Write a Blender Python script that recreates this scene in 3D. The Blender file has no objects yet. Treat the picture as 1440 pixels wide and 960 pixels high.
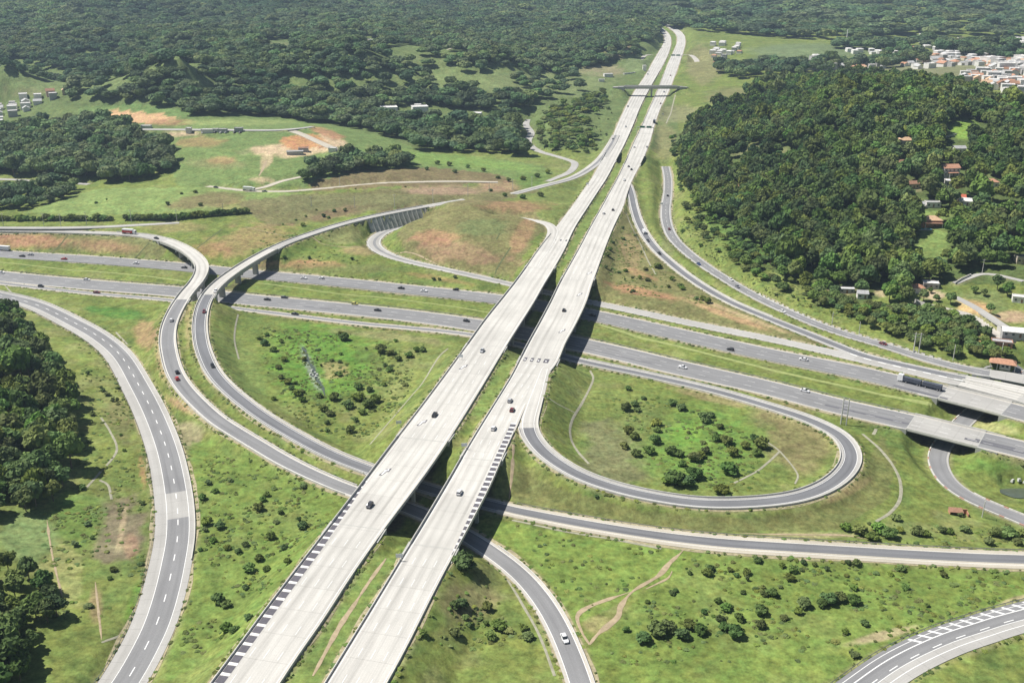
import bpy, math, random
import numpy as np
from mathutils import Vector, Matrix
random.seed(7)
rng = np.random.default_rng(7)
scene = bpy.context.scene
col = scene.collection

# ---------------------------------------------------------------- camera, world, sun, exposure
CAM_H = 197.0
FPX = 1400.0
PITCH = math.atan(540.0 / FPX)
cam_data = bpy.data.cameras.new('camera')
cam = bpy.data.objects.new('camera', cam_data)
col.objects.link(cam)
cam.location = (0, 0, CAM_H)
cam.rotation_euler = (math.pi / 2 - PITCH, 0, 0)
cam_data.sensor_width = 36.0
cam_data.lens = 36.0 * FPX / 1440.0
cam_data.clip_start = 1.0
cam_data.clip_end = 40000.0
scene.camera = cam

SUN_EL = math.radians(57)
SUN_DIR = Vector((-0.97, 0.24, 0)).normalized()          # horizontal direction towards the sun
world = bpy.data.worlds.new('World')
scene.world = world
world.use_nodes = True
wn = world.node_tree.nodes
wl = world.node_tree.links
bg = wn['Background']
sky = wn.new('ShaderNodeTexSky')
sky.sky_type = 'NISHITA'
sky.sun_disc = False
sky.sun_elevation = SUN_EL
sky.sun_rotation = math.atan2(SUN_DIR.x, SUN_DIR.y)
wl.new(sky.outputs[0], bg.inputs[0])
bg.inputs[1].default_value = 0.052
sun_data = bpy.data.lights.new('sun', 'SUN')
sun_data.energy = 5.0
sun_data.angle = math.radians(0.5)
sun_data.color = (1.0, 0.96, 0.9)
sun = bpy.data.objects.new('sun', sun_data)
col.objects.link(sun)
to_sun = Vector((SUN_DIR.x * math.cos(SUN_EL), SUN_DIR.y * math.cos(SUN_EL), math.sin(SUN_EL)))
sun.rotation_euler = to_sun.to_track_quat('Z', 'Y').to_euler()
scene.view_settings.view_transform = 'Standard'
scene.view_settings.look = 'None'
scene.view_settings.exposure = 0.38
scene.view_settings.gamma = 1.0
scene.render.engine = 'CYCLES'
scene.cycles.max_bounces = 5
scene.cycles.diffuse_bounces = 2
scene.cycles.volume_bounces = 0

# ---------------------------------------------------------------- helpers
CP, SP = math.cos(PITCH), math.sin(PITCH)


def ray(px, py):
    a = (px - 720.0) / FPX
    b = -(py - 480.0) / FPX
    return np.array([a, CP + b * SP, -SP + b * CP])


def on_level(px, py, z):
    """point of the level plane z that the photograph shows at this place"""
    d = ray(px, py)
    t = (z - CAM_H) / d[2]
    return np.array([d[0] * t, d[1] * t, z])


def to_px(x, y, z):
    dz = z - CAM_H
    f = y * CP - dz * SP
    u = y * SP + dz * CP
    f = np.maximum(f, 1e-3)
    return 720 + FPX * x / f, 480 - FPX * u / f


def tag(o, label=None, cat=None, group=None, kind=None):
    if label: o['label'] = label
    if cat: o['category'] = cat
    if group: o['group'] = group
    if kind: o['kind'] = kind
    return o


def empty(name, loc, rz=0.0):
    o = bpy.data.objects.new(name, None)
    col.objects.link(o)
    o.location = loc
    o.rotation_euler = (0, 0, rz)
    o.empty_display_size = 0.5
    return o


class MB:
    """collects faces and links them as one mesh object"""
    def __init__(self):
        self.v = []; self.f = []; self.m = []; self.uv = []; self.mats = []

    def mi(self, mat):
        if mat not in self.mats: self.mats.append(mat)
        return self.mats.index(mat)

    def face(self, pts, mat, uv=None):
        n = len(self.v)
        self.v.extend([tuple(p) for p in pts])
        self.f.append(tuple(range(n, n + len(pts))))
        self.m.append(self.mi(mat))
        self.uv.extend(uv if uv else [(p[0], p[1]) for p in pts])

    def hexa(self, b, t, mat, bottom=True):
        """b, t: four bottom and four top corners, counter-clockwise from above"""
        self.face(t, mat)
        if bottom: self.face(b[::-1], mat)
        for i in range(4):
            j = (i + 1) % 4
            self.face([b[i], b[j], t[j], t[i]], mat,
                      [(b[i][0] + b[i][1], b[i][2]), (b[j][0] + b[j][1], b[j][2]), (t[j][0] + t[j][1], t[j][2]), (t[i][0] + t[i][1], t[i][2])])

    def box(self, c, s, mat, rz=0.0, taper=1.0, bottom=True):
        cx, cy, cz = c; sx, sy, sz = s[0] / 2, s[1] / 2, s[2] / 2
        cr, sr = math.cos(rz), math.sin(rz)
        def P(x, y, z): return (cx + x * cr - y * sr, cy + x * sr + y * cr, cz + z)
        q = [(-sx, -sy), (sx, -sy), (sx, sy), (-sx, sy)]
        self.hexa([P(x, y, -sz) for x, y in q], [P(x * taper, y * taper, sz) for x, y in q], mat, bottom)

    def tube(self, p0, p1, r0, r1, mat, n=6, caps=True):
        p0 = Vector(p0); p1 = Vector(p1)
        d = (p1 - p0).normalized()
        a = d.orthogonal().normalized(); b = d.cross(a)
        r = lambda p, rr: [tuple(p + (a * math.cos(2 * math.pi * i / n) + b * math.sin(2 * math.pi * i / n)) * rr) for i in range(n)]
        A, B = r(p0, r0), r(p1, r1)
        for i in range(n):
            j = (i + 1) % n
            self.face([A[i], A[j], B[j], B[i]], mat)
        if caps:
            self.face(B, mat); self.face(A[::-1], mat)

    def mesh(self, name, smooth=False):
        me = bpy.data.meshes.new(name)
        me.from_pydata(self.v, [], self.f)
        for m in self.mats: me.materials.append(m)
        me.polygons.foreach_set('material_index', self.m)
        ul = me.uv_layers.new(name='UVMap')
        ul.data.foreach_set('uv', [c for p in self.uv for c in p])
        if smooth: me.polygons.foreach_set('use_smooth', [True] * len(self.f))
        me.update()
        return me

    def build(self, name, parent=None, smooth=False):
        o = bpy.data.objects.new(name, self.mesh(name, smooth))
        col.objects.link(o)
        if parent: o.parent = parent
        return o


def copy_tree(o, parent=None):
    c = o.copy(); col.objects.link(c); c.parent = parent
    for ch in list(o.children):
        copy_tree(ch, c)
    return c


def vnoise(x, y, scale, seed=0):
    """smooth value noise, -1..1"""
    X = x / scale; Y = y / scale
    xi = np.floor(X).astype(np.int64); yi = np.floor(Y).astype(np.int64)
    fx = X - xi; fy = Y - yi
    fx = fx * fx * (3 - 2 * fx); fy = fy * fy * (3 - 2 * fy)
    def h(i, j):
        n = (i * 374761393 + j * 668265263 + seed * 974634777) & 0x7fffffff
        n = ((n ^ (n >> 13)) * 1274126177) & 0x7fffffff
        n = n ^ (n >> 16)
        return (n & 0xffff) / 32767.5 - 1.0
    a = h(xi, yi) * (1 - fx) + h(xi + 1, yi) * fx
    b = h(xi, yi + 1) * (1 - fx) + h(xi + 1, yi + 1) * fx
    return a * (1 - fy) + b * fy


def fbm(x, y, scale, octs=4, seed=0):
    r = 0; a = 1.0; t = 0
    for k in range(octs):
        r = r + a * vnoise(x, y, scale, seed + k * 17); t += a
        a *= 0.5; scale *= 0.5
    return r / t


def inside(poly, X, Y):
    """points in polygon, vectorised"""
    r = np.zeros(np.shape(X), bool)
    n = len(poly)
    for i in range(n):
        x0, y0 = poly[i]; x1, y1 = poly[(i + 1) % n]
        if y0 == y1: continue
        c = ((y0 > Y) != (y1 > Y)) & (X < (x1 - x0) * (Y - y0) / (y1 - y0) + x0)
        r ^= c
    return r


# ---------------------------------------------------------------- materials
def new_mat(name):
    m = bpy.data.materials.new(name); m.use_nodes = True
    return m, m.node_tree.nodes, m.node_tree.links, m.node_tree.nodes['Principled BSDF']


def plain(name, c, rough=0.7, var=0.12, scale=0.6, metal=0.0, spec=0.3):
    m, n, l, b = new_mat(name)
    b.inputs['Roughness'].default_value = rough
    b.inputs['Metallic'].default_value = metal
    b.inputs['Specular IOR Level'].default_value = spec
    geo = n.new('ShaderNodeNewGeometry')
    t = n.new('ShaderNodeTexNoise'); t.inputs['Scale'].default_value = scale; t.inputs['Detail'].default_value = 5
    l.new(geo.outputs['Position'], t.inputs['Vector'])
    mp = n.new('ShaderNodeMapRange')
    mp.inputs[1].default_value = 0.3; mp.inputs[2].default_value = 0.7
    mp.inputs[3].default_value = 1 - var; mp.inputs[4].default_value = 1 + var
    l.new(t.outputs['Fac'], mp.inputs[0])
    mx = n.new('ShaderNodeVectorMath'); mx.operation = 'SCALE'
    mx.inputs[0].default_value = c
    l.new(mp.outputs[0], mx.inputs['Scale'])
    l.new(mx.outputs[0], b.inputs['Base Color'])
    return m


def paving(name, base, streak, amt, joint=None, patch=0.08, tread=0.0, tone=0.10):
    """road surface; UV is metres across and along: wear streaks run along the lanes, patches and cross joints"""
    m, n, l, b = new_mat(name)
    b.inputs['Roughness'].default_value = 0.85
    b.inputs['Specular IOR Level'].default_value = 0.25
    uv = n.new('ShaderNodeUVMap'); uv.uv_map = 'UVMap'
    sep = n.new('ShaderNodeSeparateXYZ'); l.new(uv.outputs[0], sep.inputs[0])
    def noise(sx, sy, detail, rough=0.55):
        mp = n.new('ShaderNodeMapping'); mp.inputs['Scale'].default_value = (sx, sy, 1)
        l.new(uv.outputs[0], mp.inputs['Vector'])
        t = n.new('ShaderNodeTexNoise'); t.inputs['Scale'].default_value = 1.0
        t.inputs['Detail'].default_value = detail; t.inputs['Roughness'].default_value = rough
        l.new(mp.outputs[0], t.inputs['Vector'])
        return t.outputs['Fac']
    def rng_(sock, a, b_, c, d):
        r = n.new('ShaderNodeMapRange')
        for i, v in zip((1, 2, 3, 4), (a, b_, c, d)): r.inputs[i].default_value = v
        l.new(sock, r.inputs[0]); return r.outputs[0]
    def math_(op, a, b_):
        r = n.new('ShaderNodeMath'); r.operation = op
        for i, v in enumerate((a, b_)):
            if isinstance(v, (int, float)): r.inputs[i].default_value = v
            else: l.new(v, r.inputs[i])
        return r.outputs[0]
    s = rng_(noise(0.55, 0.012, 4), 0.35, 0.68, 0.0, 1.0)
    s2 = rng_(noise(2.2, 0.03, 3), 0.35, 0.7, 0.0, 1.0)
    sx = math_('ADD', math_('MULTIPLY', s, 0.7), math_('MULTIPLY', s2, 0.3))
    mix = n.new('ShaderNodeMix'); mix.data_type = 'RGBA'
    mix.inputs[6].default_value = (*base, 1); mix.inputs[7].default_value = (*streak, 1)
    l.new(math_('MULTIPLY', sx, amt), mix.inputs[0])
    p = rng_(noise(0.08, 0.05, 5), 0.3, 0.7, 1 - tone, 1 + tone)
    f = rng_(noise(1.7, 1.5, 6, 0.7), 0.3, 0.7, 1 - patch, 1 + patch)
    k = math_('MULTIPLY', p, f)
    if tread:                      # oil-darkened lane centres and polished wheel tracks, 3.6 m lanes
        w = math_('MULTIPLY', math_('SINE', math_('MULTIPLY', sep.outputs[0], 2 * math.pi / 3.6), 0), -tread)
        k = math_('MULTIPLY', k, math_('ADD', 1.0, math_('MULTIPLY', w, s)))
    if joint:
        fr = math_('FRACT', math_('MULTIPLY', sep.outputs[1], 1 / joint), 0)
        j = math_('LESS_THAN', fr, 0.22 / joint)
        k = math_('MULTIPLY', k, math_('SUBTRACT', 1.0, math_('MULTIPLY', j, 0.2)))
        cell = math_('FLOOR', math_('MULTIPLY', sep.outputs[1], 1 / (joint * 5)), 0)
        wn_ = n.new('ShaderNodeTexWhiteNoise'); wn_.noise_dimensions = '1D'
        l.new(cell, wn_.inputs['W'])
        k = math_('MULTIPLY', k, rng_(wn_.outputs['Value'], 0, 1, 0.94, 1.03))
    sc = n.new('ShaderNodeVectorMath'); sc.operation = 'SCALE'
    l.new(mix.outputs[2], sc.inputs[0]); l.new(k, sc.inputs['Scale'])
    l.new(sc.outputs[0], b.inputs['Base Color'])
    return m


M = {}
M['deck'] = paving('pale_concrete_paving', (0.57, 0.555, 0.51), (0.36, 0.345, 0.315), 0.75, joint=12.0, patch=0.07, tread=0.16)
M['deck_shoulder'] = paving('concrete_shoulder', (0.50, 0.475, 0.425), (0.38, 0.35, 0.30), 0.6, joint=6.0, patch=0.06)
M['concrete'] = paving('ramp_concrete', (0.42, 0.41, 0.385), (0.32, 0.31, 0.285), 0.6, joint=8.0, patch=0.07, tread=0.05)
M['asphalt'] = paving('worn_asphalt', (0.25, 0.25, 0.25), (0.175, 0.175, 0.178), 0.8, patch=0.08, tread=0.10)
M['asphalt_dark'] = paving('dark_asphalt', (0.19, 0.193, 0.2), (0.125, 0.128, 0.138), 0.8, patch=0.08, tread=0.14)
M['gravel'] = paving('pale_dusty_shoulder', (0.50, 0.46, 0.38), (0.36, 0.33, 0.26), 0.8, patch=0.12)
M['paint'] = plain('white_road_paint', (0.78, 0.78, 0.75), 0.7, 0.08, 1.5)
M['paint_dark'] = plain('dark_road_paint', (0.11, 0.105, 0.12), 0.8, 0.15, 1.0)
M['barrier'] = plain('barrier_concrete', (0.56, 0.545, 0.50), 0.85, 0.12, 0.4)
M['struct'] = plain('bridge_concrete', (0.40, 0.40, 0.37), 0.9, 0.12, 0.25)
M['drain'] = plain('drain_concrete', (0.31, 0.30, 0.22), 0.9, 0.2, 0.5)
M['dirt'] = plain('bare_earth', (0.37, 0.295, 0.19), 0.95, 0.2, 0.6)
M['redpaint'] = plain('faded_red_paint', (0.45, 0.26, 0.20), 0.8, 0.15, 1.0)
# ---------------------------------------------------------------- road courses
def catmull(P, step):
    """points through P (n x k), one about every step metres"""
    P = np.array(P, float); n = len(P); out = []; par = []
    for i in range(n - 1):
        p0 = P[i - 1] if i > 0 else 2 * P[0] - P[1]
        p1, p2 = P[i], P[i + 1]
        p3 = P[i + 2] if i + 2 < n else 2 * P[-1] - P[-2]
        k = max(2, int(np.linalg.norm((p2 - p1)[:2]) / step))
        for t in np.arange(k) / k:
            out.append(0.5 * ((2 * p1) + (-p0 + p2) * t + (2 * p0 - 5 * p1 + 4 * p2 - p3) * t * t + (-p0 + 3 * p1 - 3 * p2 + p3) * t ** 3))
            par.append(i + t)
    out.append(P[-1]); par.append(n - 1.0)
    return np.array(out), np.array(par)


def smooth(A, win, keep=2):
    A = A.copy()
    k = np.exp(-np.linspace(-2, 2, win) ** 2); k /= k.sum()
    pad = win // 2
    B = np.vstack([np.repeat(A[:1], pad, 0) * 2 - A[1:pad + 1][::-1], A, 2 * A[-1:] - A[-pad - 1:-1][::-1]])
    return np.array([np.convolve(B[:, c], k, 'valid') for c in range(A.shape[1])]).T


class Road:
    def __init__(self, pts, step=3.0, win=9, embank=True, slope=0.6, world_pts=False, ext0=None):
        # pts: (px, py, z, width)
        C = [[*on_level(p[0], p[1], p[2]), p[3] / 2] for p in pts] if not world_pts else pts
        S, par = catmull(C, step)
        if win > 1: S = smooth(S, win)
        self.xyz = S[:, :3]; self.hw = S[:, 3]; self.par = par
        d = np.gradient(self.xyz[:, :2], axis=0)
        d /= np.linalg.norm(d, axis=1)[:, None] + 1e-9
        self.dir = d
        self.nrm = np.stack([d[:, 1], -d[:, 0]], 1)          # to the right of travel order
        self.s = np.concatenate([[0], np.cumsum(np.linalg.norm(np.diff(self.xyz[:, :2], axis=0), axis=1))])
        self.bridge = np.zeros(len(S), bool)
        self.embank = embank; self.slope = slope

    def at(self, i, off, dz=0.0):
        return (self.xyz[i, 0] + self.nrm[i, 0] * off, self.xyz[i, 1] + self.nrm[i, 1] * off, self.xyz[i, 2] + dz)

    def near_y(self, py):
        _, Y = to_px(self.xyz[:, 0], self.xyz[:, 1], self.xyz[:, 2])
        return int(np.argmin(abs(Y - py)))

    def near_p(self, px, py):
        X, Y = to_px(self.xyz[:, 0], self.xyz[:, 1], self.xyz[:, 2])
        return int(np.argmin((Y - py) ** 2 + (X - px) ** 2))

    def set_bridge(self, i0, i1):
        i0, i1 = sorted((i0, i1)); self.bridge[i0:i1 + 1] = True
        return i0, i1


def edges_road(rows, step=3.0, win=9):
    L = [on_level(xl, y, z) for y, xl, xr, z in rows]
    R = [on_level(xr, y, z) for y, xl, xr, z in rows]
    C = [(a + b) / 2 for a, b in zip(L, R)]
    P = []
    for i, c in enumerate(C):
        d = C[min(i + 1, len(C) - 1)] - C[max(i - 1, 0)]
        cs = abs(d[1]) / math.hypot(d[0], d[1])
        P.append([*c, np.linalg.norm(R[i] - L[i]) / 2 * cs])
    return Road(P, step, win, world_pts=True)

DZ = 9.5
# main road, left and right carriageway, from near to far: row, left edge, right edge, level
A = edges_road([(1010, 258, 362, DZ), (960, 296, 396, DZ), (905, 337, 432, DZ), (872, 361, 456, DZ), (805, 412, 499, DZ), (740, 462, 545, DZ), (680, 508, 590, DZ),
                (630, 546, 625, DZ), (560, 600, 669, DZ), (490, 652, 711, DZ), (455, 677, 733, DZ), (425, 701, 752, DZ), (400, 721, 766, DZ),
                (377, 738, 780, DZ), (350, 757, 795, DZ), (320, 781, 809, DZ), (290, 804, 828, DZ + .5), (270, 818, 841, DZ + 1), (250, 832, 854, DZ + 2),
                (225, 846, 867, DZ + 4), (200, 858, 880, DZ + 6), (175, 868, 891, DZ + 9), (150, 880, 901, DZ + 12), (130, 891, 911, DZ + 16), (105, 908, 925, DZ + 22),
                (85, 919, 936, DZ + 27), (70, 928, 942, DZ + 31), (58, 934, 944, DZ + 36), (48, 932, 941, DZ + 42), (38, 922, 929, DZ + 50), (31, 905, 911, DZ + 56), (26, 880, 886, DZ + 60)], win=11)
B = edges_road([(1010, 425, 517, DZ), (960, 456, 546, DZ), (905, 490, 576, DZ), (850, 524, 603, DZ), (797, 556, 630, DZ), (740, 591, 661, DZ), (680, 627, 692, DZ),
                (640, 650, 709, DZ), (600, 674, 727, DZ), (560, 699, 745, DZ), (530, 717, 768, DZ), (507, 729, 786, DZ), (482, 742, 796, DZ), (455, 757, 811, DZ), (425, 773, 825, DZ), (400, 785, 833, DZ), (375, 799, 842, DZ),
                (350, 813, 851, DZ), (320, 829, 863, DZ), (290, 846, 877, DZ + .5), (270, 857, 883, DZ + 1), (250, 868, 891, DZ + 2),
                (225, 880, 904, DZ + 4), (200, 891, 914, DZ + 6), (175, 903, 921, DZ + 9), (150, 914, 930, DZ + 12), (130, 923, 940, DZ + 16), (105, 933, 950, DZ + 22),
                (85, 941, 957, DZ + 27), (70, 948, 962, DZ + 31), (58, 952, 964, DZ + 36), (48, 950, 961, DZ + 42), (38, 938, 948, DZ + 50), (30, 918, 926, DZ + 56), (24, 892, 899, DZ + 60)], win=11)

HN = Road([(-420, 325, 0, 19), (-180, 341, 0, 19), (0, 357, 0, 19), (125, 365, 0, 19), (190, 370, 0, 19), (250, 375, 0, 19), (360, 386, 0, 19), (460, 395, 0, 19), (585, 408, 0, 19), (710, 422, 0, 19),
           (832, 443, 0, 19), (950, 469, 0, 19), (1080, 498, 0, 19), (1205, 523, 0, 19), (1317, 550, 0, 19), (1440, 581, 0, 19), (1700, 650, 0, 19)], win=13)
HS = Road([(-420, 346, 0, 20), (-180, 366, 0, 20), (0, 388, 0, 20), (125, 400, 0, 20), (250, 410, 0, 20), (360, 422, 0, 20), (535, 439, 0, 20), (672, 457, 0, 20), (820, 485, 0, 20), (960, 518, 0, 20),
           (1080, 545, 0, 19), (1180, 571, 0, 19), (1280, 593, 0, 19), (1380, 618, 0, 19), (1440, 632, 0, 19), (1700, 700, 0, 19)], win=13)
X = Road([(832, 425, 0.4, 8.5), (900, 439, 0.2, 9), (960, 452, 0.1, 9), (1020, 464, 0, 9), (1080, 476, 0, 9), (1150, 491, 0, 9), (1230, 509, 0, 10), (1290, 523, 0, 10), (1350, 538, 0, 10), (1440, 561, 0, 11), (1700, 628, 0, 11)], win=9)
R6 = Road([(878, 252, DZ + 1.6, 7), (884, 262, DZ + 1, 8), (888, 275, DZ - .5, 8), (891, 290, DZ - 2, 8), (897, 310, DZ - 4, 8), (907, 330, DZ - 5.5, 8), (922, 350, DZ - 6.5, 8), (940, 367, DZ - 7.5, 8), (965, 387, 1.2, 8), (995, 407, .6, 8), (1032, 427, .3, 8),
           (1080, 447, .1, 8), (1130, 467, 0, 9), (1180, 487, 0, 9), (1217, 501, 0.03, 9), (1290, 518, 0.03, 9), (1350, 531, 0.03, 9), (1440, 549, 0.03, 10), (1700, 610, 0.03, 10)], win=9)
R7 = Road([(936, 234, 3.0, 8.5), (939, 250, 3, 8.5), (939, 270, 3, 8.5), (936, 295, 2.5, 9), (938, 315, 2, 9), (947, 335, 2, 9), (967, 355, 1.5, 9), (995, 376, 1.2, 9), (1020, 392, 1, 9), (1045, 407, 1, 9), (1080, 425, 1, 9), (1130, 448, .8, 9),
           (1180, 467, .6, 9), (1242, 485, .5, 9), (1292, 501, .4, 9), (1335, 513, .4, 9.5), (1385, 524, .4, 10), (1440, 533, .4, 12), (1700, 585, .4, 12)], win=7)
LOOP = Road([(766, 518, DZ + .03, 5), (758, 543, DZ + .03, 7), (749, 570, DZ + .02, 8.5), (742, 601, DZ - .8, 9), (757, 628, DZ - 1.8, 9), (780, 648, DZ - 2.6, 9), (814, 668, DZ - 3.5, 9), (858, 684, DZ - 4.3, 9), (907, 696, DZ - 5, 9), (970, 706, DZ - 5.8, 9), (1020, 708, DZ - 6.3, 9), (1080, 705, 2.7, 9),
             (1125, 698, 2.2, 9), (1160, 685, 1.8, 9), (1185, 667, 1.4, 9), (1197, 648, 1, 9), (1195, 630, .8, 9), (1183, 613, .6, 9), (1160, 600, .4, 9), (1130, 587, .2, 8.5), (1080, 571, 0, 8), (1000, 548, 0, 8), (900, 525, 0, 8), (820, 508, 0, 8),
             (672, 472, 0, 7), (500, 454, 0, 6), (360, 437, 0, 6), (240, 422, 0, 6), (125, 412, 0, 6), (0, 398, 0, 6), (-180, 376, 0, 6), (-420, 352, 0, 6)], win=9)
R1 = Road([(-350, 399, 3, 13.5), (-150, 401, 2.5, 13.5), (-60, 406, 2, 13.5), (0, 416, 2, 13.5), (50, 429, 2, 13.5), (100, 453, 1.8, 14), (137, 474, 1.6, 14), (168, 501, 1.5, 14), (194, 545, 1.2, 14.5), (213, 583, 1, 14.5), (230, 628, 1, 14.5), (240, 670, 1, 14.5),
           (246, 715, 1, 14.5), (246, 755, 1, 14.5), (240, 790, 1, 14.5), (231, 830, 1, 14.5), (217, 875, 1, 14.5), (203, 905, 1, 14.5), (175, 955, 1, 14.5), (135, 1010, 1, 14.5)], win=9)
R2 = Road([(-420, 312, 9, 9), (-150, 319, 9, 9), (0, 324, 9, 9), (60, 325, 9, 9), (120, 327, 9, 9), (170, 329, 9, 9), (205, 332, 9.2, 9), (235, 339, 9.5, 9), (262, 351, 9.7, 9), (280, 366, 9.7, 9), (284, 379, 9.6, 9), (277, 395, 9.4, 9), (261, 414, 9, 9), (247, 436, 8.6, 9), (238, 457, 8.2, 9),
           (235.5, 475, 7.8, 9), (237, 492, 7.4, 9), (245, 522, 6.6, 9), (263, 550, 5.8, 9), (300, 586, 4.6, 9), (330, 606, 3.8, 9), (360, 624, 3, 9), (397, 646, 2.3, 9), (435, 665, 1.7, 8.5), (472, 681, 1.3, 8.5), (495, 690, 1, 8.5), (545, 704, 1, 8.5), (595, 722, 1, 8.5), (640, 744, 1, 8.5), (680, 768, 1, 8.5),
           (720, 797, 1, 8.5), (745, 821, 1, 8.5), (770, 854, 1, 8.5), (787, 885, 1, 8.5), (796, 905, 1, 8.5), (815, 955, 1, 8.5), (830, 1010, 1, 8.5)], win=9)
R3 = Road([(655, 281, 12.5, 8.5), (622, 286, 12.5, 8.5), (585, 293, 12.5, 8.5), (550, 299.5, 12.4, 8.5), (510, 308, 12.1, 8.5), (472, 318, 11.7, 8.5), (435, 330, 11.2, 8.5), (397, 344, 10.8, 8.5), (360, 363, 10.5, 8.5), (325, 385, 10.2, 8.5), (302, 404, 9.8, 8.5), (289, 422, 9.4, 8.5), (283, 440, 9, 8.5), (281, 460, 8.5, 8.5), (284, 485, 7.9, 8.5),
           (292, 508, 7.3, 8.5), (302, 526, 6.8, 8.5), (320, 546, 6.2, 8.5), (345, 567, 5.4, 8.5), (368, 584, 4.7, 8.5), (395, 601, 4, 8.5), (432, 622, 3.2, 8.5), (470, 641, 2.2, 8.5), (519, 660, 1.3, 8.5), (560, 673, 1, 8.5), (610, 689, 1, 8.5), (660, 702, 1, 8.5), (705, 713, 1, 9), (720, 717, 1, 9),
           (795, 732, 1, 10), (870, 745, 1, 10), (945, 756, 1, 10.5), (1020, 764, 1, 11), (1080, 768, 1, 11), (1180, 774, 1, 11), (1280, 780, 1, 11), (1380, 785, 1, 11), (1440, 787, 1, 11), (1620, 793, 1, 11)], win=9)
R4 = Road([(588, 311, 4.0, 8), (572, 316, 3.5, 8), (548, 323, 3, 9), (531, 332, 2.6, 10), (525, 342, 2.3, 10.5), (535, 353, 2, 10), (565, 365, 1.6, 9), (622, 378, 1.2, 8), (672, 389, 1.2, 8), (720, 400, .4, 8), (790, 416, .4, 8), (832, 425, 0.4, 8)], win=9)
R5 = Road([(700, 305, DZ + 1, 7), (730, 307, DZ, 7), (750, 310, DZ, 7), (768, 314, DZ + .03, 7.5), (777, 322, DZ + .03, 8), (775, 334, DZ + .03, 8), (766, 350, DZ + .03, 8), (755, 365, DZ + .03, 7.5), (750, 375, DZ + .03, 7)], win=7)
R8 = Road([(720, 273, 10, 8), (761, 262, 11, 8), (802, 251, 11.5, 8.5), (827, 238, 12.5, 9), (845, 223, 13.6, 9), (858, 205, 15.3, 9), (866, 190, 17.1, 8)], win=5)
U = Road([(1580, 790, -6, 8.5), (1500, 757, -6, 8.5), (1440, 731, -6, 8.5), (1400, 715, -6, 8.5), (1362, 698, -6, 8.5), (1335, 679, -6, 8.5), (1322, 659, -6, 8.5), (1319, 641, -6, 8.5), (1328, 622, -6, 8.5), (1345, 603, -6, 8.5), (1365, 583, -6, 8.5), (1392, 560, -5.5, 8.5), (1425, 538, -4, 8.5), (1470, 515, -2, 8.5)], win=7)
Uext = on_level(1600, 790, -6)
BR = Road([(1190, 985, 1, 13), (1260, 935, 1, 13), (1325, 903, 1, 13), (1380, 884, 1, 13), (1440, 866, 1, 13), (1640, 815, 1, 13)], win=5)
LOC = Road([(-300, 316, 10.5, 6), (0, 320, 10.5, 6), (120, 319.5, 10.5, 6), (200, 316, 10.5, 6), (252, 313, 10.5, 5)], win=5)
U1 = Road([(292, 262, 16, 6), (348, 268, 16, 6), (400, 269, 16, 6), (460, 264.5, 16, 6), (520, 259, 16, 6), (560, 256.5, 16, 6), (635, 255, 15, 6), (700, 256, 14, 5)], win=5)
U3 = Road([(-300, 245, 10, 6), (0, 252, 10, 6), (40, 254, 10, 6), (125, 259, 10, 6)], win=5)
U4 = Road([(345, 268, 16, 6), (372, 263, 17, 6), (395, 255, 19, 6), (426, 248, 21, 5)], win=5)
V1 = Road([(195, 182, 36, 9), (230, 182, 36, 9), (300, 182.5, 36, 10), (380, 183, 36, 8), (415, 181, 36, 7), (440, 178, 35, 6)], win=5)
V2 = Road([(408, 183, 35, 8), (425, 189, 34, 8), (445, 198, 32, 8), (470, 209, 30, 8), (495, 217, 28, 6)], win=5)
W1 = Road([(742, 168, 10, 7), (740, 176, 9, 8), (747, 187, 9, 8), (742, 200, 9, 9), (757, 212, 9, 8), (790, 222, 9, 7), (808, 229, 9, 7), (802, 241, 9.5, 7), (785, 249, 9.5, 6), (770, 255, 9.7, 5)], win=5)
O1 = Road([(862, 122.5, 35, 9), (878, 122, 36, 10), (915, 122, 36.5, 10), (950, 122, 36, 10), (966, 122.5, 35, 9)], win=5)
T1 = Road([(650, 63, 75, 9), (600, 78, 60, 8), (570, 71, 62, 8), (540, 66, 66, 8), (520, 62, 70, 8)], win=5)
P1 = Road([(920, 77, 37, 7), (908, 78, 38, 7), (902, 83, 36, 7), (893, 90, 33, 7)], win=3)
P2 = Road([(958, 77, 38, 7), (972, 78, 37, 8), (980, 86, 35, 9), (977, 90, 34, 8), (962, 92, 33, 6)], win=3)
V3 = Road([(1440, 470, 9, 5), (1415, 460, 9, 5), (1395, 447, 9, 5), (1370, 431, 9, 5), (1343, 417, 9, 4.5)], win=5)
V4 = Road([(1440, 395, 16, 4), (1400, 386, 15, 4), (1380, 385, 14, 4), (1360, 391, 13, 4), (1343, 398, 12, 4)], win=5)
V5 = Road([(1420, 482, 5, 6), (1370, 446, 7, 6), (1345, 438, 7, 6), (1310, 430, 7, 5), (1288, 424, 7, 5)], win=5)

MED = []        # strip of level ground between the two main carriageways, where they run on banks
def between(i0, i1):
    pts = []
    for k in np.linspace(i0, i1, 14):
        a = A.xyz[int(k)]
        j = int(np.argmin(abs(B.xyz[:, 1] - a[1])))
        ar = a[0] + A.hw[int(k)]; bl = B.xyz[j, 0] - B.hw[j]
        pts.append([(ar + bl) / 2, a[1], a[2] - 0.5, max((bl - ar) / 2 - 1.5, 1.0)])
    return Road(pts, world_pts=True, win=1)

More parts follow.
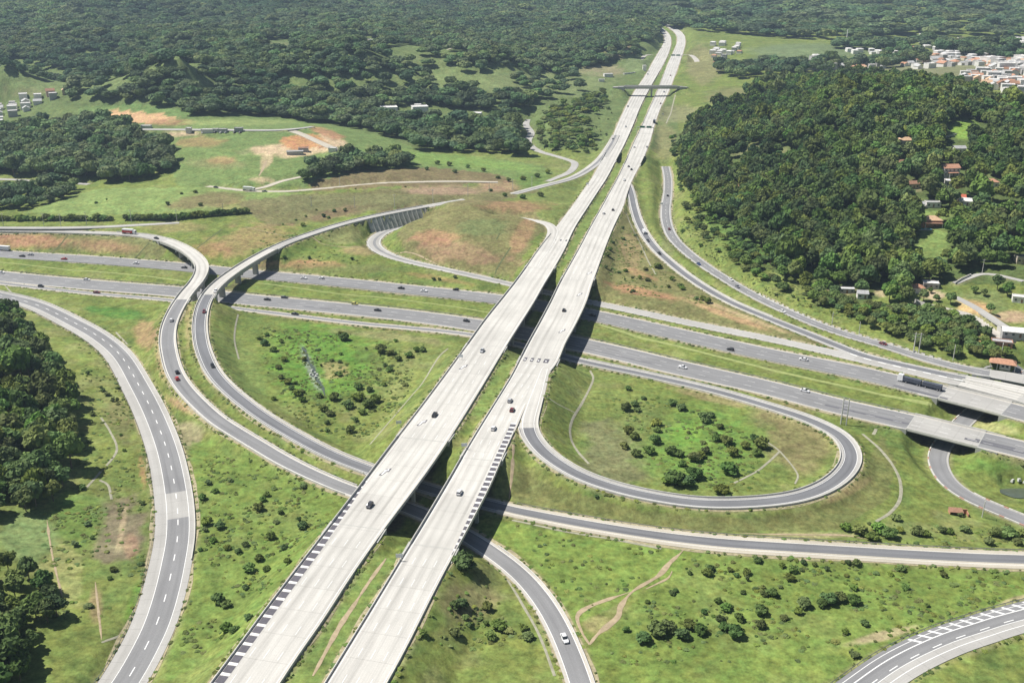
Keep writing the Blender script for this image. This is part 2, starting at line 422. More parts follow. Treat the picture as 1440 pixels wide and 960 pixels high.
a_n = A.set_bridge(A.near_y(742), A.near_y(618)); a_f = A.set_bridge(A.near_y(487), A.near_y(378))
b_n = B.set_bridge(B.near_y(772), B.near_y(648)); b_f = B.set_bridge(B.near_y(503), B.near_y(393))
a_t = A.set_bridge(A.near_y(226), A.near_y(215)); b_t = B.set_bridge(B.near_y(231), B.near_y(220))
r2b = R2.set_bridge(R2.near_p(233, 338), R2.near_p(257, 421))
r3b = R3.set_bridge(R3.near_p(385, 350), R3.near_p(294, 414))
hnb = HN.set_bridge(HN.near_p(1328, 552), HN.near_p(1420, 576))
hsb = HS.set_bridge(HS.near_p(1285, 594), HS.near_p(1378, 617))
xb = X.set_bridge(X.near_p(1352, 539), X.near_p(1440, 561))
r6b = R6.set_bridge(R6.near_p(1356, 531), R6.near_p(1443, 550))
r7b = R7.set_bridge(R7.near_p(1392, 525), R7.near_p(1470, 538))
o1b = O1.set_bridge(O1.near_p(878, 122), O1.near_p(955, 122))
for r, s in ((between(0, a_n[0] - 6), 0), (between(max(a_n[1], 0) + 8, a_f[0] - 8), 0), (between(a_f[1] + 8, a_t[0] - 6), 0), (between(a_t[1] + 6, len(A.xyz) - 1), 0)):
    MED.append(r)

ROADS = [A, B, HN, HS, X, R6, R7, LOOP, R1, R2, R3, R4, R5, R8, U, BR, LOC, U1, U3, U4, V1, V2, W1, O1, T1, P1, P2, V3, V4, V5]

# ---------------------------------------------------------------- terrain
ctrl = [  # px, py, level: the lie of the land apart from the roads
    (-300, 1000, 3), (0, 1000, 3), (300, 1000, 2), (600, 1000, 2), (900, 1000, 1), (1200, 1000, 1), (1700, 1000, 0),
    (-300, 800, 12), (0, 820, 7), (70, 760, 3), (100, 620, 5), (0, 600, 12), (-300, 600, 20), (0, 480, 8), (90, 520, 4), (150, 560, 2), (170, 700, 1), (140, 850, 1.5),
    (320, 800, 1.5), (380, 740, 1), (290, 680, 2), (420, 850, 2), (560, 850, 2), (660, 860, 1.5), (720, 880, 1),
    (600, 700, 0.6), (680, 730, 0.6), (820, 800, 1), (950, 850, 0.5), (1150, 830, 0), (1400, 830, 0), (1000, 720, .5),
    (350, 520, 2), (440, 520, -2), (480, 600, -2), (540, 560, -1), (400, 470, -0.5), (560, 480, 0), (600, 520, 3), (640, 490, 1.5),
    (820, 560, 1), (900, 600, 0), (1000, 620, 0), (1100, 640, 0), (1040, 570, 0), (880, 650, 1), (1000, 670, .5),
    (1260, 640, -1), (1230, 720, -1), (1300, 740, -2), (1420, 680, -8), (1440, 640, -5), (1440, 700, -8.5), (1560, 700, -8), (1360, 660, -5.5),
    (100, 385, -1), (500, 412, -1), (900, 475, -1), (1200, 550, -1), (200, 430, 1), (120, 450, 1.5), (230, 480, 2),
    (400, 315, 7), (450, 300, 9), (300, 310, 11), (350, 330, 9), (470, 360, 6), (500, 345, 6.5), (430, 385, 1.5), (600, 395, 0.6), (500, 380, 3), (330, 300, 12),
    (660, 285, 19), (600, 300, 14), (720, 300, 16), (650, 330, 14), (700, 350, 9), (640, 365, 5), (580, 330, 10), (740, 330, 11),
    (100, 345, 6), (50, 302, 10), (150, 308, 10), (300, 298, 12), (160, 280, 17), (240, 272, 17), (80, 292, 12), (0, 290, 9),
    (120, 265, 10), (60, 220, 17), (150, 210, 21), (0, 240, 10), (-200, 230, 12), (220, 250, 13), (-200, 290, 9),
    (270, 215, 27), (330, 235, 24), (400, 212, 28), (450, 225, 24), (300, 250, 17), (240, 165, 37), (330, 170, 37), (450, 185, 34), (160, 160, 31), (520, 215, 22),
    (500, 245, 20), (560, 240, 19), (600, 215, 16), (680, 240, 12), (620, 275, 14), (560, 270, 16), (450, 285, 13), (700, 225, 12), (800, 290, 11), (720, 288, 12),
    (100, 140, 20), (0, 150, 15), (0, 165, 12), (300, 155, 28), (400, 160, 22), (500, 180, 17), (600, 180, 18), (680, 190, 15), (660, 160, 22), (750, 150, 19), (800, 180, 20), (830, 150, 26), (760, 205, 13),
    (0, 110, 50), (200, 100, 65), (400, 100, 62), (600, 110, 45), (750, 110, 35), (850, 90, 38), (0, 70, 90), (250, 65, 100), (500, 65, 88), (700, 65, 80), (850, 62, 66), (-400, 100, 70), (-400, 60, 110),
    (800, 300, 9), (900, 270, 5), (930, 210, 8), (950, 160, 17), (920, 420, 4), (870, 390, 5), (900, 350, 4.5), (880, 440, 3), (960, 420, 2), (1000, 450, 2),
    (980, 210, 13), (1000, 140, 32), (1060, 130, 42), (1040, 160, 30), (990, 110, 33), (980, 75, 40), (960, 300, 4), (1000, 330, 6), (1000, 270, 12), (1060, 370, 6),
    (1050, 290, 14), (1100, 330, 13), (1080, 200, 38), (1100, 250, 26), (1150, 400, 5), (1200, 420, 5), (1200, 360, 13), (1180, 300, 24), (1200, 220, 44), (1150, 150, 62), (1200, 130, 70), (1280, 130, 70),
    (1300, 200, 50), (1300, 260, 34), (1300, 320, 21), (1300, 380, 12), (1400, 180, 52), (1440, 250, 38), (1420, 320, 25), (1400, 400, 13), (1440, 160, 58), (1600, 300, 34), (1600, 180, 60),
    (1350, 470, 3), (1250, 460, 3), (1420, 500, 2), (1600, 500, 6), (1400, 430, 9), (1500, 430, 10),
    (1100, 100, 42), (1200, 95, 34), (1300, 92, 26), (1440, 100, 26), (1600, 90, 30), (1060, 75, 50), (1200, 75, 42), (1350, 75, 42), (1440, 62, 60), (1150, 62, 62), (1300, 60, 66), (1000, 62, 52), (1600, 60, 80),
    (-600, 420, 10), (-600, 330, 8), (1800, 700, -4), (1800, 600, 2), (1800, 850, 0),
]
wpts = [on_level(*c) for c in ctrl]
for (x, y, z) in [(-3500, 4500, 150), (-1500, 4000, 130), (0, 3800, 105), (1500, 4000, 95), (3500, 4500, 120), (-4500, 8500, 170), (-1500, 9500, 170), (1500, 9500, 165), (5000, 9000, 170),
                  (-2000, 2500, 110), (2500, 2500, 75), (0, 6000, 150), (2500, 6500, 140), (-3000, 6500, 170), (0, -250, 2), (-300, 0, 6), (300, 0, 0), (-300, -250, 4), (300, -250, 0)]:
    wpts.append(np.array([x, y, z], float))
wpts = np.array(wpts)


def warp(x, y):
    """squeeze distance so that far control points carry further"""
    r = np.maximum(y, 0) + 400
    return x / r * 900, 900 * np.log(r / 400)

wx, wy = warp(wpts[:, 0], wpts[:, 1])
D = np.sqrt((wx[:, None] - wx) ** 2 + (wy[:, None] - wy) ** 2 + 4.0)
Nn = len(wx)
K = np.zeros((Nn + 1, Nn + 1)); K[:Nn, :Nn] = D - np.eye(Nn) * 6.0; K[:Nn, Nn] = 1; K[Nn, :Nn] = 1
coef = np.linalg.solve(K, np.concatenate([wpts[:, 2], [0]]))


def base_height(x, y):
    ax, ay = warp(x, y)
    h = np.full(x.shape, coef[-1])
    for i in range(Nn):
        h += coef[i] * np.sqrt((ax - wx[i]) ** 2 + (ay - wy[i]) ** 2 + 4.0)
    return h

ys = [-220.0]
while ys[-1] < 9200:
    y = ys[-1]
    if y < 170: d = 8.0
    else: d = max(1.0, min(60, (y / 330.0) ** 1.65 * 1.0))
    ys.append(y + d)
GY = np.array(ys); NR = len(GY); NCOL = 620
GHW = 0.62 * np.maximum(GY, 0) + 125
GC = np.linspace(-1, 1, NCOL)
TX = GHW[:, None] * GC[None, :]
TY = np.repeat(GY[:, None], NCOL, 1)
cell = (GHW * 2 / NCOL)[:, None] * np.ones((1, NCOL))
H0 = base_height(TX, TY)
amp = np.clip((TY - 200) / 2500, 0, 1)
H0 += fbm(TX, TY, 60, 3, 3) * 0.9 + fbm(TX, TY, 9, 2, 5) * 0.22 + amp * fbm(TX, TY, 420, 4, 9) * 14 + np.clip((TY - 1150) / 900, 0, 1) * (TX < 330) * np.clip((330 - TX) / 300, 0, 1) * (fbm(TX, TY * .8, 300, 4, 19) * 30 + np.abs(fbm(TX, TY, 240, 3, 29)) * 22)
LOW = np.full(H0.shape, -1e9); UP = np.full(H0.shape, 1e9)
NEAR = np.full(H0.shape, 1e9); NZ = np.zeros(H0.shape)


w0_, w1_ = R3.near_p(594, 292), R3.near_p(503, 310)
def press(road, width_pad=1.0, prio=0.0, R=60.0):
    n = len(road.xyz)
    stp = 1
    for i in range(0, n - 1, stp):
        j = min(i + stp, n - 1)
        if road.bridge[i] or road.bridge[j]: continue
        p, q = road.xyz[i], road.xyz[j]
        hw = max(road.hw[i], road.hw[j])
        Rr = R + hw
        r0 = np.searchsorted(GY, min(p[1], q[1]) - Rr); r1 = np.searchsorted(GY, max(p[1], q[1]) + Rr)
        if r1 <= r0: continue
        hwm = GHW[r0]; hwM = GHW[min(r1, NR - 1)]
        xm, xM = min(p[0], q[0]) - Rr, max(p[0], q[0]) + Rr
        c0 = min(xm / hwm, xm / hwM); c1 = max(xM / hwm, xM / hwM)
        k0 = max(0, int((c0 + 1) / 2 * (NCOL - 1)) - 1); k1 = min(NCOL, int((c1 + 1) / 2 * (NCOL - 1)) + 2)
        if k1 <= k0: continue
        sl = (slice(r0, r1), slice(k0, k1))
        x, y = TX[sl], TY[sl]
        dx, dy = q[0] - p[0], q[1] - p[1]
        L2 = dx * dx + dy * dy + 1e-9
        L = math.sqrt(L2)
        tu = ((x - p[0]) * dx + (y - p[1]) * dy) / L2
        t = np.clip(tu, 0, 1)
        lat = np.abs((x - p[0]) * dy - (y - p[1]) * dx) / L
        alo = np.maximum(np.maximum(-tu, tu - 1), 0) * L
        el = lat - hw
        d = hw + np.where(alo > 0.5, np.hypot(np.maximum(el, 0), alo), el)
        zr = p[2] + (q[2] - p[2]) * t
        ex = np.maximum(0, d - hw - width_pad)
        slp = road.slope if road is not R3 or not (w0_ <= i <= w1_) else 1.6
        LOW[sl] = np.maximum(LOW[sl], np.where(d < Rr, zr - 0.1 - ex * slp, -1e9))
        UP[sl] = np.minimum(UP[sl], np.where(d < Rr, zr - 0.1 + ex * road.slope, 1e9))
        e = d - hw - prio
        m = e < NEAR[sl]
        NEAR[sl] = np.where(m, e, NEAR[sl]); NZ[sl] = np.where(m, zr, NZ[sl])

for r in ROADS: press(r)
NEAR_ROAD = NEAR.copy()
Ud = Road([(1335, 679, -6, 8), (1322, 659, -6.1, 14), (1319, 641, -6.1, 20), (1328, 622, -6.1, 22), (1345, 603, -6.1, 22), (1365, 583, -6.1, 22), (1392, 560, -6.1, 20), (1425, 538, -6, 14)], win=7)
Ud.slope = 1.1
MED.append(Ud)
MED.append(Road([(1412, 690, -8.4, 11), (1432, 694, -8.4, 15), (1462, 700, -8.4, 15)], win=1))
for r in MED: press(r, prio=-3.0 if r is Ud else 0.0)
HT = np.clip(H0, LOW, UP)
conf = LOW > UP
HT = np.where(conf, (LOW + UP) / 2, HT)
# smooth the ground slightly so that banks have rounded shoulders
def blur(a):
    b = a.copy()
    b[1:-1, 1:-1] = (a[1:-1, 1:-1] * 4 + a[:-2, 1:-1] * 2 + a[2:, 1:-1] * 2 + a[1:-1, :-2] * 2 + a[1:-1, 2:] * 2 + a[:-2, :-2] + a[2:, 2:] + a[:-2, 2:] + a[2:, :-2]) / 16
    return b
HT = blur(HT)
pad = 0.3 + cell * 0.6
snap = NEAR < pad
isMED = None
HT = np.where(snap, NZ - (0.16 + 0.06 * cell), HT)
edge = (NEAR >= pad) & (NEAR < pad + cell * 1.2)
HT = np.where(edge, np.minimum(HT, NZ + 0.4), HT)
# ground under the carriageway bridges must stay below the decks
HT = np.clip(HT, -18, 180)
HTF = HT


def height(x, y):
    """ground level by bilinear look-up"""
    x = np.asarray(x, float); y = np.asarray(y, float)
    r = np.interp(y, GY, np.arange(NR)); r0 = np.clip(r.astype(int), 0, NR - 2); fr = r - r0
    def row(rr):
        c = (x / GHW[rr] + 1) / 2 * (NCOL - 1)
        c0 = np.clip(c.astype(int), 0, NCOL - 2); fc = np.clip(c - c0, 0, 1)
        return HTF[rr, c0] * (1 - fc) + HTF[rr, c0 + 1] * fc
    return row(r0) * (1 - fr) + row(r0 + 1) * fr


_T = np.exp(np.linspace(math.log(180), math.log(9500), 2600))
def ground(px, py, lift=0.0):
    """where the sight line through this place of the photograph meets the ground"""
    d = ray(px, py)
    x = d[0] * _T; y = d[1] * _T; z = CAM_H + d[2] * _T
    below = z < height(x, y) + lift
    k = int(np.argmax(below)) if below.any() else len(_T) - 1
    if k == 0: k = 1
    a, b = _T[k - 1], _T[k]
    for _ in range(12):
        m = (a + b) / 2
        if CAM_H + d[2] * m < float(height(d[0] * m, d[1] * m)) + lift: b = m
        else: a = m
    return np.array([d[0] * b, d[1] * b, float(height(d[0] * b, d[1] * b))])
# ---------------------------------------------------------------- ground colours (what grows or lies there)
TPX, TPY = to_px(TX, TY, HT)
n1 = fbm(TX, TY, 45, 4, 21); n2 = fbm(TX, TY, 11, 3, 31); n3 = vnoise(TX, TY, 3.2, 41); n4 = fbm(TX, TY, 160, 3, 51)
def mixc(c, k, rgb):
    return c * (1 - k[..., None]) + np.array(rgb) * k[..., None]
def sm(v, a, b):
    t = np.clip((v - a) / (b - a), 0, 1); return t * t * (3 - 2 * t)
COL = np.zeros(TX.shape + (3,)) + np.array((0.172, 0.205, 0.050))
COL = mixc(COL, sm(n1, -0.1, 0.5) * 0.7, (0.205, 0.235, 0.060))
COL = mixc(COL, sm(n2, 0.05, 0.6) * 0.55, (0.095, 0.140, 0.038))
COL = mixc(COL, sm(-n2 + n1 * .5, 0.15, 0.7) * 0.5, (0.235, 0.225, 0.095))
COL = mixc(COL, sm(n3 + n2 * .6, 0.3, 1.0) * 0.25, (0.085, 0.125, 0.035))
COL = mixc(COL, sm(n4, 0.1, 0.6) * 0.3, (0.185, 0.205, 0.08))

def blob(cx, cy, rx, ry, rgb, k=1.0, ang=0.0, rag=0.5, soft=0.35, nz=None):
    """a patch of other cover round the spot the photograph shows it at"""
    a = math.radians(ang); dx = TPX - cx; dy = TPY - cy
    u = (dx * math.cos(a) + dy * math.sin(a)) / rx; v = (-dx * math.sin(a) + dy * math.cos(a)) / ry
    d = np.sqrt(u * u + v * v) + rag * (n2 * 0.6 + n3 * 0.25)
    return sm(-d, -1 - soft * .3, -1 + soft) * k
def put(*a, **kw):
    global COL
    COL = mixc(COL, blob(*a, **kw), a[4])
def putpoly(poly, rgb, k=1.0, rag=0.0):
    global COL
    m = inside(poly, TPX + n2 * rag * 14 + n3 * rag * 3, TPY + n3 * rag * 4 + n2 * rag * 6).astype(float) * k
    COL = mixc(COL, m, rgb)

WOODF = (0.085, 0.115, 0.038); LUSH = (0.135, 0.215, 0.042); DRYG = (0.24, 0.225, 0.10); BROWN = (0.185, 0.125, 0.075); REDD = (0.36, 0.19, 0.11); SAND = (0.52, 0.38, 0.25)
OLIVE = (0.155, 0.155, 0.06); PALE = (0.25, 0.29, 0.10)
# upper left: pasture, scrub hill, building ground
putpoly([(-500, 210), (960, 210), (930, 40), (930, -60), (-500, -60)], (0.125, 0.165, 0.062), .75)
putpoly([(240, 180), (270, 165), (400, 165), (540, 190), (600, 215), (760, 232), (780, 245), (640, 262), (400, 262), (250, 262), (235, 230)], (0.16, 0.215, 0.07), .9, .3)
putpoly([(110, 150), (190, 146), (260, 155), (280, 165), (150, 165), (110, 160)], (0.15, 0.22, 0.07), .9, .2)
put(190, 165, 62, 8, (0.5, 0.3, 0.17), 1, ang=3, soft=.1); put(240, 172, 40, 5, REDD, .7); put(255, 188, 28, 5, SAND, .95)
put(280, 200, 40, 8, REDD, .5); put(305, 230, 45, 9, DRYG, .6); put(310, 226, 22, 6, REDD, .5)
put(415, 209, 72, 9, SAND, .95, ang=-3); put(430, 200, 36, 11, (0.42, 0.2, 0.1), .95, soft=.1); put(470, 198, 26, 9, SAND, .9, ang=30); put(462, 188, 26, 6, REDD, .9, ang=18)
put(375, 225, 8, 14, SAND, .7, ang=30); put(370, 253, 22, 4, SAND, .7); put(420, 218, 30, 3, SAND, .8, ang=-8)
put(330, 172, 90, 5, PALE, .7); put(640, 226, 130, 9, (0.19, 0.27, 0.07), .9, ang=6); put(660, 187, 22, 5, DRYG, .8)
putpoly([(30, 300), (130, 266), (300, 262), (420, 272), (600, 275), (600, 295), (330, 298), (200, 300), (120, 304)], (0.21, 0.27, 0.085), .9, .25)
put(290, 282, 60, 12, BROWN, .7, ang=-6); put(350, 290, 50, 9, REDD, .25)
putpoly([(430, 258), (500, 240), (600, 235), (700, 245), (730, 256), (600, 262), (500, 265), (440, 268)], BROWN, .8, .4)
putpoly([(330, 285), (440, 272), (640, 262), (760, 268), (690, 285), (560, 292), (430, 312), (380, 320)], (0.165, 0.14, 0.075), .75, .5)
put(620, 268, 60, 7, (0.34, 0.22, 0.16), .7); put(700, 262, 35, 8, (0.36, 0.22, 0.15), .7); put(470, 300, 50, 9, BROWN, .7, ang=-14); put(560, 296, 30, 5, BROWN, .8, ang=-10)
put(750, 255, 30, 12, (0.13, 0.2, 0.05), .7)
# cut slope between upper ramp and low highway
putpoly([(-400, 320), (0, 326), (120, 330), (190, 333), (240, 345), (225, 365), (100, 352), (0, 345), (-400, 330)], (0.17, 0.16, 0.07), .8, .3)
put(30, 338, 85, 11, (0.37, 0.2, 0.12), .95, ang=3, soft=.4); put(150, 346, 60, 9, (0.34, 0.21, 0.12), .8, ang=5, soft=.5)
# slopes behind the ramps
put(350, 338, 70, 22, (0.31, 0.20, 0.11), .6, ang=-10, rag=.9); put(300, 350, 30, 12, REDD, .5, rag=.8); put(250, 320, 50, 8, (0.3, 0.2, 0.12), .4); put(400, 352, 50, 10, LUSH, .4)
put(420, 372, 70, 6, REDD, .75, rag=.9); put(480, 330, 40, 16, DRYG, .6); put(510, 352, 30, 8, (0.33, 0.22, 0.13), .6); put(455, 378, 130, 8, (0.14, 0.14, 0.06), .5)
put(460, 395, 170, 3.5, (0.40, 0.30, 0.18), .7, ang=4); put(620, 392, 60, 4, REDD, .4, ang=10)
# mound
putpoly([(560, 330), (590, 300), (660, 280), (740, 285), (760, 305), (770, 320), (740, 350), (720, 390), (640, 378), (575, 358)], (0.195, 0.165, 0.08), .75, .4)
put(640, 352, 80, 17, (0.31, 0.195, 0.12), .75, ang=10, rag=.8); put(610, 335, 40, 12, (0.37, 0.2, 0.12), .7, rag=.8); put(735, 330, 14, 30, (0.36, 0.2, 0.12), .6, ang=30); put(720, 290, 60, 8, (0.3, 0.17, 0.1), .7)
put(680, 320, 45, 14, (0.155, 0.19, 0.07), .7, rag=.8)
# median of low highway
for dx in range(-400, 1800, 100): pass
# between decks and right ramps
putpoly([(838, 370), (870, 290), (890, 300), (940, 380), (1080, 450), (1180, 492), (1060, 468), (900, 434), (835, 420)], (0.185, 0.165, 0.075), .8, .3)
put(888, 355, 16, 30, (0.26, 0.19, 0.1), .7, ang=-15); put(900, 410, 60, 7, (0.36, 0.19, 0.11), .85, ang=12, rag=.8); put(900, 385, 28, 5, REDD, .5, ang=20); put(1020, 442, 80, 4.5, (0.42, 0.26, 0.15), .8, ang=20); put(935, 425, 60, 6, OLIVE, .6, ang=10)
put(1040, 442, 90, 3, (0.47, 0.33, 0.2), .7, ang=21)
put(940, 330, 10, 50, (0.2, 0.21, 0.09), .7); put(935, 200, 16, 34, (0.23, 0.21, 0.1), .7); put(950, 160, 40, 14, (0.23, 0.215, 0.115), .7, rag=.4)
put(1035, 138, 48, 17, (0.19, 0.185, 0.08), .9, rag=.3); put(990, 90, 30, 30, (0.24, 0.21, 0.11), .7); put(975, 215, 14, 25, LUSH, .5)
put(870, 70, 25, 12, (0.3, 0.2, 0.14), .7); put(845, 100, 40, 10, (0.27, 0.22, 0.14), .7); put(895, 90, 22, 14, (0.18, 0.22, 0.09), .8)
# left of the decks, near
put(60, 395, 90, 5, (0.36, 0.27, 0.15), .6, ang=4); put(150, 412, 60, 6, (0.30, 0.24, 0.11), .6, ang=8); put(205, 470, 18, 25, (0.33, 0.2, 0.12), .7, ang=-15); put(165, 440, 45, 9, (0.09, 0.19, 0.035), .8, ang=8)
put(225, 500, 7, 40, (0.34, 0.22, 0.13), .7, ang=-8); put(265, 575, 40, 7, (0.40, 0.26, 0.15), .8, ang=28); put(262, 610, 22, 25, (0.30, 0.25, 0.16), .7, ang=-30); put(265, 450, 5, 40, (0.32, 0.24, 0.13), .6)
put(280, 570, 80, 4, (0.38, 0.26, 0.15), .6, ang=40)
put(172, 752, 40, 60, (0.19, 0.15, 0.105), .85, ang=12, rag=.8); put(172, 740, 5, 40, (0.38, 0.29, 0.18), .7, ang=10); put(185, 770, 12, 22, (0.36, 0.2, 0.14), .5)
put(90, 800, 25, 60, (0.30, 0.29, 0.11), .7, ang=-20, rag=1.0); put(40, 755, 45, 38, (0.18, 0.235, 0.085), .95, rag=.1); put(135, 850, 12, 30, (0.30, 0.2, 0.12), .6); put(110, 730, 40, 40, LUSH, .6)
put(170, 595, 22, 25, (0.16, 0.13, 0.07), .5, rag=.9); put(200, 660, 5, 25, (0.4, 0.24, 0.12), .7, ang=-8); put(200, 850, 22, 45, (0.15, 0.27, 0.04), .8, ang=20)
putpoly([(270, 620), (330, 620), (500, 700), (420, 790), (330, 905), (230, 960), (275, 760)], (0.155, 0.225, 0.045), .5, .4)
# stream hollow
put(450, 510, 90, 55, (0.125, 0.225, 0.035), .85, rag=.7); put(470, 520, 24, 12, (0.36, 0.24, 0.14), .55, rag=.8); put(438, 520, 7, 35, (0.22, 0.25, 0.2), .85, ang=-24, rag=.3)
put(600, 570, 20, 90, (0.18, 0.21, 0.06), .6, ang=35); put(340, 520, 30, 60, (0.165, 0.21, 0.06), .7, ang=-30); put(550, 473, 90, 6, DRYG, .7, ang=6); put(500, 455, 150, 4, (0.33, 0.23, 0.14), .7, ang=6)
# inside the loop
put(860, 640, 55, 55, (0.17, 0.165, 0.085), .75, ang=35, rag=.7); put(1110, 610, 70, 50, (0.20, 0.17, 0.08), .85, ang=35, rag=.3); put(990, 625, 95, 60, (0.145, 0.225, 0.045), .9, rag=.5)
put(900, 590, 40, 35, (0.17, 0.2, 0.06), .6, rag=.8); put(1000, 560, 60, 5, (0.27, 0.2, 0.11), .7, ang=14); put(965, 610, 25, 20, (0.16, 0.27, 0.045), .8)
# outside the loop
putpoly([(720, 660), (800, 690), (900, 718), (1050, 730), (1150, 715), (1215, 660), (1240, 610), (1260, 650), (1250, 700), (1180, 745), (1000, 748), (860, 735), (720, 705)], (0.165, 0.165, 0.06), .75, .2)
put(1190, 690, 45, 8, (0.34, 0.24, 0.13), .5, ang=-28); put(1150, 752, 90, 4, (0.36, 0.3, 0.17), .6); put(1270, 745, 60, 12, (0.22, 0.24, 0.09), .5); put(1390, 655, 45, 15, (0.12, 0.19, 0.04), .8, rag=.6)
put(1340, 620, 12, 30, (0.13, 0.2, 0.04), .3); put(1400, 601, 40, 8, (0.3, 0.29, 0.12), .9, ang=10, rag=.2)
putpoly([(700, 730), (760, 745), (960, 770), (1000, 775), (900, 830), (810, 880), (760, 800), (690, 750)], (0.175, 0.235, 0.05), .8, .2)
putpoly([(960, 772), (1440, 792), (1700, 800), (1700, 850), (1440, 860), (1280, 905), (1150, 960), (820, 960), (830, 900), (900, 840)], (0.162, 0.225, 0.046), .6, .3)
put(1240, 893, 50, 8, (0.42, 0.33, 0.21), .75, ang=-14); put(1430, 842, 30, 4, (0.40, 0.32, 0.2), .7, ang=-14); put(660, 850, 40, 30, (0.27, 0.22, 0.12), .6, rag=.8); put(590, 870, 40, 20, (0.15, 0.23, 0.04), .5)
put(840, 878, 22, 14, (0.34, 0.27, 0.14), .6)
# right wood clearings
putpoly([(960, 200), (1000, 165), (1080, 118), (1180, 108), (1290, 112), (1440, 140), (1900, 150), (1900, 430), (1440, 400), (1300, 400), (1200, 430), (1060, 370), (990, 290), (955, 240)], WOODF, .85, .2)
put(1358, 183, 24, 15, (0.20, 0.29, 0.05), .95, rag=.15); put(1312, 345, 26, 38, (0.19, 0.25, 0.07), .9, ang=15); put(1380, 430, 45, 28, (0.17, 0.20, 0.07), .8); put(1370, 432, 32, 10, (0.50, 0.32, 0.16), .95, ang=10); put(1420, 445, 25, 10, (0.42, 0.29, 0.19), .9)
put(1312, 415, 20, 9, (0.42, 0.32, 0.22), .9); put(1400, 485, 30, 8, (0.48, 0.31, 0.16), .9, ang=18); put(1180, 410, 30, 6, (0.32, 0.28, 0.14), .8); put(1240, 412, 14, 6, (0.42, 0.34, 0.2), .9); put(1060, 212, 50, 12, (0.2, 0.19, 0.09), .6, rag=.7); put(1425, 225, 20, 12, (0.32, 0.24, 0.14), .5)
put(1345, 215, 25, 14, (0.19, 0.24, 0.07), .8); put(1390, 260, 22, 14, (0.2, 0.22, 0.09), .7); put(1285, 262, 22, 10, (0.27, 0.22, 0.13), .6); put(1310, 302, 35, 6, (0.22, 0.28, 0.08), .9)
put(1045, 320, 75, 40, (0.12, 0.19, 0.045), .8, ang=35, rag=.4)
# far: pale fields and town ground
put(1140, 72, 100, 12, (0.15, 0.19, 0.09), .9, rag=.3); put(1110, 85, 70, 8, (0.15, 0.19, 0.09), .8); putpoly([(1080, 98), (1240, 90), (1300, 72), (1500, 60), (1900, 60), (1900, 140), (1440, 130), (1380, 118), (1280, 100)], (0.20, 0.19, 0.12), .7, .4)
put(650, 112, 150, 20, (0.19, 0.23, 0.085), .85, rag=.9); put(770, 118, 100, 22, (0.19, 0.22, 0.09), .85, rag=.7); put(560, 85, 60, 10, (0.17, 0.2, 0.08), .8, rag=.8); put(830, 180, 40, 40, (0.145, 0.18, 0.065), .6); put(390, 65, 40, 6, (0.16, 0.17, 0.08), .7); put(110, 116, 90, 13, (0.17, 0.21, 0.08), .8, rag=.8); put(300, 118, 80, 10, (0.16, 0.2, 0.08), .7, rag=.9)
put(30, 130, 40, 5, (0.2, 0.2, 0.09), .7); put(120, 140, 70, 12, (0.11, 0.14, 0.05), .6)
NEARM = (NEAR < 1.0) & (NEAR_ROAD > 1.2)
COL = mixc(COL, NEARM * .7 * (TPX < 1200), (0.17, 0.225, 0.06))
for r_ in (A, B, R2, R3, HN, HS, X, R6, R7):       # bare soil under the bridges, coloured darker to deepen their shade
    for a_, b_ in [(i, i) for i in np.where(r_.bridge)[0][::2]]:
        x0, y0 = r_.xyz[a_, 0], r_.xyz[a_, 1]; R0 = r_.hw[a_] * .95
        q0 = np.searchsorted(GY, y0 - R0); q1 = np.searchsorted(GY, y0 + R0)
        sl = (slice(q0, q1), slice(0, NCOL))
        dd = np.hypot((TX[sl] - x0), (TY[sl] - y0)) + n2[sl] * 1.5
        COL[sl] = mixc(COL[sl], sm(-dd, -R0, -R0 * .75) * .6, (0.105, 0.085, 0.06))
COL = np.clip(COL, 0.01, 0.8)
# dusty verges close to roads
verge = sm(-NEAR_ROAD, -2.6, -0.4) * sm(n2 + 0.25, -0.2, 0.4) * 0.45 * (TY < 1200)
COL = mixc(COL, verge, (0.34, 0.29, 0.17))

me = bpy.data.meshes.new('ground')
verts = np.stack([TX, TY, HT], -1).reshape(-1, 3)
idx = np.arange(NR * NCOL).reshape(NR, NCOL)
quads = np.stack([idx[:-1, :-1], idx[:-1, 1:], idx[1:, 1:], idx[1:, :-1]], -1).reshape(-1, 4)
me.vertices.add(len(verts)); me.vertices.foreach_set('co', verts.ravel())
me.loops.add(quads.size); me.loops.foreach_set('vertex_index', quads.ravel())
me.polygons.add(len(quads)); me.polygons.foreach_set('loop_start', np.arange(0, quads.size, 4))
me.polygons.foreach_set('use_smooth', np.ones(len(quads), bool))
me.update(); me.validate()
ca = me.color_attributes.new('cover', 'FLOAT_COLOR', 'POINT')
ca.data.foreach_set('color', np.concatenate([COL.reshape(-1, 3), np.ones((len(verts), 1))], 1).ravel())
gobj = bpy.data.objects.new('ground', me); col.objects.link(gobj)
tag(gobj, 'grassy rolling ground with bare reddish earth patches around the interchange', kind='structure')
m, n, l, b = new_mat('ground_cover')
b.inputs['Roughness'].default_value = 0.95; b.inputs['Specular IOR Level'].default_value = 0.1
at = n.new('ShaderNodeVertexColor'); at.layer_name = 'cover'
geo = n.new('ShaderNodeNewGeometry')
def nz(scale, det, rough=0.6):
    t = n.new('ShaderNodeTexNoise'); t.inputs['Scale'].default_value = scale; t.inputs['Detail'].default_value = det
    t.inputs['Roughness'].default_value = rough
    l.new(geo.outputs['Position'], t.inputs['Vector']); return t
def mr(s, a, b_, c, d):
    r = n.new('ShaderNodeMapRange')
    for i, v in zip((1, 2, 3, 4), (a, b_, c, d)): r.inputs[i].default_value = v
    l.new(s, r.inputs[0]); return r.outputs[0]
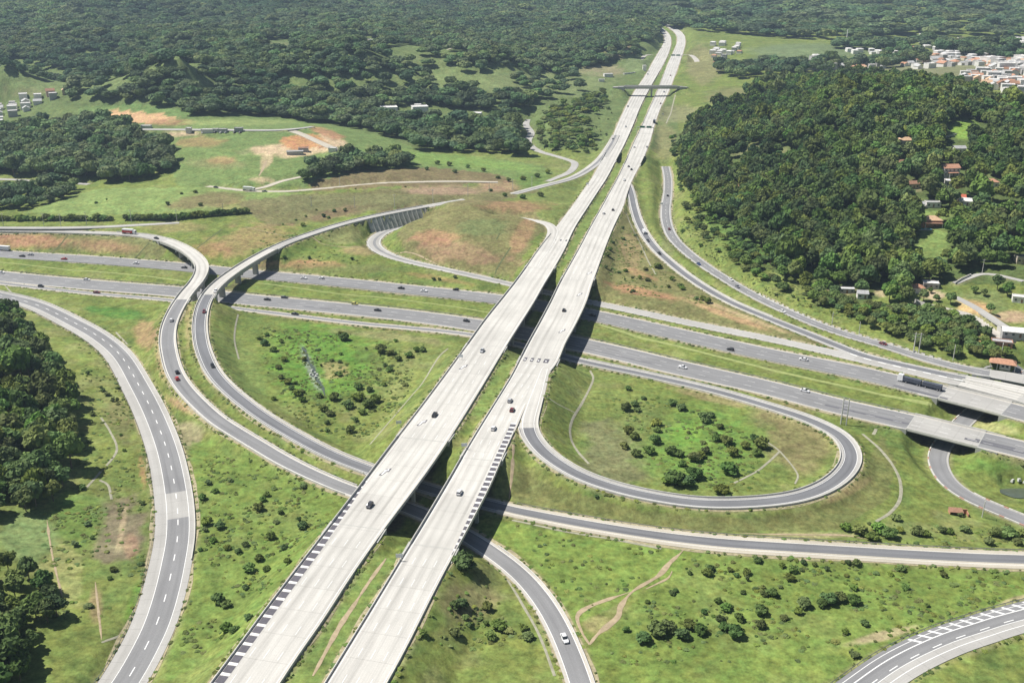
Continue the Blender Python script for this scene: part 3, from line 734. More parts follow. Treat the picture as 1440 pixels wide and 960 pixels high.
f1 = nz(0.45, 6, 0.7); f2 = nz(0.09, 5, 0.6)
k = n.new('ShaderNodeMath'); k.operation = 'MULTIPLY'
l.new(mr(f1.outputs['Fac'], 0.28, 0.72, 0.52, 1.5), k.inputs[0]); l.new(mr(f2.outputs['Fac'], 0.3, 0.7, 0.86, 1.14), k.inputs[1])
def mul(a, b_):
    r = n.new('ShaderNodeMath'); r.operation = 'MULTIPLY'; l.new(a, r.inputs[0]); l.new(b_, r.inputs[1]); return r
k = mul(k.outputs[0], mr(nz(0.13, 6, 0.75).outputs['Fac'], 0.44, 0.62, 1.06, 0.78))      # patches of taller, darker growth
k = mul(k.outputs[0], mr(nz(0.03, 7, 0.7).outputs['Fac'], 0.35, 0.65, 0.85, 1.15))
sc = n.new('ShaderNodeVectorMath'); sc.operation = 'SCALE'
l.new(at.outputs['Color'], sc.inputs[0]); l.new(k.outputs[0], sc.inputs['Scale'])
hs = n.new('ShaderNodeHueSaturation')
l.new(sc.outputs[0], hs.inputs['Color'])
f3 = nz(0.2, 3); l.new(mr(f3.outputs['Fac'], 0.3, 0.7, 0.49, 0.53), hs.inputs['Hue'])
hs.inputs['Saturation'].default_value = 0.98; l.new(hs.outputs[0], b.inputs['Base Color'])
bp = n.new('ShaderNodeBump'); bp.inputs['Strength'].default_value = 0.6; bp.inputs['Distance'].default_value = 0.6
l.new(f1.outputs['Fac'], bp.inputs['Height']); l.new(bp.outputs[0], b.inputs['Normal'])
me.materials.append(m)
M['ground'] = m
# ---------------------------------------------------------------- road surfaces
def ribbon(name, road, i0, i1, strips, parent=None, dz=0.0, skirt=0.7, fractions=True, mb=None):
    """strips: (from, to, material) across the road, -1 left edge .. 1 right edge"""
    own = mb is None
    if own: mb = MB()
    for k in range(i0, i1):
        for a, b_, mat in strips:
            pa = a * road.hw[k] if fractions else a; pb = b_ * road.hw[k] if fractions else b_
            qa = a * road.hw[k + 1] if fractions else a; qb = b_ * road.hw[k + 1] if fractions else b_
            mb.face([road.at(k, pa, dz), road.at(k, pb, dz), road.at(k + 1, qb, dz), road.at(k + 1, qa, dz)], M[mat],
                    [(pa, road.s[k]), (pb, road.s[k]), (qb, road.s[k + 1]), (qa, road.s[k + 1])])
        if skirt:
            for sgn, st in ((-1, strips[0]), (1, strips[-1])):
                w0 = sgn * road.hw[k]; w1 = sgn * road.hw[k + 1]
                q = [road.at(k, w0, dz), road.at(k + 1, w1, dz), road.at(k + 1, w1, dz - skirt), road.at(k, w0, dz - skirt)]
                mb.face(q if sgn < 0 else q[::-1], M['struct'])
    if own: return mb.build(name, parent)


def spans(flag, want):
    """index ranges (inclusive) of road samples that are / are not on a bridge"""
    out = []; i = 0; n = len(flag)
    while i < n:
        if flag[i] == want:
            j = i
            while j + 1 < n and flag[j + 1] == want: j += 1
            a, b_ = i, j
            if not want:                       # run up to the bridge ends
                if a > 0: a -= 1
                if b_ < n - 1: b_ += 1
                # bridge covers its own samples; the road butts against them
            out.append((a, b_)); i = j + 1
        else: i += 1
    return out


def solid_line(mb, road, i0, i1, off, w=0.22, mat='paint', dz=0.02, frac=True):
    for k in range(i0, i1):
        a = off * road.hw[k] if frac else off; b_ = off * road.hw[k + 1] if frac else off
        mb.face([road.at(k, a - w / 2, dz), road.at(k, a + w / 2, dz), road.at(k + 1, b_ + w / 2, dz), road.at(k + 1, b_ - w / 2, dz)], M[mat])


def pt(road, s, off, dz=0.0):
    """point at arc length s, offset to the right"""
    k = min(max(int(np.searchsorted(road.s, s)) - 1, 0), len(road.s) - 2)
    t = (s - road.s[k]) / (road.s[k + 1] - road.s[k] + 1e-9)
    a = road.at(k, off, dz); b_ = road.at(k + 1, off, dz)
    return tuple(a[i] + (b_[i] - a[i]) * t for i in range(3))


def dashes(mb, road, i0, i1, off, ln=4.0, gap=8.0, w=0.22, dz=0.02, mat='paint', frac=True):
    s = road.s[i0] + 1; e = road.s[i1]
    while s + ln < e:
        k = min(max(int(np.searchsorted(road.s, s)) - 1, 0), len(road.s) - 2)
        o = off * road.hw[k] if frac else off
        mb.face([pt(road, s, o - w / 2, dz), pt(road, s, o + w / 2, dz), pt(road, s + ln, o + w / 2, dz), pt(road, s + ln, o - w / 2, dz)], M[mat])
        s += ln + gap


def road_pieces(road, name, label, strips, lines=(), dash=(), special=None):
    """the parts of a road that lie on the ground; strips may be a list of (i0, i1, strips)"""
    first = None
    for (a, b_) in spans(road.bridge, False):
        zones = special if special else [(0, len(road.xyz) - 1, strips)]
        for (z0, z1, st) in zones:
            i0, i1 = max(a, z0), min(b_, z1)
            if i1 <= i0: continue
            o = ribbon(name, road, i0, i1, st)
            tag(o, label, kind='structure')
            mb = MB(); mb2 = MB()
            for off in lines: solid_line(mb, road, i0, i1, off, 0.2)
            for off in dash: dashes(mb2, road, i0, i1, off, w=.34 if road is R1 else .16)
            if mb.f: tag(mb.build('edge_line', o), kind='stuff')
            if mb2.f: tag(mb2.build('lane_dash', o), kind='stuff')


def wall_along(mb, road, i0, i1, off, w, h, mat, z0=-0.15, frac=False):
    """a low wall (barrier, parapet) along the road, slightly narrower at the top"""
    P = []
    for k in range(i0, i1 + 1):
        o = off * road.hw[k] if frac else off
        sgn = 1 if o > 0 else -1
        o = sgn * (road.hw[k] + off) if not frac else o
        P.append([road.at(k, o - w / 2, z0), road.at(k, o - w * 0.28, h), road.at(k, o + w * 0.28, h), road.at(k, o + w / 2, z0)])
    for a, b_ in zip(P[:-1], P[1:]):
        for i in range(3):
            mb.face([a[i + 1], a[i], b_[i], b_[i + 1]], M[mat])
    mb.face(P[0][::-1], M[mat]); mb.face(P[-1], M[mat])


def edge_wall(mb, road, i0, i1, side, inset, w, h, mat, z0=-0.15):
    P = []
    for k in range(i0, i1 + 1):
        o = side * (road.hw[k] - inset)
        P.append([road.at(k, o - w / 2, z0), road.at(k, o - w * 0.28, h), road.at(k, o + w * 0.28, h), road.at(k, o + w / 2, z0)])
    for a, b_ in zip(P[:-1], P[1:]):
        for i in range(3):
            mb.face([a[i + 1], a[i], b_[i], b_[i + 1]], M[mat])
    mb.face(P[0][::-1], M[mat]); mb.face(P[-1], M[mat])


def barrier(road, i0, i1, side, label, group=None, inset=0.25, w=0.45, h=0.65, mat='barrier', name='concrete_barrier'):
    """a barrier on the ground beside the road, left out on bridges, which have their own parapets"""
    i0, i1 = sorted((i0, i1))
    f = road.bridge.copy(); f[:i0] = True; f[i1 + 1:] = True
    k = (i0 + i1) // 2
    root = empty(name, tuple(road.xyz[k])); O = road.xyz[k]
    for a, b_ in spans(f, False):
        a = max(a, i0); b_ = min(b_, i1)
        if b_ - a > 1:
            mb = MB(); edge_wall(mb, road, a, b_, side, inset, w, h, mat)
            mb.v = [(v[0] - O[0], v[1] - O[1], v[2] - O[2]) for v in mb.v]
            mb.build('barrier_run', root)
    return tag(root, label, 'barrier', group)


def bridge(road, i0, i1, strips, label, thick=0.35, beams=5, beam_h=1.5, every=24.0, cols=3, lines=(), dash=(), name='bridge', rail=0.9, pier_w=1.1, skew=None, walls=True, group=None):
    mid = (i0 + i1) // 2
    root = empty(name, (road.xyz[mid, 0], road.xyz[mid, 1], float(height(road.xyz[mid, 0], road.xyz[mid, 1]))))
    tag(root, label, 'bridge', group)
    O = Vector(root.location)
    def fin(mb, nm):
        mb.v = [(v[0] - O.x, v[1] - O.y, v[2] - O.z) for v in mb.v]
        return mb.build(nm, root)
    mb = MB()
    ribbon('', road, i0, i1, strips, skirt=0, mb=mb)
    for k in range(i0, i1):
        w0, w1 = road.hw[k], road.hw[k + 1]
        for sgn in (-1, 1):
            q = [road.at(k, sgn * w0), road.at(k + 1, sgn * w1), road.at(k + 1, sgn * w1, -thick), road.at(k, sgn * w0, -thick)]
            mb.face(q if sgn < 0 else q[::-1], M['struct'])
        mb.face([road.at(k, -w0, -thick), road.at(k + 1, -w1, -thick), road.at(k + 1, w1, -thick), road.at(k, w0, -thick)], M['struct'])
    slab = fin(mb, 'deck_slab')
    ml = MB()
    for off in lines: solid_line(ml, road, i0, i1, off)
    for off in dash: dashes(ml, road, i0, i1, off)
    for s in (road.s[i0] + 0.25, road.s[i1] - 0.25):           # expansion joints
        ml.face([pt(road, s - .2, -road.hw[i0] * .97, .015), pt(road, s - .2, road.hw[i0] * .97, .015), pt(road, s + .2, road.hw[i0] * .97, .015), pt(road, s + .2, -road.hw[i0] * .97, .015)], M['struct'])
    if ml.f:
        lo = fin(ml, 'road_marking'); lo.parent = slab; tag(lo, kind='stuff')
    for sgn in (-1, 1):
        mb = MB(); edge_wall(mb, road, i0, i1, sgn, 0.22, 0.42, rail, 'barrier', z0=0.003)
        fin(mb, 'parapet')
    for j in range(beams):
        f = -0.8 + 1.6 * j / max(beams - 1, 1)
        mb = MB()
        for k in range(i0, i1):
            c0, c1 = f * road.hw[k], f * road.hw[k + 1]; hw = 0.35
            T = [(c0 - hw, k), (c0 + hw, k), (c1 + hw, k + 1), (c1 - hw, k + 1)]
            lo_ = [road.at(kk, o, -thick - beam_h) for o, kk in T]; hi = [road.at(kk, o, -thick - 0.003) for o, kk in T]
            mb.face([lo_[0], lo_[3], hi[3], hi[0]], M['struct']); mb.face([lo_[2], lo_[1], hi[1], hi[2]], M['struct'])
            mb.face(lo_[::-1], M['struct'])
            if k == i0: mb.face([lo_[1], lo_[0], hi[0], hi[1]], M['struct'])
            if k == i1 - 1: mb.face([lo_[3], lo_[2], hi[2], hi[3]], M['struct'])
        fin(mb, 'girder')
    L = road.s[i1] - road.s[i0]
    n = max(0, int(round(L / every)) - 1)
    for q in range(n):
        s = road.s[i0] + L * (q + 1) / (n + 1)
        k = int(np.searchsorted(road.s, s)); hwk = road.hw[k]
        mb = MB(); z_under = road.xyz[k, 2] - thick - beam_h
        ang = math.atan2(road.dir[k, 1], road.dir[k, 0])
        c = pt(road, s, 0)
        mb.box((c[0], c[1], z_under - 0.5), (1.3, hwk * 1.75, 0.99), M['struct'], ang)
        for j in range(cols):
            f = 0 if cols == 1 else -0.72 + 1.44 * j / (cols - 1)
            p = pt(road, s, f * hwk)
            g = float(height(p[0], p[1])) - 1.2
            mb.box((p[0], p[1], (g + z_under - 1) / 2), (pier_w, pier_w * (2.2 if cols == 1 else 1.2), z_under - 1 - g), M['struct'], ang)
        fin(mb, 'pier')
    if walls:
        for k, sg in ((i0, 1), (i1, -1)):
            mb = MB(); w = road.hw[k]; dxy = road.dir[k] * sg
            def P(off, al, z):
                b_ = road.at(k, off); return (b_[0] - dxy[0] * al, b_[1] - dxy[1] * al, z)
            zt = road.xyz[k, 2] - thick - 0.01
            zb = min(float(height(*(np.array(P(o, -3, 0))[:2]))) for o in (-w, 0, w)) - 1.5
            bot = [P(-w, 1.2, zb), P(w, 1.2, zb), P(w, -0.6, zb), P(-w, -0.6, zb)]
            top = [P(-w, 1.2, zt), P(w, 1.2, zt), P(w, -0.6, zt), P(-w, -0.6, zt)]
            if sg < 0: bot = bot[::-1]; top = top[::-1]
            mb.hexa(bot, top, M['struct'])
            for sd in (-1, 1):           # wing walls along the bank
                b0 = [P(sd * w, 8, zb), P(sd * (w + .5), 8, zb), P(sd * (w + .5), -.6, zb), P(sd * w, -.6, zb)]
                zt2 = road.xyz[k, 2] + 0.5
                t0 = [P(sd * w, 8, zt2 - .4), P(sd * (w + .5), 8, zt2 - .4), P(sd * (w + .5), -.6, zt2), P(sd * w, -.6, zt2)]
                mb.hexa(b0, t0, M['struct'])
            fin(mb, 'abutment')
    return root


DECK = [(-1, -.9, 'deck_shoulder'), (-.9, .9, 'deck'), (.9, 1, 'deck_shoulder')]
LOWH = [(-1, -.88, 'gravel'), (-.88, .88, 'asphalt'), (.88, 1, 'gravel')]
LOWC = [(-1, -.88, 'deck_shoulder'), (-.88, .88, 'concrete'), (.88, 1, 'deck_shoulder')]
RAMP = [(-1, -.62, 'concrete'), (-.62, .62, 'asphalt'), (.62, 1, 'concrete')]
RAMPD = [(-1, -.62, 'concrete'), (-.62, .55, 'asphalt_dark'), (.55, 1, 'concrete')]
CONC = [(-1, 1, 'concrete')]
DCON = [(-1, 1, 'deck')]
dl = (-.45, 0.0, .45)
road_pieces(A, 'highway_carriageway', 'wide pale concrete carriageway on the left of the raised main highway', DECK, (-.86, .86), dl)
road_pieces(B, 'highway_carriageway', 'wide pale concrete carriageway on the right of the raised main highway', DECK, (-.86, .86), dl)
road_pieces(HN, 'low_highway', 'grey asphalt carriageway of the lower highway, the one farther off', LOWH, (-.85, .85), (-.28, .28))
road_pieces(HS, 'low_highway', 'grey asphalt carriageway of the lower highway, the nearer one', LOWH, (-.85, .85), (-.28, .28))
road_pieces(X, 'side_road', 'pale concrete side lane along the far edge of the lower highway', CONC, (-.85, .85))
road_pieces(R6, 'ramp_road', 'dark ramp leaving the right carriageway and bending down to the lower highway', RAMPD, (-.6, .53))
k1 = R7.near_p(936, 295)
road_pieces(R7, 'ramp_road', 'grey two lane road curving along the foot of the wooded hill', None, (-.72, .72), (0,), special=[(0, len(R7.s) - 1, [(-1, -.78, 'concrete'), (-.78, .75, 'asphalt'), (.75, 1, 'concrete')])])
kl = LOOP.near_p(743, 603); kj = LOOP.near_p(800, 504)
road_pieces(LOOP, 'loop_ramp', 'loop ramp with dark asphalt between pale concrete edges', None, (-.55, .55), special=[(0, kl, DCON), (kl, kj, RAMPD), (kj, len(LOOP.s) - 1, [(-1, -.45, 'gravel'), (-.45, .75, 'asphalt'), (.75, 1, 'gravel')])])
ka = R1.near_p(246, 693); kb = R1.near_p(246, 728)
R1S = [(-1, -.70, 'concrete'), (-.70, .42, 'asphalt'), (.42, 1, 'concrete')]
road_pieces(R1, 'ramp_road', 'broad curving ramp with dashed centre line at the left', None, (-.68, .41), (-.13,), special=[(0, ka, R1S), (ka, kb, [(-1, -.70, 'concrete'), (-.70, .42, 'concrete'), (.42, 1, 'concrete')]), (kb, len(R1.s) - 1, R1S)])
kr = r2b[1]
RW = [(-1, -.74, 'deck_shoulder'), (-.74, .74, 'asphalt'), (.74, 1, 'deck_shoulder')]
road_pieces(R2, 'ramp_road', 'S shaped ramp road with bright concrete edges', None, (-.72, .72), special=[(0, r2b[0], CONC), (r2b[1], len(R2.s) - 1, RW)])
ke = R3.near_p(705, 713)
road_pieces(R3, 'ramp_road', 'ramp road sweeping down from the retaining wall and under the main highway', None, (-.6, .6), special=[(0, r3b[0], CONC), (r3b[1], ke, [(-1, -.74, 'deck_shoulder'), (-.74, .74, 'asphalt_dark'), (.74, 1, 'concrete')]), (ke, len(R3.s) - 1, [(-1, -.55, 'gravel'), (-.55, .4, 'asphalt_dark'), (.4, 1, 'gravel')])])
road_pieces(R4, 'ramp_road', 'light concrete ramp bending round the reddish mound below the retaining wall', [(-1, -.3, 'concrete'), (-.3, .1, 'asphalt'), (.1, 1, 'concrete')], (-.8, .8))
road_pieces(R5, 'ramp_road', 'short pale ramp that joins the left carriageway behind the mound', DCON, (-.8,))
road_pieces(R8, 'ramp_road', 'ramp that joins the far left carriageway from the valley', [(-1, -.3, 'deck'), (-.3, .3, 'asphalt'), (.3, 1, 'concrete')], ())
road_pieces(U, 'underpass_road', 'sunken grey road that passes beneath the lower highway at the right', [(-1, -.8, 'concrete'), (-.8, .8, 'asphalt'), (.8, 1, 'concrete')], ())
road_pieces(BR, 'ramp_road', 'grey road with white hatching in the bottom right corner', [(-1, .2, 'asphalt'), (.2, 1, 'concrete')], (-.78, .2))
for r, lab, st in ((LOC, 'narrow pale service road above the cut slope', CONC), (U1, 'thin pale local road across the brown hillside', [(-1, 1, 'gravel')]), (U3, 'narrow local road along the dark wood', CONC),
                   (U4, 'short branch of the pale local road', [(-1, 1, 'gravel')]), (V1, 'grey road along the flat building ground', CONC), (V2, 'white road going down past the building ground', [(-1, 1, 'gravel')]),
                   (W1, 'winding local road in the valley left of the highway', CONC), (O1, 'pale road that crosses over both carriageways', CONC), (T1, 'white road on the far wooded hill', [(-1, 1, 'gravel')]),
                   (P1, 'small pale loop road left of the far highway', [(-1, 1, 'deck_shoulder')]), (P2, 'small pale loop road right of the far highway', [(-1, 1, 'deck_shoulder')]), (V3, 'grey lane below the orange earth bank', CONC), (V4, 'pale lane at the foot of the wooded garden', CONC), (V5, 'whitish yard lane beside the houses', [(-1, 1, 'deck_shoulder')])):
    road_pieces(r, 'local_road', lab, st)

# bridges of the main highway
kw = dict(beams=6, beam_h=1.5, cols=3, every=30, lines=(-.86, .86))
bridge(A, *a_n, DECK, 'left concrete viaduct deck nearest the camera, over the two ramp roads', **kw)
bridge(B, *b_n, DECK, 'right concrete viaduct deck nearest the camera, over the two ramp roads', **kw)
bridge(A, *a_f, DECK, 'left concrete viaduct deck over the lower highway', **kw)
bridge(B, *b_f, DECK, 'right concrete viaduct deck over the lower highway', **kw)
bridge(A, *a_t, DECK, 'small far bridge of the left carriageway over the valley ramp', beams=3, beam_h=1.0, every=60)
bridge(B, *b_t, DECK, 'small far bridge of the right carriageway over the valley lane', beams=3, beam_h=1.0, every=60)
RB = [(-1, -.82, 'deck_shoulder'), (-.82, .82, 'deck'), (.82, 1, 'deck_shoulder')]
bridge(R2, *r2b, RB, 'curved ramp bridge over the lower highway, the left one of two', thick=1.3, beams=1, beam_h=.9, cols=1, every=24, pier_w=1.6)
bridge(R3, *r3b, RB, 'curved ramp bridge over the lower highway, the right one of two', thick=1.3, beams=1, beam_h=.9, cols=1, every=24, pier_w=1.6)
bridge(HN, *hnb, LOWC, 'concrete bridge of the farther lower carriageway over the sunken road, behind the parked truck', beams=5, beam_h=.9, every=200, dash=(-.28, .28))
bridge(HS, *hsb, LOWC, 'concrete bridge of the nearer lower carriageway over the sunken road', beams=5, beam_h=.9, every=200, dash=(-.28, .28))
bridge(X, *xb, DCON, 'pale side lane bridge over the sunken road next to the far lower carriageway', beams=3, beam_h=.9, every=200, rail=.7)
bridge(R6, *r6b, DCON, 'pale ramp bridge over the sunken road in front of the red roofed gatehouse', beams=3, beam_h=.9, every=200, rail=.15)
bridge(R7, *r7b, CONC, 'grey road bridge over the sunken road beside the gatehouse', beams=3, beam_h=.9, every=200, rail=.15)
bridge(O1, *o1b, RB, 'far concrete overpass crossing above both main carriageways', thick=.9, beams=3, beam_h=1.6, cols=2, every=46, rail=1.3)

# barriers along the roads
nA, nB = len(A.s) - 1, len(B.s) - 1
barrier(A, A.near_y(1010), A.near_y(330), -1, 'low concrete barrier on the outer edge of the left main carriageway')
barrier(A, 0, A.near_y(100), 1, 'low concrete barrier on the median edge of the left main carriageway')
barrier(B, 0, B.near_y(100), -1, 'low concrete barrier on the median edge of the right main carriageway')
barrier(B, 0, B.near_y(604), 1, 'low concrete barrier on the outer edge of the right main carriageway before the loop')
barrier(B, B.near_y(520), B.near_y(300), 1, 'low concrete barrier on the outer edge of the right main carriageway beyond the loop ramp')
barrier(LOOP, LOOP.near_p(742, 603), LOOP.near_p(820, 508), 1, 'white concrete barrier on the outer side of the loop ramp')
barrier(LOOP, LOOP.near_p(753, 558), LOOP.near_p(820, 508), -1, 'white concrete barrier on the inner side of the loop ramp')
barrier(R2, 0, R2.near_p(495, 690), 1, 'concrete barrier on the inner edge of the S shaped ramp')
barrier(R2, R2.near_p(160, 329), R2.near_p(495, 690), -1, 'concrete barrier on the outer edge of the S shaped ramp')
barrier(R3, R3.near_p(600, 290), R3.near_p(519, 660), 1, 'concrete barrier on the left edge of the right hand ramp')
barrier(R3, R3.near_p(600, 290), R3.near_p(519, 660), -1, 'concrete barrier on the right edge of the right hand ramp')
barrier(R1, 0, R1.near_p(240, 790), -1, 'concrete barrier on the outer edge of the broad left ramp')
barrier(R2, R2.near_p(690, 775), len(R2.s) - 1, -1, 'concrete barrier on the right edge of the ramp at the bottom centre')
barrier(R6, R6.near_p(889, 280), R6.near_p(1080, 447), 1, 'white barrier on the near edge of the ramp below the right carriageway', h=.7)
barrier(R6, R6.near_p(889, 280), R6.near_p(1080, 447), -1, 'white barrier on the far edge of the ramp below the right carriageway', h=.7)
# ---------------------------------------------------------------- vegetation
def leafy(name, dark, light, trans=0.25):
    m, n, l, b = new_mat(name)
    b.inputs['Roughness'].default_value = 0.75; b.inputs['Specular IOR Level'].default_value = 0.12
    oi = n.new('ShaderNodeObjectInfo'); geo = n.new('ShaderNodeNewGeometry')
    t = n.new('ShaderNodeTexNoise'); t.inputs['Scale'].default_value = 0.16; t.inputs['Detail'].default_value = 5; t.inputs['Roughness'].default_value = .65
    l.new(geo.outputs['Position'], t.inputs['Vector'])
    at = n.new('ShaderNodeAttribute'); at.attribute_name = 'tone'; at.attribute_type = 'GEOMETRY'
    def mth(op, a, b_):
        r = n.new('ShaderNodeMath'); r.operation = op
        for i, v in enumerate((a, b_)):
            if isinstance(v, (int, float)): r.inputs[i].default_value = v
            else: l.new(v, r.inputs[i])
        return r.outputs[0]
    s = mth('ADD', mth('MULTIPLY', oi.outputs['Random'], .5), mth('MULTIPLY', mth('SUBTRACT', t.outputs['Fac'], .25), .9))
    t2 = n.new('ShaderNodeTexNoise'); t2.inputs['Scale'].default_value = 0.007; t2.inputs['Detail'].default_value = 6
    l.new(geo.outputs['Position'], t2.inputs['Vector'])
    s = mth('ADD', s, mth('MULTIPLY', mth('SUBTRACT', t2.outputs['Fac'], .48), 2.0))
    s = mth('ADD', s, mth('MULTIPLY', mth('SUBTRACT', at.outputs['Fac'], .5), .45))
    mx = n.new('ShaderNodeMix'); mx.data_type = 'RGBA'
    mx.inputs[6].default_value = (*dark, 1); mx.inputs[7].default_value = (*light, 1)
    cl = n.new('ShaderNodeClamp'); l.new(s, cl.inputs[0]); l.new(cl.outputs[0], mx.inputs[0])
    hs = n.new('ShaderNodeHueSaturation'); l.new(mx.outputs[2], hs.inputs['Color'])
    wnz = n.new('ShaderNodeTexWhiteNoise'); wnz.noise_dimensions = '1D'; l.new(mth('MULTIPLY', oi.outputs['Random'], 91.7), wnz.inputs['W'])
    mr_ = n.new('ShaderNodeMapRange'); l.new(wnz.outputs['Value'], mr_.inputs[0]); mr_.inputs[3].default_value = 0.455; mr_.inputs[4].default_value = 0.53
    l.new(mr_.outputs[0], hs.inputs['Hue'])
    mr2 = n.new('ShaderNodeMapRange'); l.new(oi.outputs['Random'], mr2.inputs[0]); mr2.inputs[3].default_value = 0.8; mr2.inputs[4].default_value = 1.05
    l.new(mr2.outputs[0], hs.inputs['Saturation'])
    w2 = n.new('ShaderNodeTexWhiteNoise'); w2.noise_dimensions = '1D'; l.new(mth('MULTIPLY', oi.outputs['Random'], 37.3), w2.inputs['W'])
    mr3 = n.new('ShaderNodeMapRange'); l.new(w2.outputs['Value'], mr3.inputs[0]); mr3.inputs[3].default_value = 0.72; mr3.inputs[4].default_value = 1.4
    l.new(mr3.outputs[0], hs.inputs['Value'])
    l.new(hs.outputs[0], b.inputs['Base Color'])
    tr = n.new('ShaderNodeBsdfTranslucent'); l.new(hs.outputs[0], tr.inputs['Color'])
    ms = n.new('ShaderNodeMixShader'); ms.inputs[0].default_value = trans
    l.new(b.outputs[0], ms.inputs[1]); l.new(tr.outputs[0], ms.inputs[2]); l.new(ms.outputs[0], n['Material Output'].inputs['Surface'])
    return m

M['leaf'] = leafy('woodland_foliage', (0.044, 0.090, 0.025), (0.170, 0.250, 0.062))
M['leaf_dark'] = leafy('dark_woodland_foliage', (0.060, 0.118, 0.052), (0.175, 0.250, 0.095))
M['leaf_bush'] = leafy('shrub_foliage', (0.070, 0.125, 0.030), (0.185, 0.265, 0.065))
M['leaf_weed'] = leafy('weed_foliage', (0.115, 0.175, 0.040), (0.215, 0.285, 0.075))
M['leaf_scrub'] = leafy('pale_scrub_foliage', (0.085, 0.135, 0.035), (0.200, 0.260, 0.080))
M['bark'] = plain('grey_brown_bark', (0.16, 0.125, 0.09), 0.9, 0.25, 1.5)

_t = (1 + 5 ** .5) / 2
ICO = [Vector(v).normalized() for v in [(-1, _t, 0), (1, _t, 0), (-1, -_t, 0), (1, -_t, 0), (0, -1, _t), (0, 1, _t), (0, -1, -_t), (0, 1, -_t), (_t, 0, -1), (_t, 0, 1), (-_t, 0, -1), (-_t, 0, 1)]]
ICF = [(0, 11, 5), (0, 5, 1), (0, 1, 7), (0, 7, 10), (0, 10, 11), (1, 5, 9), (5, 11, 4), (11, 10, 2), (10, 7, 6), (7, 1, 8), (3, 9, 4), (3, 4, 2), (3, 2, 6), (3, 6, 8), (3, 8, 9), (4, 9, 5), (2, 4, 11), (6, 2, 10), (8, 6, 7), (9, 8, 1)]
def ico(sub):
    V = list(ICO); F = list(ICF)
    for _ in range(sub):
        mid = {}; G = []
        def mp(a, b):
            k = (min(a, b), max(a, b))
            if k not in mid:
                V.append(((V[a] + V[b]) / 2).normalized()); mid[k] = len(V) - 1
            return mid[k]
        for a, b, c in F:
            x, y, z = mp(a, b), mp(b, c), mp(c, a)
            G += [(a, x, z), (b, y, x), (c, z, y), (x, y, z)]
        F = G
    return V, F
IV, IF = ico(1)


def crown_mesh(name, mat, seed, leaves=380, lobes=8, leaf=0.075, flat=0.36, zc=0.62, spread=0.27, low=-0.35):
    """crown of a tree of height 1: overlapping leafy lobes round a dome, outline broken by leaf clumps"""
    r = random.Random(seed)
    V = []; F = []; T = []
    L = [(Vector((0, 0, zc)), 0.27)]
    for i in range(lobes):
        a = 2 * math.pi * (i + r.uniform(-.3, .3)) / lobes
        q = r.uniform(.65, 1.1) * spread
        L.append((Vector((math.cos(a) * q, math.sin(a) * q, zc + r.uniform(-.10, .12))), r.uniform(.14, .22)))
    for i in range(3):
        L.append((Vector((r.uniform(-.12, .12), r.uniform(-.12, .12), zc + r.uniform(.10, .2))), r.uniform(.13, .2)))
    for c, R in L:
        n0 = len(V); tn = r.uniform(.0, .55)
        for v in IV:
            k = R * (0.86 + r.uniform(-.10, .10))
            V.append((c.x + v.x * k, c.y + v.y * k, c.z + v.z * k * flat / .36 * .9)); T.append(max(0, tn + r.uniform(-.2, .2)))
        F += [tuple(n0 + i for i in f) for f in IF]
    for i in range(leaves):
        c, R = r.choice(L)
        d = Vector((r.gauss(0, 1), r.gauss(0, 1), r.gauss(0.35, 1))).normalized()
        if d.z < low: d.z = -d.z
        p = c + Vector((d.x * R, d.y * R, d.z * R * .92)) * r.uniform(.84, 1.16)
        if any((p - c2).length < R2 * .72 for c2, R2 in L): continue
        nrm = (d + Vector((r.gauss(0, .55), r.gauss(0, .55), r.gauss(.25, .5)))).normalized()
        u = nrm.orthogonal().normalized(); w = nrm.cross(u)
        a = r.uniform(0, 6.28); u, w = u * math.cos(a) + w * math.sin(a), w * math.cos(a) - u * math.sin(a)
        s = leaf * r.uniform(.6, 1.25); n0 = len(V); tn = r.random()
        for qa, qb in ((-1, -.7), (.2, -1), (1, .1), (.3, 1), (-.8, .6)):
            q = p + u * s * qa * r.uniform(.7, 1.1) + w * s * qb * r.uniform(.7, 1.1)
            V.append(tuple(q)); T.append(tn)
        F.append(tuple(range(n0, n0 + 5)))
    me = bpy.data.meshes.new(name); me.from_pydata(V, [], F); me.materials.append(mat)
    at = me.attributes.new('tone', 'FLOAT', 'POINT'); at.data.foreach_set('value', T)
    me.update()
    return me


def trunk_mesh(name, seed, top=0.62):
    r = random.Random(seed); mb = MB()
    p = Vector((0, 0, -0.04)); q = Vector((r.uniform(-.02, .02), r.uniform(-.02, .02), top * .55))
    mb.tube(p, q, .030, .022, M['bark'], 6)
    for i in range(4):
        a = 6.28 * i / 4 + r.uniform(-.4, .4)
        mb.tube(q - Vector((0, 0, .03)), q + Vector((math.cos(a) * .2, math.sin(a) * .2, .2)), .015, .006, M['bark'], 4)
    return mb.mesh(name)

CROWNS = [crown_mesh('crown', M['leaf'], 10 + i, 420, 7 + i % 3) for i in range(4)]
CROWNS_D = [crown_mesh('crown', M['leaf_dark'], 30 + i, 420, 7 + i % 3, flat=.44, zc=.58) for i in range(4)]
TRUNKS = [trunk_mesh('trunk', 50 + i) for i in range(3)]
BUSH = [crown_mesh('shrub', M['leaf_bush'], 60 + i, 300, 6, leaf=.085, zc=.30, low=-.1) for i in range(4)]
WEED = [crown_mesh('weed', M['leaf_weed'], 70 + i, 90, 4, leaf=.13, zc=.18, low=0) for i in range(2)]
SCRUB = [crown_mesh('scrub', M['leaf_scrub'], 80 + i, 200, 6, leaf=.10, zc=.30, low=-.1) for i in range(3)]


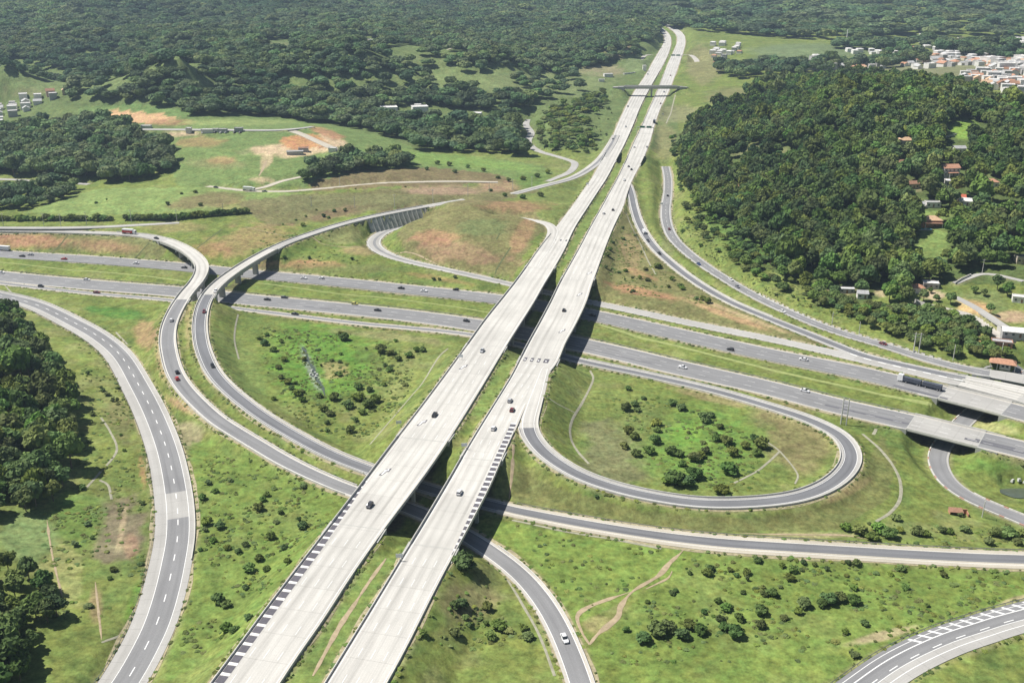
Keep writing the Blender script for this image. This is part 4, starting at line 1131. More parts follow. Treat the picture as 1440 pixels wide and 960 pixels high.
# woods: outline where the photograph shows the trees' feet, spacing, crown width range, height / width, which foliage
WOODS = [
    ('left', [(-600, 430), (-60, 440), (20, 452), (48, 482), (70, 515), (88, 545), (100, 575), (112, 592), (98, 635), (92, 665), (104, 692), (60, 716), (0, 728), (-300, 760), (-600, 780)], 6.2, (6.5, 12), (.85, 1.25), 0, 1.0,
     'dense dark broadleaf tree of the wood beside the broad left ramp', 'trees of the near left wood'),
    ('left_low', [(-600, 790), (-100, 795), (15, 800), (50, 815), (84, 842), (92, 860), (62, 884), (38, 880), (50, 930), (0, 1010), (-300, 1020)], 6.5, (6, 10), (.85, 1.2), 0, .95,
     'dark broadleaf tree in the bottom left corner', 'trees of the bottom left corner'),
    ('mid', [(-600, 205), (-100, 192), (0, 184), (50, 180), (100, 177), (165, 177), (200, 193), (240, 206), (247, 225), (236, 246), (205, 256), (160, 258), (100, 254), (60, 249), (0, 247), (-600, 250)], 8, (9, 15), (.8, 1.2), 1, 1.0,
     'tree of the dark wood left of the building ground', 'trees of the wood by the pasture'),
    ('strip', [(-600, 262), (0, 264), (60, 262), (115, 262), (95, 278), (62, 289), (30, 295), (-600, 305)], 8, (6, 11), (.8, 1.3), 1, .75, 'dark tree between the pasture and the narrow local road', 'trees along the pasture edge'),
    ('clump', [(425, 258), (438, 240), (470, 229), (520, 221), (560, 223), (578, 232), (560, 237), (500, 240), (462, 249), (440, 260)], 8, (8, 14), (.8, 1.1), 1, 1.0,
     'dark tree of the small clump above the brown hillside', 'trees of the hillside clump'),
    ('hill', [(960, 205), (985, 168), (1030, 146), (1080, 121), (1180, 112), (1290, 117), (1340, 130), (1440, 150), (1900, 160), (1900, 420), (1500, 410), (1440, 380), (1400, 372), (1350, 384), (1330, 404), (1300, 392), (1270, 428), (1200, 424), (1140, 407), (1092, 395), (1068, 352), (1030, 322), (990, 300), (968, 280), (955, 245)], 7.6, (8, 14), (.85, 1.35), 0, 1.0,
     'broadleaf tree on the wooded hill to the right', 'trees of the right hand wooded hill'),
    ('hill_edge', [(948, 195), (985, 160), (1012, 175), (1000, 215), (985, 280), (1060, 322), (1098, 392), (1180, 425), (1210, 440), (1150, 432), (1080, 405), (1010, 355), (968, 312), (952, 250)], 6.0, (3.5, 8.5), (.7, 1.0), 2, .5,
     'lone bushy tree on the grassy slope at the edge of the wooded hill', 'trees on the slope edge of the wooded hill'),
    ('strip_r', [(1150, 408), (1200, 428), (1270, 436), (1300, 432), (1370, 455), (1415, 488), (1450, 516), (1420, 508), (1350, 502), (1300, 490), (1240, 470), (1180, 442), (1130, 420)], 5.2, (5.5, 9), (.7, 1.05), 2, 1.0,
     'leafy tree of the green strip between the yard walls and the right hand road', 'trees of the roadside strip at right'),
    ('back', [(-900, 128), (0, 128), (60, 145), (110, 146), (150, 145), (215, 147), (265, 160), (330, 162), (390, 163), (440, 172), (500, 183), (560, 197), (610, 212), (680, 217), (730, 221), (752, 230), (738, 212), (742, 172), (735, 155), (770, 140), (820, 125), (855, 112), (880, 100), (902, 84), (912, 66), (925, 50), (930, 42), (925, -60), (-900, -60)], 11, (11, 17), (.65, 1.0), 1, 1.0,
     'tree of the wide background forest', 'trees of the background forest'),
    ('valley', [(752, 178), (790, 150), (850, 128), (858, 142), (836, 165), (840, 195), (825, 215), (800, 220), (770, 208), (752, 198)], 8, (7, 12), (.6, .9), 2, .55,
     'bushy tree on the slope left of the far highway', 'trees on the valley slope'),
    ('far_r', [(995, 98), (1040, 112), (1080, 106), (1240, 96), (1300, 90), (1290, 78), (1240, 80), (1230, 88), (1090, 94)], 11, (12, 18), (.8, 1.2), 1, .6, 'far dark tree in front of the hillside town', 'far trees before the town'),
    ('far_t', [(1170, 62), (1500, 66), (1700, 66), (1700, 86), (1420, 86), (1330, 76), (1250, 74), (1180, 70)], 16, (15, 24), (.6, .9), 1, .8, 'far bluish tree behind the town', 'far trees behind the town'),
    ('far_top', [(925, -60), (930, 40), (1100, 55), (1440, 52), (2200, 50), (2200, -80)], 22, (18, 30), (.5, .8), 1, .75, 'very far tree on the last ridge', 'trees on the last ridge'),
    ('open', [(0, 0)], 1, (1, 1), (1, 1), 0, 0, '', ''),
]
CLEAR = [(1345, 218, 24, 12), (1390, 268, 20, 14), (1285, 268, 18, 11), (1425, 300, 14, 12), (1255, 300, 10, 9), (1300, 352, 22, 26), (1340, 330, 10, 12), (1415, 350, 14, 10), (1110, 222, 18, 6), (1030, 235, 16, 7), (1140, 392, 18, 8), (1128, 338, 12, 5), (1190, 300, 11, 5), (1105, 262, 13, 4), (1235, 255, 12, 4), (1290, 232, 12, 4), (1150, 205, 13, 4), (1225, 352, 9, 6), (1395, 235, 12, 5), (1330, 210, 12, 5), (1385, 345, 12, 8), (1170, 375, 10, 5), (1055, 175, 14, 4), (1250, 160, 14, 4), (1265, 320, 8, 6), (1358, 184, 30, 15), (1312, 345, 20, 34), (1310, 302, 24, 8), (1060, 214, 46, 8), (1400, 300, 10, 14), (1272, 201, 10, 4), (1336, 253, 22, 13), (1356, 284, 16, 9), (1308, 316, 18, 9), (1300, 288, 20, 5), (1385, 425, 50, 30), (1308, 412, 34, 10), (1238, 412, 22, 7), (1180, 408, 20, 8), (1395, 395, 48, 12), (1430, 225, 14, 10), (1262, 200, 12, 6),
         (1334, 256, 20, 20), (1356, 294, 18, 14), (1308, 326, 20, 20), (1272, 212, 13, 15), (1263, 245, 10, 14), (1300, 300, 20, 12), (1288, 420, 12, 14), (1212, 426, 10, 12), (1190, 418, 12, 10), (1037, 275, 9, 12), (1436, 378, 12, 14), (1436, 432, 12, 12), (1420, 485, 28, 16), (1409, 524, 20, 18), (1358, 192, 34, 16),
         (620, 115, 0, 0), (570, 72, 34, 8), (520, 60, 24, 6), (590, 160, 55, 11), (655, 165, 55, 10), (660, 186, 28, 7), (30, 133, 65, 14), (395, 62, 26, 7), (880, 98, 25, 16), (845, 105, 30, 12), (640, 78, 26, 5), (0, 165, 70, 20), (60, 140, 40, 14), (1290, 72, 20, 4), (1260, 64, 20, 4)]
THIN = [(600, 70, 60, 8, .4), (400, 75, 50, 10, .45), (500, 125, 70, 14, .55), (300, 120, 80, 12, .6), (680, 135, 60, 10, .5), (860, 80, 30, 10, .6), (20, 95, 80, 12, .5), (220, 85, 60, 10, .6), (760, 90, 60, 8, .4), (670, 112, 140, 20, .10), (790, 118, 90, 24, .12), (90, 116, 95, 14, .12), (560, 85, 60, 9, .10), (250, 98, 60, 6, .12), (400, 118, 50, 7, .15), (150, 78, 50, 5, .15), (150, 120, 60, 10, .5), (530, 85, 40, 10, .4), (900, 70, 20, 16, .1), (110, 150, 60, 6, .1)]

tree_pts = []           # x, y, z, width, height, kind, wood, px size
for wi, (key, poly, sp, wr, hr, kind, dens, lab, grp) in enumerate(WOODS):
    if dens == 0: continue
    far = key in ('back', 'far_t', 'far_top')
    y0, y1 = (200, 9000)
    P = []
    y = 210.0
    while y < 8800:
        spy = sp * (1 if y < 1700 else min(2.6, y / 1700))
        hw_ = 0.60 * y + 60
        n_ = int(2 * hw_ / spy)
        if n_ > 3:
            xs = -hw_ + (np.arange(n_) + rng.uniform(.1, .9, n_)) * spy
            yy = y + rng.uniform(-.45, .45, n_) * spy
            P.append(np.stack([xs, yy, np.full(n_, spy)], 1))
        y += spy
    P = np.concatenate(P)
    z = height(P[:, 0], P[:, 1])
    X_, Y_ = to_px(P[:, 0], P[:, 1], z)
    k = inside(poly, X_ + fbm(P[:, 0], P[:, 1], 45, 3, 123) * (16 if key not in ('strip', 'clump', 'left_low', 'strip_r') else 4), Y_ + fbm(P[:, 0], P[:, 1], 38, 3, 321) * (7 if key in ('hill', 'back') else 3))
    for cx, cy, rx, ry in CLEAR:
        if rx: k &= ((X_ - cx) / rx) ** 2 + ((Y_ - cy) / ry) ** 2 > 1
    pr = np.full(len(P), dens)
    if key in ('back',):
        for cx, cy, rx, ry, q in THIN: pr = np.where(((X_ - cx) / rx) ** 2 + ((Y_ - cy) / ry) ** 2 + fbm(P[:, 0], P[:, 1], 90, 3, 5) * .9 < 1, q, pr)
    pr = pr * np.where(fbm(P[:, 0], P[:, 1], 60, 3, 77 + wi) > .38, .45, 1)
    k &= rng.uniform(0, 1, len(P)) < pr
    P = P[k]; z = z[k]; X_ = X_[k]; Y_ = Y_[k]
    cl = np.interp(fbm(P[:, 0], P[:, 1], 40, 2, 99), [-.5, .5], [0, 1])
    big_ = np.where(rng.uniform(0, 1, len(P)) < .12, 1.3, 1.0)
    w = big_ * (wr[0] + (wr[1] - wr[0]) * np.clip(rng.uniform(0, 1, len(P)) ** 1.3 * .8 + cl * .3, 0, 1)) * (P[:, 2] / sp)
    hh = w * rng.uniform(hr[0], hr[1], len(P)) / np.maximum(P[:, 2] / sp, 1) ** .6
    for i in range(len(P)):
        dist = math.sqrt(P[i, 0] ** 2 + P[i, 1] ** 2 + (z[i] - CAM_H) ** 2)
        vis = -10 < X_[i] < 1450 and -10 < Y_[i] < 970
        tree_pts.append((P[i, 0], P[i, 1], z[i] - .3, w[i], hh[i], kind, wi, FPX * w[i] / dist if vis else 0))

# keep the road corridors free
RX = np.concatenate([r.xyz[:, 0] for r in ROADS]); RY = np.concatenate([r.xyz[:, 1] for r in ROADS]); RWd = np.concatenate([r.hw for r in ROADS])
def free_of_roads(x, y, rad):
    d = np.hypot(RX - x, RY - y) - RWd
    return d.min() > rad
tree_pts = [t for t in tree_pts if t[1] > 1400 or free_of_roads(t[0], t[1], t[3] * .45 + 1)]
order = sorted(range(len(tree_pts)), key=lambda i: -tree_pts[i][7])
tree_pts = [t if WOODS[t[6]][0] not in ('back', 'far_r', 'far_t', 'far_top') else (*t[:7], t[7] * .05) for t in tree_pts]
order = sorted(range(len(tree_pts)), key=lambda i: -tree_pts[i][7])
single = set(order[:232])
for kk, nn in ((2, 48), (1, 12)): single |= set([i for i in order if tree_pts[i][5] == kk][:nn])
print('TREES', len(tree_pts))


def plant_tree(x, y, z, w, h, kind, label, group):
    r_ = random.random()
    root = empty('tree', (x, y, z), random.uniform(0, 6.28))
    root.scale = (w, w, h / 0.92)
    tag(root, label, 'tree', group)
    cm = random.choice(CROWNS if kind == 0 else CROWNS_D if kind == 1 else BIG_BUSH)
    for nm, me_ in (('trunk', random.choice(TRUNKS)), ('crown', cm)):
        o = bpy.data.objects.new(nm, me_); col.objects.link(o); o.parent = root
    return root
BIG_BUSH = [crown_mesh('crown', M['leaf_bush'], 90 + i, 380, 8, leaf=.07, zc=.5) for i in range(3)]
for i in single:
    t = tree_pts[i]
    X_, Y_ = to_px(t[0], t[1], t[2]); key = WOODS[t[6]][0]; lab, grp = WOODS[t[6]][7], WOODS[t[6]][8]
    size = 'large' if t[3] > 10.5 else 'middle sized' if t[3] > 8.3 else 'small'
    if key == 'left':
        edge_ = X_ > 62; zone = 'upper' if Y_ < 530 else 'middle' if Y_ < 630 else 'lower'
        lab = f"{size} dark tree {'on the open edge' if edge_ else 'inside'} of the left wood, {zone} part"
    elif key == 'left_low':
        lab = f"{size} dark tree of the bottom left corner, {'right' if X_ > 45 else 'left'} side, {'upper' if Y_ < 880 else 'lower'} part"
    elif key == 'hill':
        zone = 'above the roadside slope' if X_ < 1150 else 'behind the small huts' if X_ < 1270 else 'beside the garden houses' if X_ < 1370 else 'near the right edge'
        lab = f"{size} tree of the wooded hill {zone}, {'front' if Y_ > 380 else 'second'} rows"
    elif key == 'strip_r':
        zone = 'left of the twin power pole' if X_ < 1280 else 'between twin power pole and yard wall' if X_ < 1360 else 'next to the gatehouse'
        lab = f"{size} bushy tree of the roadside strip, {zone}"
    plant_tree(*t[:6], lab, lab if key in ('left', 'left_low', 'hill', 'strip_r') else grp)

for x_, y_, w_, lab_ in ((1402, 408, 9, 'large dark tree on the garden slope near the right edge, left of two'), (1416, 416, 8, 'dark tree on the garden slope near the right edge, right of two'), (1336, 428, 7, 'dark tree beside the orange earth bank'), (1308, 412, 4, 'slim dark tree between the small houses'),
                         (1316, 424, 5, 'round tree below the pale flat roofed house'), (1298, 424, 7, 'bushy tree in front of the orange roofed house'), (1392, 440, 6, 'tree at the lower end of the orange bank'), (1370, 412, 5, 'low bushy tree on the garden slope'), (1383, 416, 5, 'second low bushy tree on the garden slope'),
                         (1180, 404, 9, 'bright green tree at the foot of the wooded hill'), (1205, 404, 10, 'broad tree just above the grey roofed hut'), (1250, 424, 12, 'broad dark tree between the hut and the orange roofed house'), (1272, 430, 11, 'broad dark tree left of the orange roofed house')):
    p_ = ground(x_, y_); plant_tree(p_[0], p_[1], p_[2] - .3, w_, w_ * 1.05, 2 if w_ < 7 else 0, lab_, None)


def scatter(name, label, cat, P, W, Hh, meshes, seed=1):
    """many plants as one object: points that carry instances of the meshes"""
    n_ = len(P)
    me_ = bpy.data.meshes.new(name); me_.vertices.add(n_); me_.vertices.foreach_set('co', np.asarray(P, np.float32).ravel())
    r = np.random.default_rng(seed)
    a = me_.attributes.new('size', 'FLOAT_VECTOR', 'POINT'); a.data.foreach_set('vector', np.stack([W, W, Hh], 1).astype(np.float32).ravel())
    a = me_.attributes.new('turn', 'FLOAT_VECTOR', 'POINT'); a.data.foreach_set('vector', np.stack([r.uniform(-.08, .08, n_), r.uniform(-.08, .08, n_), r.uniform(0, 6.28, n_)], 1).astype(np.float32).ravel())
    a = me_.attributes.new('kind_no', 'INT', 'POINT'); a.data.foreach_set('value', r.integers(0, len(meshes), n_).astype(np.int32))
    o = bpy.data.objects.new(name, me_); col.objects.link(o)
    tag(o, label, cat, kind='stuff')
    g = bpy.data.node_groups.new(name, 'GeometryNodeTree')
    g.interface.new_socket('Geometry', in_out='INPUT', socket_type='NodeSocketGeometry')
    g.interface.new_socket('Geometry', in_out='OUTPUT', socket_type='NodeSocketGeometry')
    N = g.nodes; L = g.links
    gi = N.new('NodeGroupInput'); go = N.new('NodeGroupOutput'); jn = N.new('GeometryNodeJoinGeometry')
    def named(nm, ty):
        q = N.new('GeometryNodeInputNamedAttribute'); q.data_type = ty; q.inputs['Name'].default_value = nm; return q.outputs[0]
    sz, tu, kd = named('size', 'FLOAT_VECTOR'), named('turn', 'FLOAT_VECTOR'), named('kind_no', 'INT')
    for i, ob in enumerate(meshes):
        ip = N.new('GeometryNodeInstanceOnPoints'); oi = N.new('GeometryNodeObjectInfo')
        oi.inputs['Object'].default_value = ob; oi.inputs['As Instance'].default_value = True; oi.transform_space = 'ORIGINAL'
        cmp_ = N.new('FunctionNodeCompare'); cmp_.data_type = 'INT'; cmp_.operation = 'EQUAL'
        L.new(kd, cmp_.inputs[2]); cmp_.inputs[3].default_value = i
        L.new(gi.outputs[0], ip.inputs['Points']); L.new(cmp_.outputs[0], ip.inputs['Selection'])
        L.new(oi.outputs['Geometry'], ip.inputs['Instance'])
        L.new(tu, ip.inputs['Rotation']); L.new(sz, ip.inputs['Scale'])
        L.new(ip.outputs[0], jn.inputs[0])
    L.new(jn.outputs[0], go.inputs[0])
    md = o.modifiers.new('plants', 'NODES'); md.node_group = g
    return o


# ---- single shrubs, where the photograph shows them: px, py, width in metres
def shrub(px, py, w, label, group, mesh=None, hf=0.8):
    p = ground(px, py)
    if not free_of_roads(p[0], p[1], w * .4 + .3): return None
    me_ = mesh or random.choice(BUSH)
    o = bpy.data.objects.new('shrub', me_); col.objects.link(o)
    o.location = (p[0], p[1], p[2] - .15); s = w / 0.92; o.scale = (s, s * random.uniform(.85, 1.1), s * hf * random.uniform(1.0, 1.35)); o.rotation_euler = (0, 0, random.uniform(0, 6.28))
    tag(o, label, 'shrub', group)
    return o

LOOPB = [(883, 545, 3.5), (880, 574, 5.5), (893, 568, 4), (945, 566, 5), (958, 573, 5.5), (990, 589, 7), (1000, 583, 4), (884, 606, 5.5), (893, 614, 5), (878, 627, 4.5), (895, 638, 5), (912, 634, 5.5), (921, 620, 5.5), (923, 595, 5.5), (924, 604, 4),
         (945, 635, 6), (955, 638, 4.5), (975, 645, 6), (985, 640, 5), (992, 634, 4.5), (1008, 616, 5), (1020, 620, 6.5), (1030, 637, 5.5), (1048, 627, 4.5), (1070, 626, 7), (1064, 637, 4.5), (1025, 662, 8), (950, 678, 9), (965, 680, 7), (975, 668, 7.5), (938, 676, 6), (1013, 690, 7), (959, 652, 4), (905, 558, 3), (1060, 617, 5), (968, 606, 2), (1012, 599, 4)]
for q in LOOPB: shrub(q[0], q[1] + 3, q[2], 'rounded dark green shrub on the bright grass inside the loop ramp', 'shrubs inside the loop ramp')
STRM = [(484, 476, 6), (480, 470, 4), (372, 483, 5), (385, 492, 4.5), (365, 475, 4), (400, 505, 4), (392, 516, 4), (405, 537, 4.5), (410, 545, 3.5), (418, 553, 5), (425, 562, 4), (415, 538, 3), (536, 493, 7), (548, 497, 5), (505, 560, 7), (518, 570, 6), (490, 571, 6), (470, 560, 5), (455, 575, 5), (527, 563, 6), (493, 606, 5), (548, 520, 4.5), (560, 505, 4), (575, 500, 5), (586, 492, 4), (595, 492, 4), (475, 525, 3), (505, 545, 5), (520, 548, 4), (465, 582, 4), (449, 556, 4), (395, 530, 3.5), (375, 470, 3), (556, 478, 3), (500, 590, 3.5), (478, 508, 2.5), (385, 560, 3), (460, 594, 3), (510, 580, 4), (540, 540, 3)]
for q in STRM: shrub(q[0], q[1] + 2, q[2], 'green shrub in the hollow with the stream between ramp and highway', 'shrubs in the stream hollow')
LOWR = [(1000, 800, 3), (1026, 800, 2.5), (1050, 805, 3.5), (1036, 808, 2.5), (995, 806, 4), (970, 805, 2), (945, 833, 2.5), (950, 829, 2), (925, 890, 7), (940, 885, 5), (970, 880, 5), (985, 888, 4.5), (1035, 892, 6), (1012, 870, 3), (1070, 860, 5), (1075, 835, 3), (1045, 832, 2), (1065, 788, 3.5), (1100, 795, 2.5), (1130, 790, 2.5), (1115, 802, 3.5), (1127, 800, 2), (1145, 793, 2), (1193, 790, 2.5), (1252, 806, 2.5), (1273, 826, 3), (1310, 785, 2), (1327, 808, 3), (1215, 876, 3), (1188, 888, 2.5), (1303, 850, 2), (1165, 845, 6), (1180, 842, 5), (1155, 850, 4), (1200, 845, 5), (1130, 850, 5.5), (1122, 860, 3), (1085, 835, 4), (1200, 826, 3), (1110, 812, 4), (1010, 845, 3), (990, 860, 2.5), (910, 845, 2), (1020, 855, 4), (1040, 870, 3.5), (880, 885, 2.5), (1070, 880, 4), (1102, 868, 3), (1018, 882, 4), (960, 895, 5), (905, 900, 5)]
for q in LOWR: shrub(q[0], q[1] + 2, q[2], 'small green shrub on the bright meadow below the long grey ramp', 'shrubs of the lower right meadow')
MIDR = [(1190, 742, 4.5), (1210, 748, 6), (1225, 755, 5.5), (1235, 745, 6), (1250, 752, 6), (1260, 728, 4.5), (1222, 734, 1.8), (1265, 745, 3), (1290, 748, 5), (1300, 750, 4), (1325, 745, 4), (1335, 747, 3.5), (1357, 744, 4.5), (1400, 750, 6), (1418, 752, 7), (1438, 750, 5), (1390, 762, 4), (1330, 765, 3), (1288, 763, 2.5), (1350, 722, 3), (839, 696, 2), (1430, 762, 4)]
for q in MIDR: shrub(q[0], q[1] + 3, q[2], 'green shrub of the row above the long grey ramp at right', 'shrubs above the long ramp')
LOWL = [(370, 875, 0), (290, 735, 4), (310, 740, 4), (300, 760, 3), (285, 700, 3.5), (303, 690, 3), (320, 770, 3), (345, 765, 3), (335, 775, 3), (350, 800, 5), (365, 785, 3.5), (375, 800, 3), (308, 845, 5), (318, 850, 4), (345, 825, 2.5), (350, 868, 3), (318, 885, 4.5), (282, 772, 2), (400, 770, 3), (382, 755, 4), (425, 740, 4), (365, 715, 4.5), (375, 695, 3), (395, 720, 2.5), (370, 702, 3), (405, 790, 3), (640, 790, 6), (652, 795, 8), (660, 798, 5), (640, 852, 3.5), (650, 850, 4), (660, 878, 2), (685, 855, 4), (700, 880, 5), (735, 882, 3.5), (742, 895, 4), (595, 890, 3), (640, 890, 4), (690, 895, 4), (142, 543, 2), (145, 548, 2.5), (128, 520, 1.5), (122, 527, 1), (170, 610, 1.5), (152, 645, 1), (175, 632, 2), (112, 650, 3), (115, 685, 3.5), (70, 830, 6), (160, 800, 3), (155, 812, 2), (130, 755, 2), (405, 415, 0)]
for q in LOWL:
    if q[2]: shrub(q[0], q[1] + 2, q[2], 'small green shrub in the rough grass beside the near ramps', 'shrubs beside the near ramps')
RAMPB = [(862, 340, 3), (858, 350, 4), (855, 358, 5), (848, 366, 4), (852, 375, 3), (860, 330, 2.5), (864, 318, 2), (925, 375, 6), (945, 392, 4), (957, 402, 5), (960, 405, 4), (910, 393, 4), (900, 390, 3), (880, 380, 3.5), (870, 382, 3), (988, 420, 4), (995, 424, 5), (940, 402, 3), (890, 408, 3), (430, 303, 2.5), (470, 296, 3.5), (485, 295, 4), (455, 303, 4), (462, 305, 3.5), (426, 316, 4), (416, 308, 2.5), (398, 314, 2), (435, 362, 3), (495, 363, 3), (400, 360, 3), (1085, 345, 6), (1095, 375, 7), (1010, 312, 5), (985, 345, 4), (960, 325, 4), (1040, 340, 6), (1065, 375, 5), (1105, 405, 5), (1150, 418, 5), (1025, 350, 4), (1050, 360, 5), (1080, 390, 5), (610, 392, 3), (618, 392, 3), (640, 389, 3), (850, 130, 6), (855, 152, 6), (1001, 158, 7), (783, 208, 8), (838, 210, 6)]
for q in RAMPB: shrub(q[0], q[1] + 2, q[2], 'low shrub on the dry slopes between the carriageways and ramps', 'shrubs on the dry slopes')
HEDGE = [(x, 308 + (x % 3), 5 + (x * 7 % 4)) for x in range(2, 160, 9)] + [(x, 309 - max(0, x - 240) * .09, 5 + (x * 5 % 4)) for x in range(178, 350, 8)]
for q in HEDGE: shrub(q[0], q[1], q[2], 'bush of the dark hedge line above the service road', 'bushes of the hedge line')
for q in [(700, 250, 5), (715, 254, 5), (735, 252, 6), (755, 248, 6), (770, 243, 6), (690, 268, 4), (710, 275, 5), (735, 278, 6), (760, 275, 6), (745, 268, 5), (725, 268, 4), (600, 238, 5), (632, 232, 6), (658, 235, 5), (680, 240, 5), (615, 230, 6), (640, 242, 5), (445, 295, 2), (500, 265, 2), (570, 262, 2), (236, 287, 4), (282, 288, 4), (135, 285, 3), (150, 280, 2), (255, 272, 3), (275, 270, 4), (860, 285, 0)]:
    if q[2]: shrub(q[0], q[1] + 1, q[2], 'small shrub on the open hillside behind the retaining wall', 'shrubs of the open hillside')

# ---- what nobody could count
rest = [t for i, t in enumerate(tree_pts) if i not in single]
src = lambda ms, nm: [o for o in []]
def source_objects(meshes, label):
    """one real plant of each mesh, standing in its wood, that the scatter copies"""
    out = []
    for me_ in meshes:
        hit = next((o for o in col.objects if o.type == 'MESH' and o.data == me_), None)
        if hit is None:
            hit = bpy.data.objects.new(me_.name.split('.')[0], me_); col.objects.link(hit)
            p = ground(random.uniform(1000, 1400), random.uniform(800, 890)); hit.location = p; hit.scale = (1.2, 1.2, 1.0)
            tag(hit, label, 'shrub', 'low weeds on the lower right meadow')
        out.append(hit)
    return out

for kind, meshes, nm, lab in ((0, CROWNS, 'woodland', 'continuous canopy of broadleaf trees covering the woods at left and right'),
                              (1, CROWNS_D, 'background_forest', 'dark forest covering the hills behind the interchange'),
                              (2, BIG_BUSH, 'scrub_wood', 'bushy young wood in the green strips near the roads')):
    T = [t for t in rest if t[5] == kind]
    if not T: continue
    T = np.array([t[:5] for t in T])
    scatter(nm, lab, 'forest', T[:, :3], T[:, 3] * (1.3 if kind == 1 else 1.08), T[:, 4] / .92, source_objects(meshes, lab), kind + 5)


def strew(polys, density, y_max=1500):
    """random ground points in these outlines, about density per square metre near the camera"""
    out = []
    for poly, dn in polys:
        q = np.array([ground(x, y)[:2] for x, y in poly if y < 960 or True])
        x0, y0 = q.min(0); x1, y1 = q.max(0)
        n_ = int((x1 - x0) * (y1 - y0) * dn * density)
        xs = rng.uniform(x0, x1, n_); yv = rng.uniform(y0, y1, n_)
        k = inside([tuple(p) for p in q], xs, yv)
        xs = xs[k]; yv = yv[k]
        cl_ = fbm(xs, yv, 14, 3, 61)
        k = cl_ + rng.uniform(-.35, .35, len(xs)) > 0.02
        xs = xs[k]; yv = yv[k]
        r = np.interp(yv, GY, np.arange(NR)).astype(int); c = ((xs / GHW[r] + 1) / 2 * (NCOL - 1)).astype(int).clip(0, NCOL - 1)
        k = NEAR[r, c] > 2.2
        out.append(np.stack([xs[k], yv[k], height(xs[k], yv[k]) - .05], 1))
    return np.concatenate(out)

MEADOW = [([(840, 905), (900, 845), (960, 785), (1440, 800), (1440, 850), (1290, 898), (1230, 930), (860, 935)], 1.0), ([(282, 640), (340, 640), (480, 705), (400, 800), (330, 890), (240, 930), (275, 760)], 1.0),
          ([(360, 460), (470, 465), (600, 485), (560, 580), (500, 620), (430, 600), (380, 545)], .9), ([(60, 720), (200, 700), (210, 800), (170, 905), (60, 905)], .7), ([(110, 480), (150, 500), (200, 640), (205, 700), (120, 700)], .5),
          ([(600, 905), (640, 800), (680, 800), (740, 900)], .8), ([(860, 560), (960, 560), (1080, 620), (1060, 690), (960, 690), (880, 640)], .6), ([(1190, 740), (1440, 740), (1440, 765), (1190, 762)], .9),
          ([(700, 735), (950, 770), (880, 840), (810, 870)], .3), ([(965, 290), (1060, 330), (1150, 410), (1300, 480), (1250, 475), (1100, 425), (1000, 370), (955, 320)], 1.0), ([(850, 310), (880, 310), (940, 390), (1000, 430), (900, 420), (845, 380)], .5), ([(370, 320), (470, 335), (520, 370), (420, 375), (350, 370)], .4)]
P_ = strew(MEADOW, 0.2)
edge_pts = []            # tufts that creep over the road edges
for r_ in (A, B, HN, HS, X, R6, R7, LOOP, R1, R2, R3, R4, BR):
    for k_ in range(1, len(r_.s) - 1):
        if r_.bridge[k_] or r_.xyz[k_, 1] > 900 or abs(r_.xyz[k_, 0]) > 500: continue
        for sd in (-1, 1):
            for _ in range(2):
                if random.random() < .55 + .45 * float(vnoise(np.array([r_.s[k_]]), np.array([sd * 50.0]), 25, 3)[0]):
                    o_ = sd * (r_.hw[k_] + random.uniform(.1, 1.6)); q_ = pt(r_, r_.s[k_] + random.uniform(-1.5, 1.5), o_)
                    edge_pts.append((q_[0], q_[1], float(height(q_[0], q_[1])) - .03))
edge_pts = [q_ for q_ in edge_pts if free_of_roads(q_[0], q_[1], .05)]
P_ = np.concatenate([P_, np.array(edge_pts)])
print('WEEDS', len(P_))
scatter('weeds', 'rough tufts of weeds and tall grass spread over the meadows', 'weeds', P_, rng.uniform(.8, 2.6, len(P_)), rng.uniform(.35, 1.0, len(P_)), source_objects(WEED, 'low tuft of bright weeds on the lower right meadow'), 3)
P2_ = strew([(p, d) for p, d in MEADOW if d >= .5] + [([(760, 120), (870, 130), (850, 200), (790, 215), (750, 170)], .5), ([(960, 170), (1100, 120), (1300, 130), (1250, 300), (1100, 380), (980, 290)], .12)], 0.008)
print('SCRUB', len(P2_))
scatter('scrub', 'pale low scrub bushes spread over the rough ground', 'scrub', P2_, rng.uniform(1.5, 4.0, len(P2_)), rng.uniform(1.0, 3.4, len(P2_)), source_objects(SCRUB, 'pale low bush on the lower right meadow'), 4)
# ---------------------------------------------------------------- buildings
WALLS = {'white': (0.72, 0.70, 0.66), 'cream': (0.62, 0.54, 0.42), 'pink': (0.58, 0.42, 0.36), 'grey': (0.42, 0.41, 0.40), 'brick': (0.46, 0.24, 0.15), 'tan': (0.52, 0.40, 0.28), 'yellow': (0.66, 0.50, 0.24)}
ROOFS = {'orange tiled': (0.46, 0.25, 0.16), 'red': (0.48, 0.13, 0.08), 'grey': (0.40, 0.40, 0.40), 'pale': (0.70, 0.68, 0.65), 'brown': (0.30, 0.17, 0.11), 'tan': (0.56, 0.38, 0.24)}
MW = {k: plain('wall_' + k, v, 0.9, 0.12, 0.8) for k, v in WALLS.items()}
MR = {k: plain('roof_' + k.split()[0], v, 0.85, 0.2, 1.2) for k, v in ROOFS.items()}
M['window'] = plain('dark_window_glass', (0.05, 0.06, 0.07), 0.2, 0.1, 1.0, spec=.5)
M['door'] = plain('door_wood', (0.22, 0.13, 0.08), 0.7, .1)
M['pool'] = plain('pool_water', (0.10, 0.42, 0.46), 0.08, .1, spec=.6)


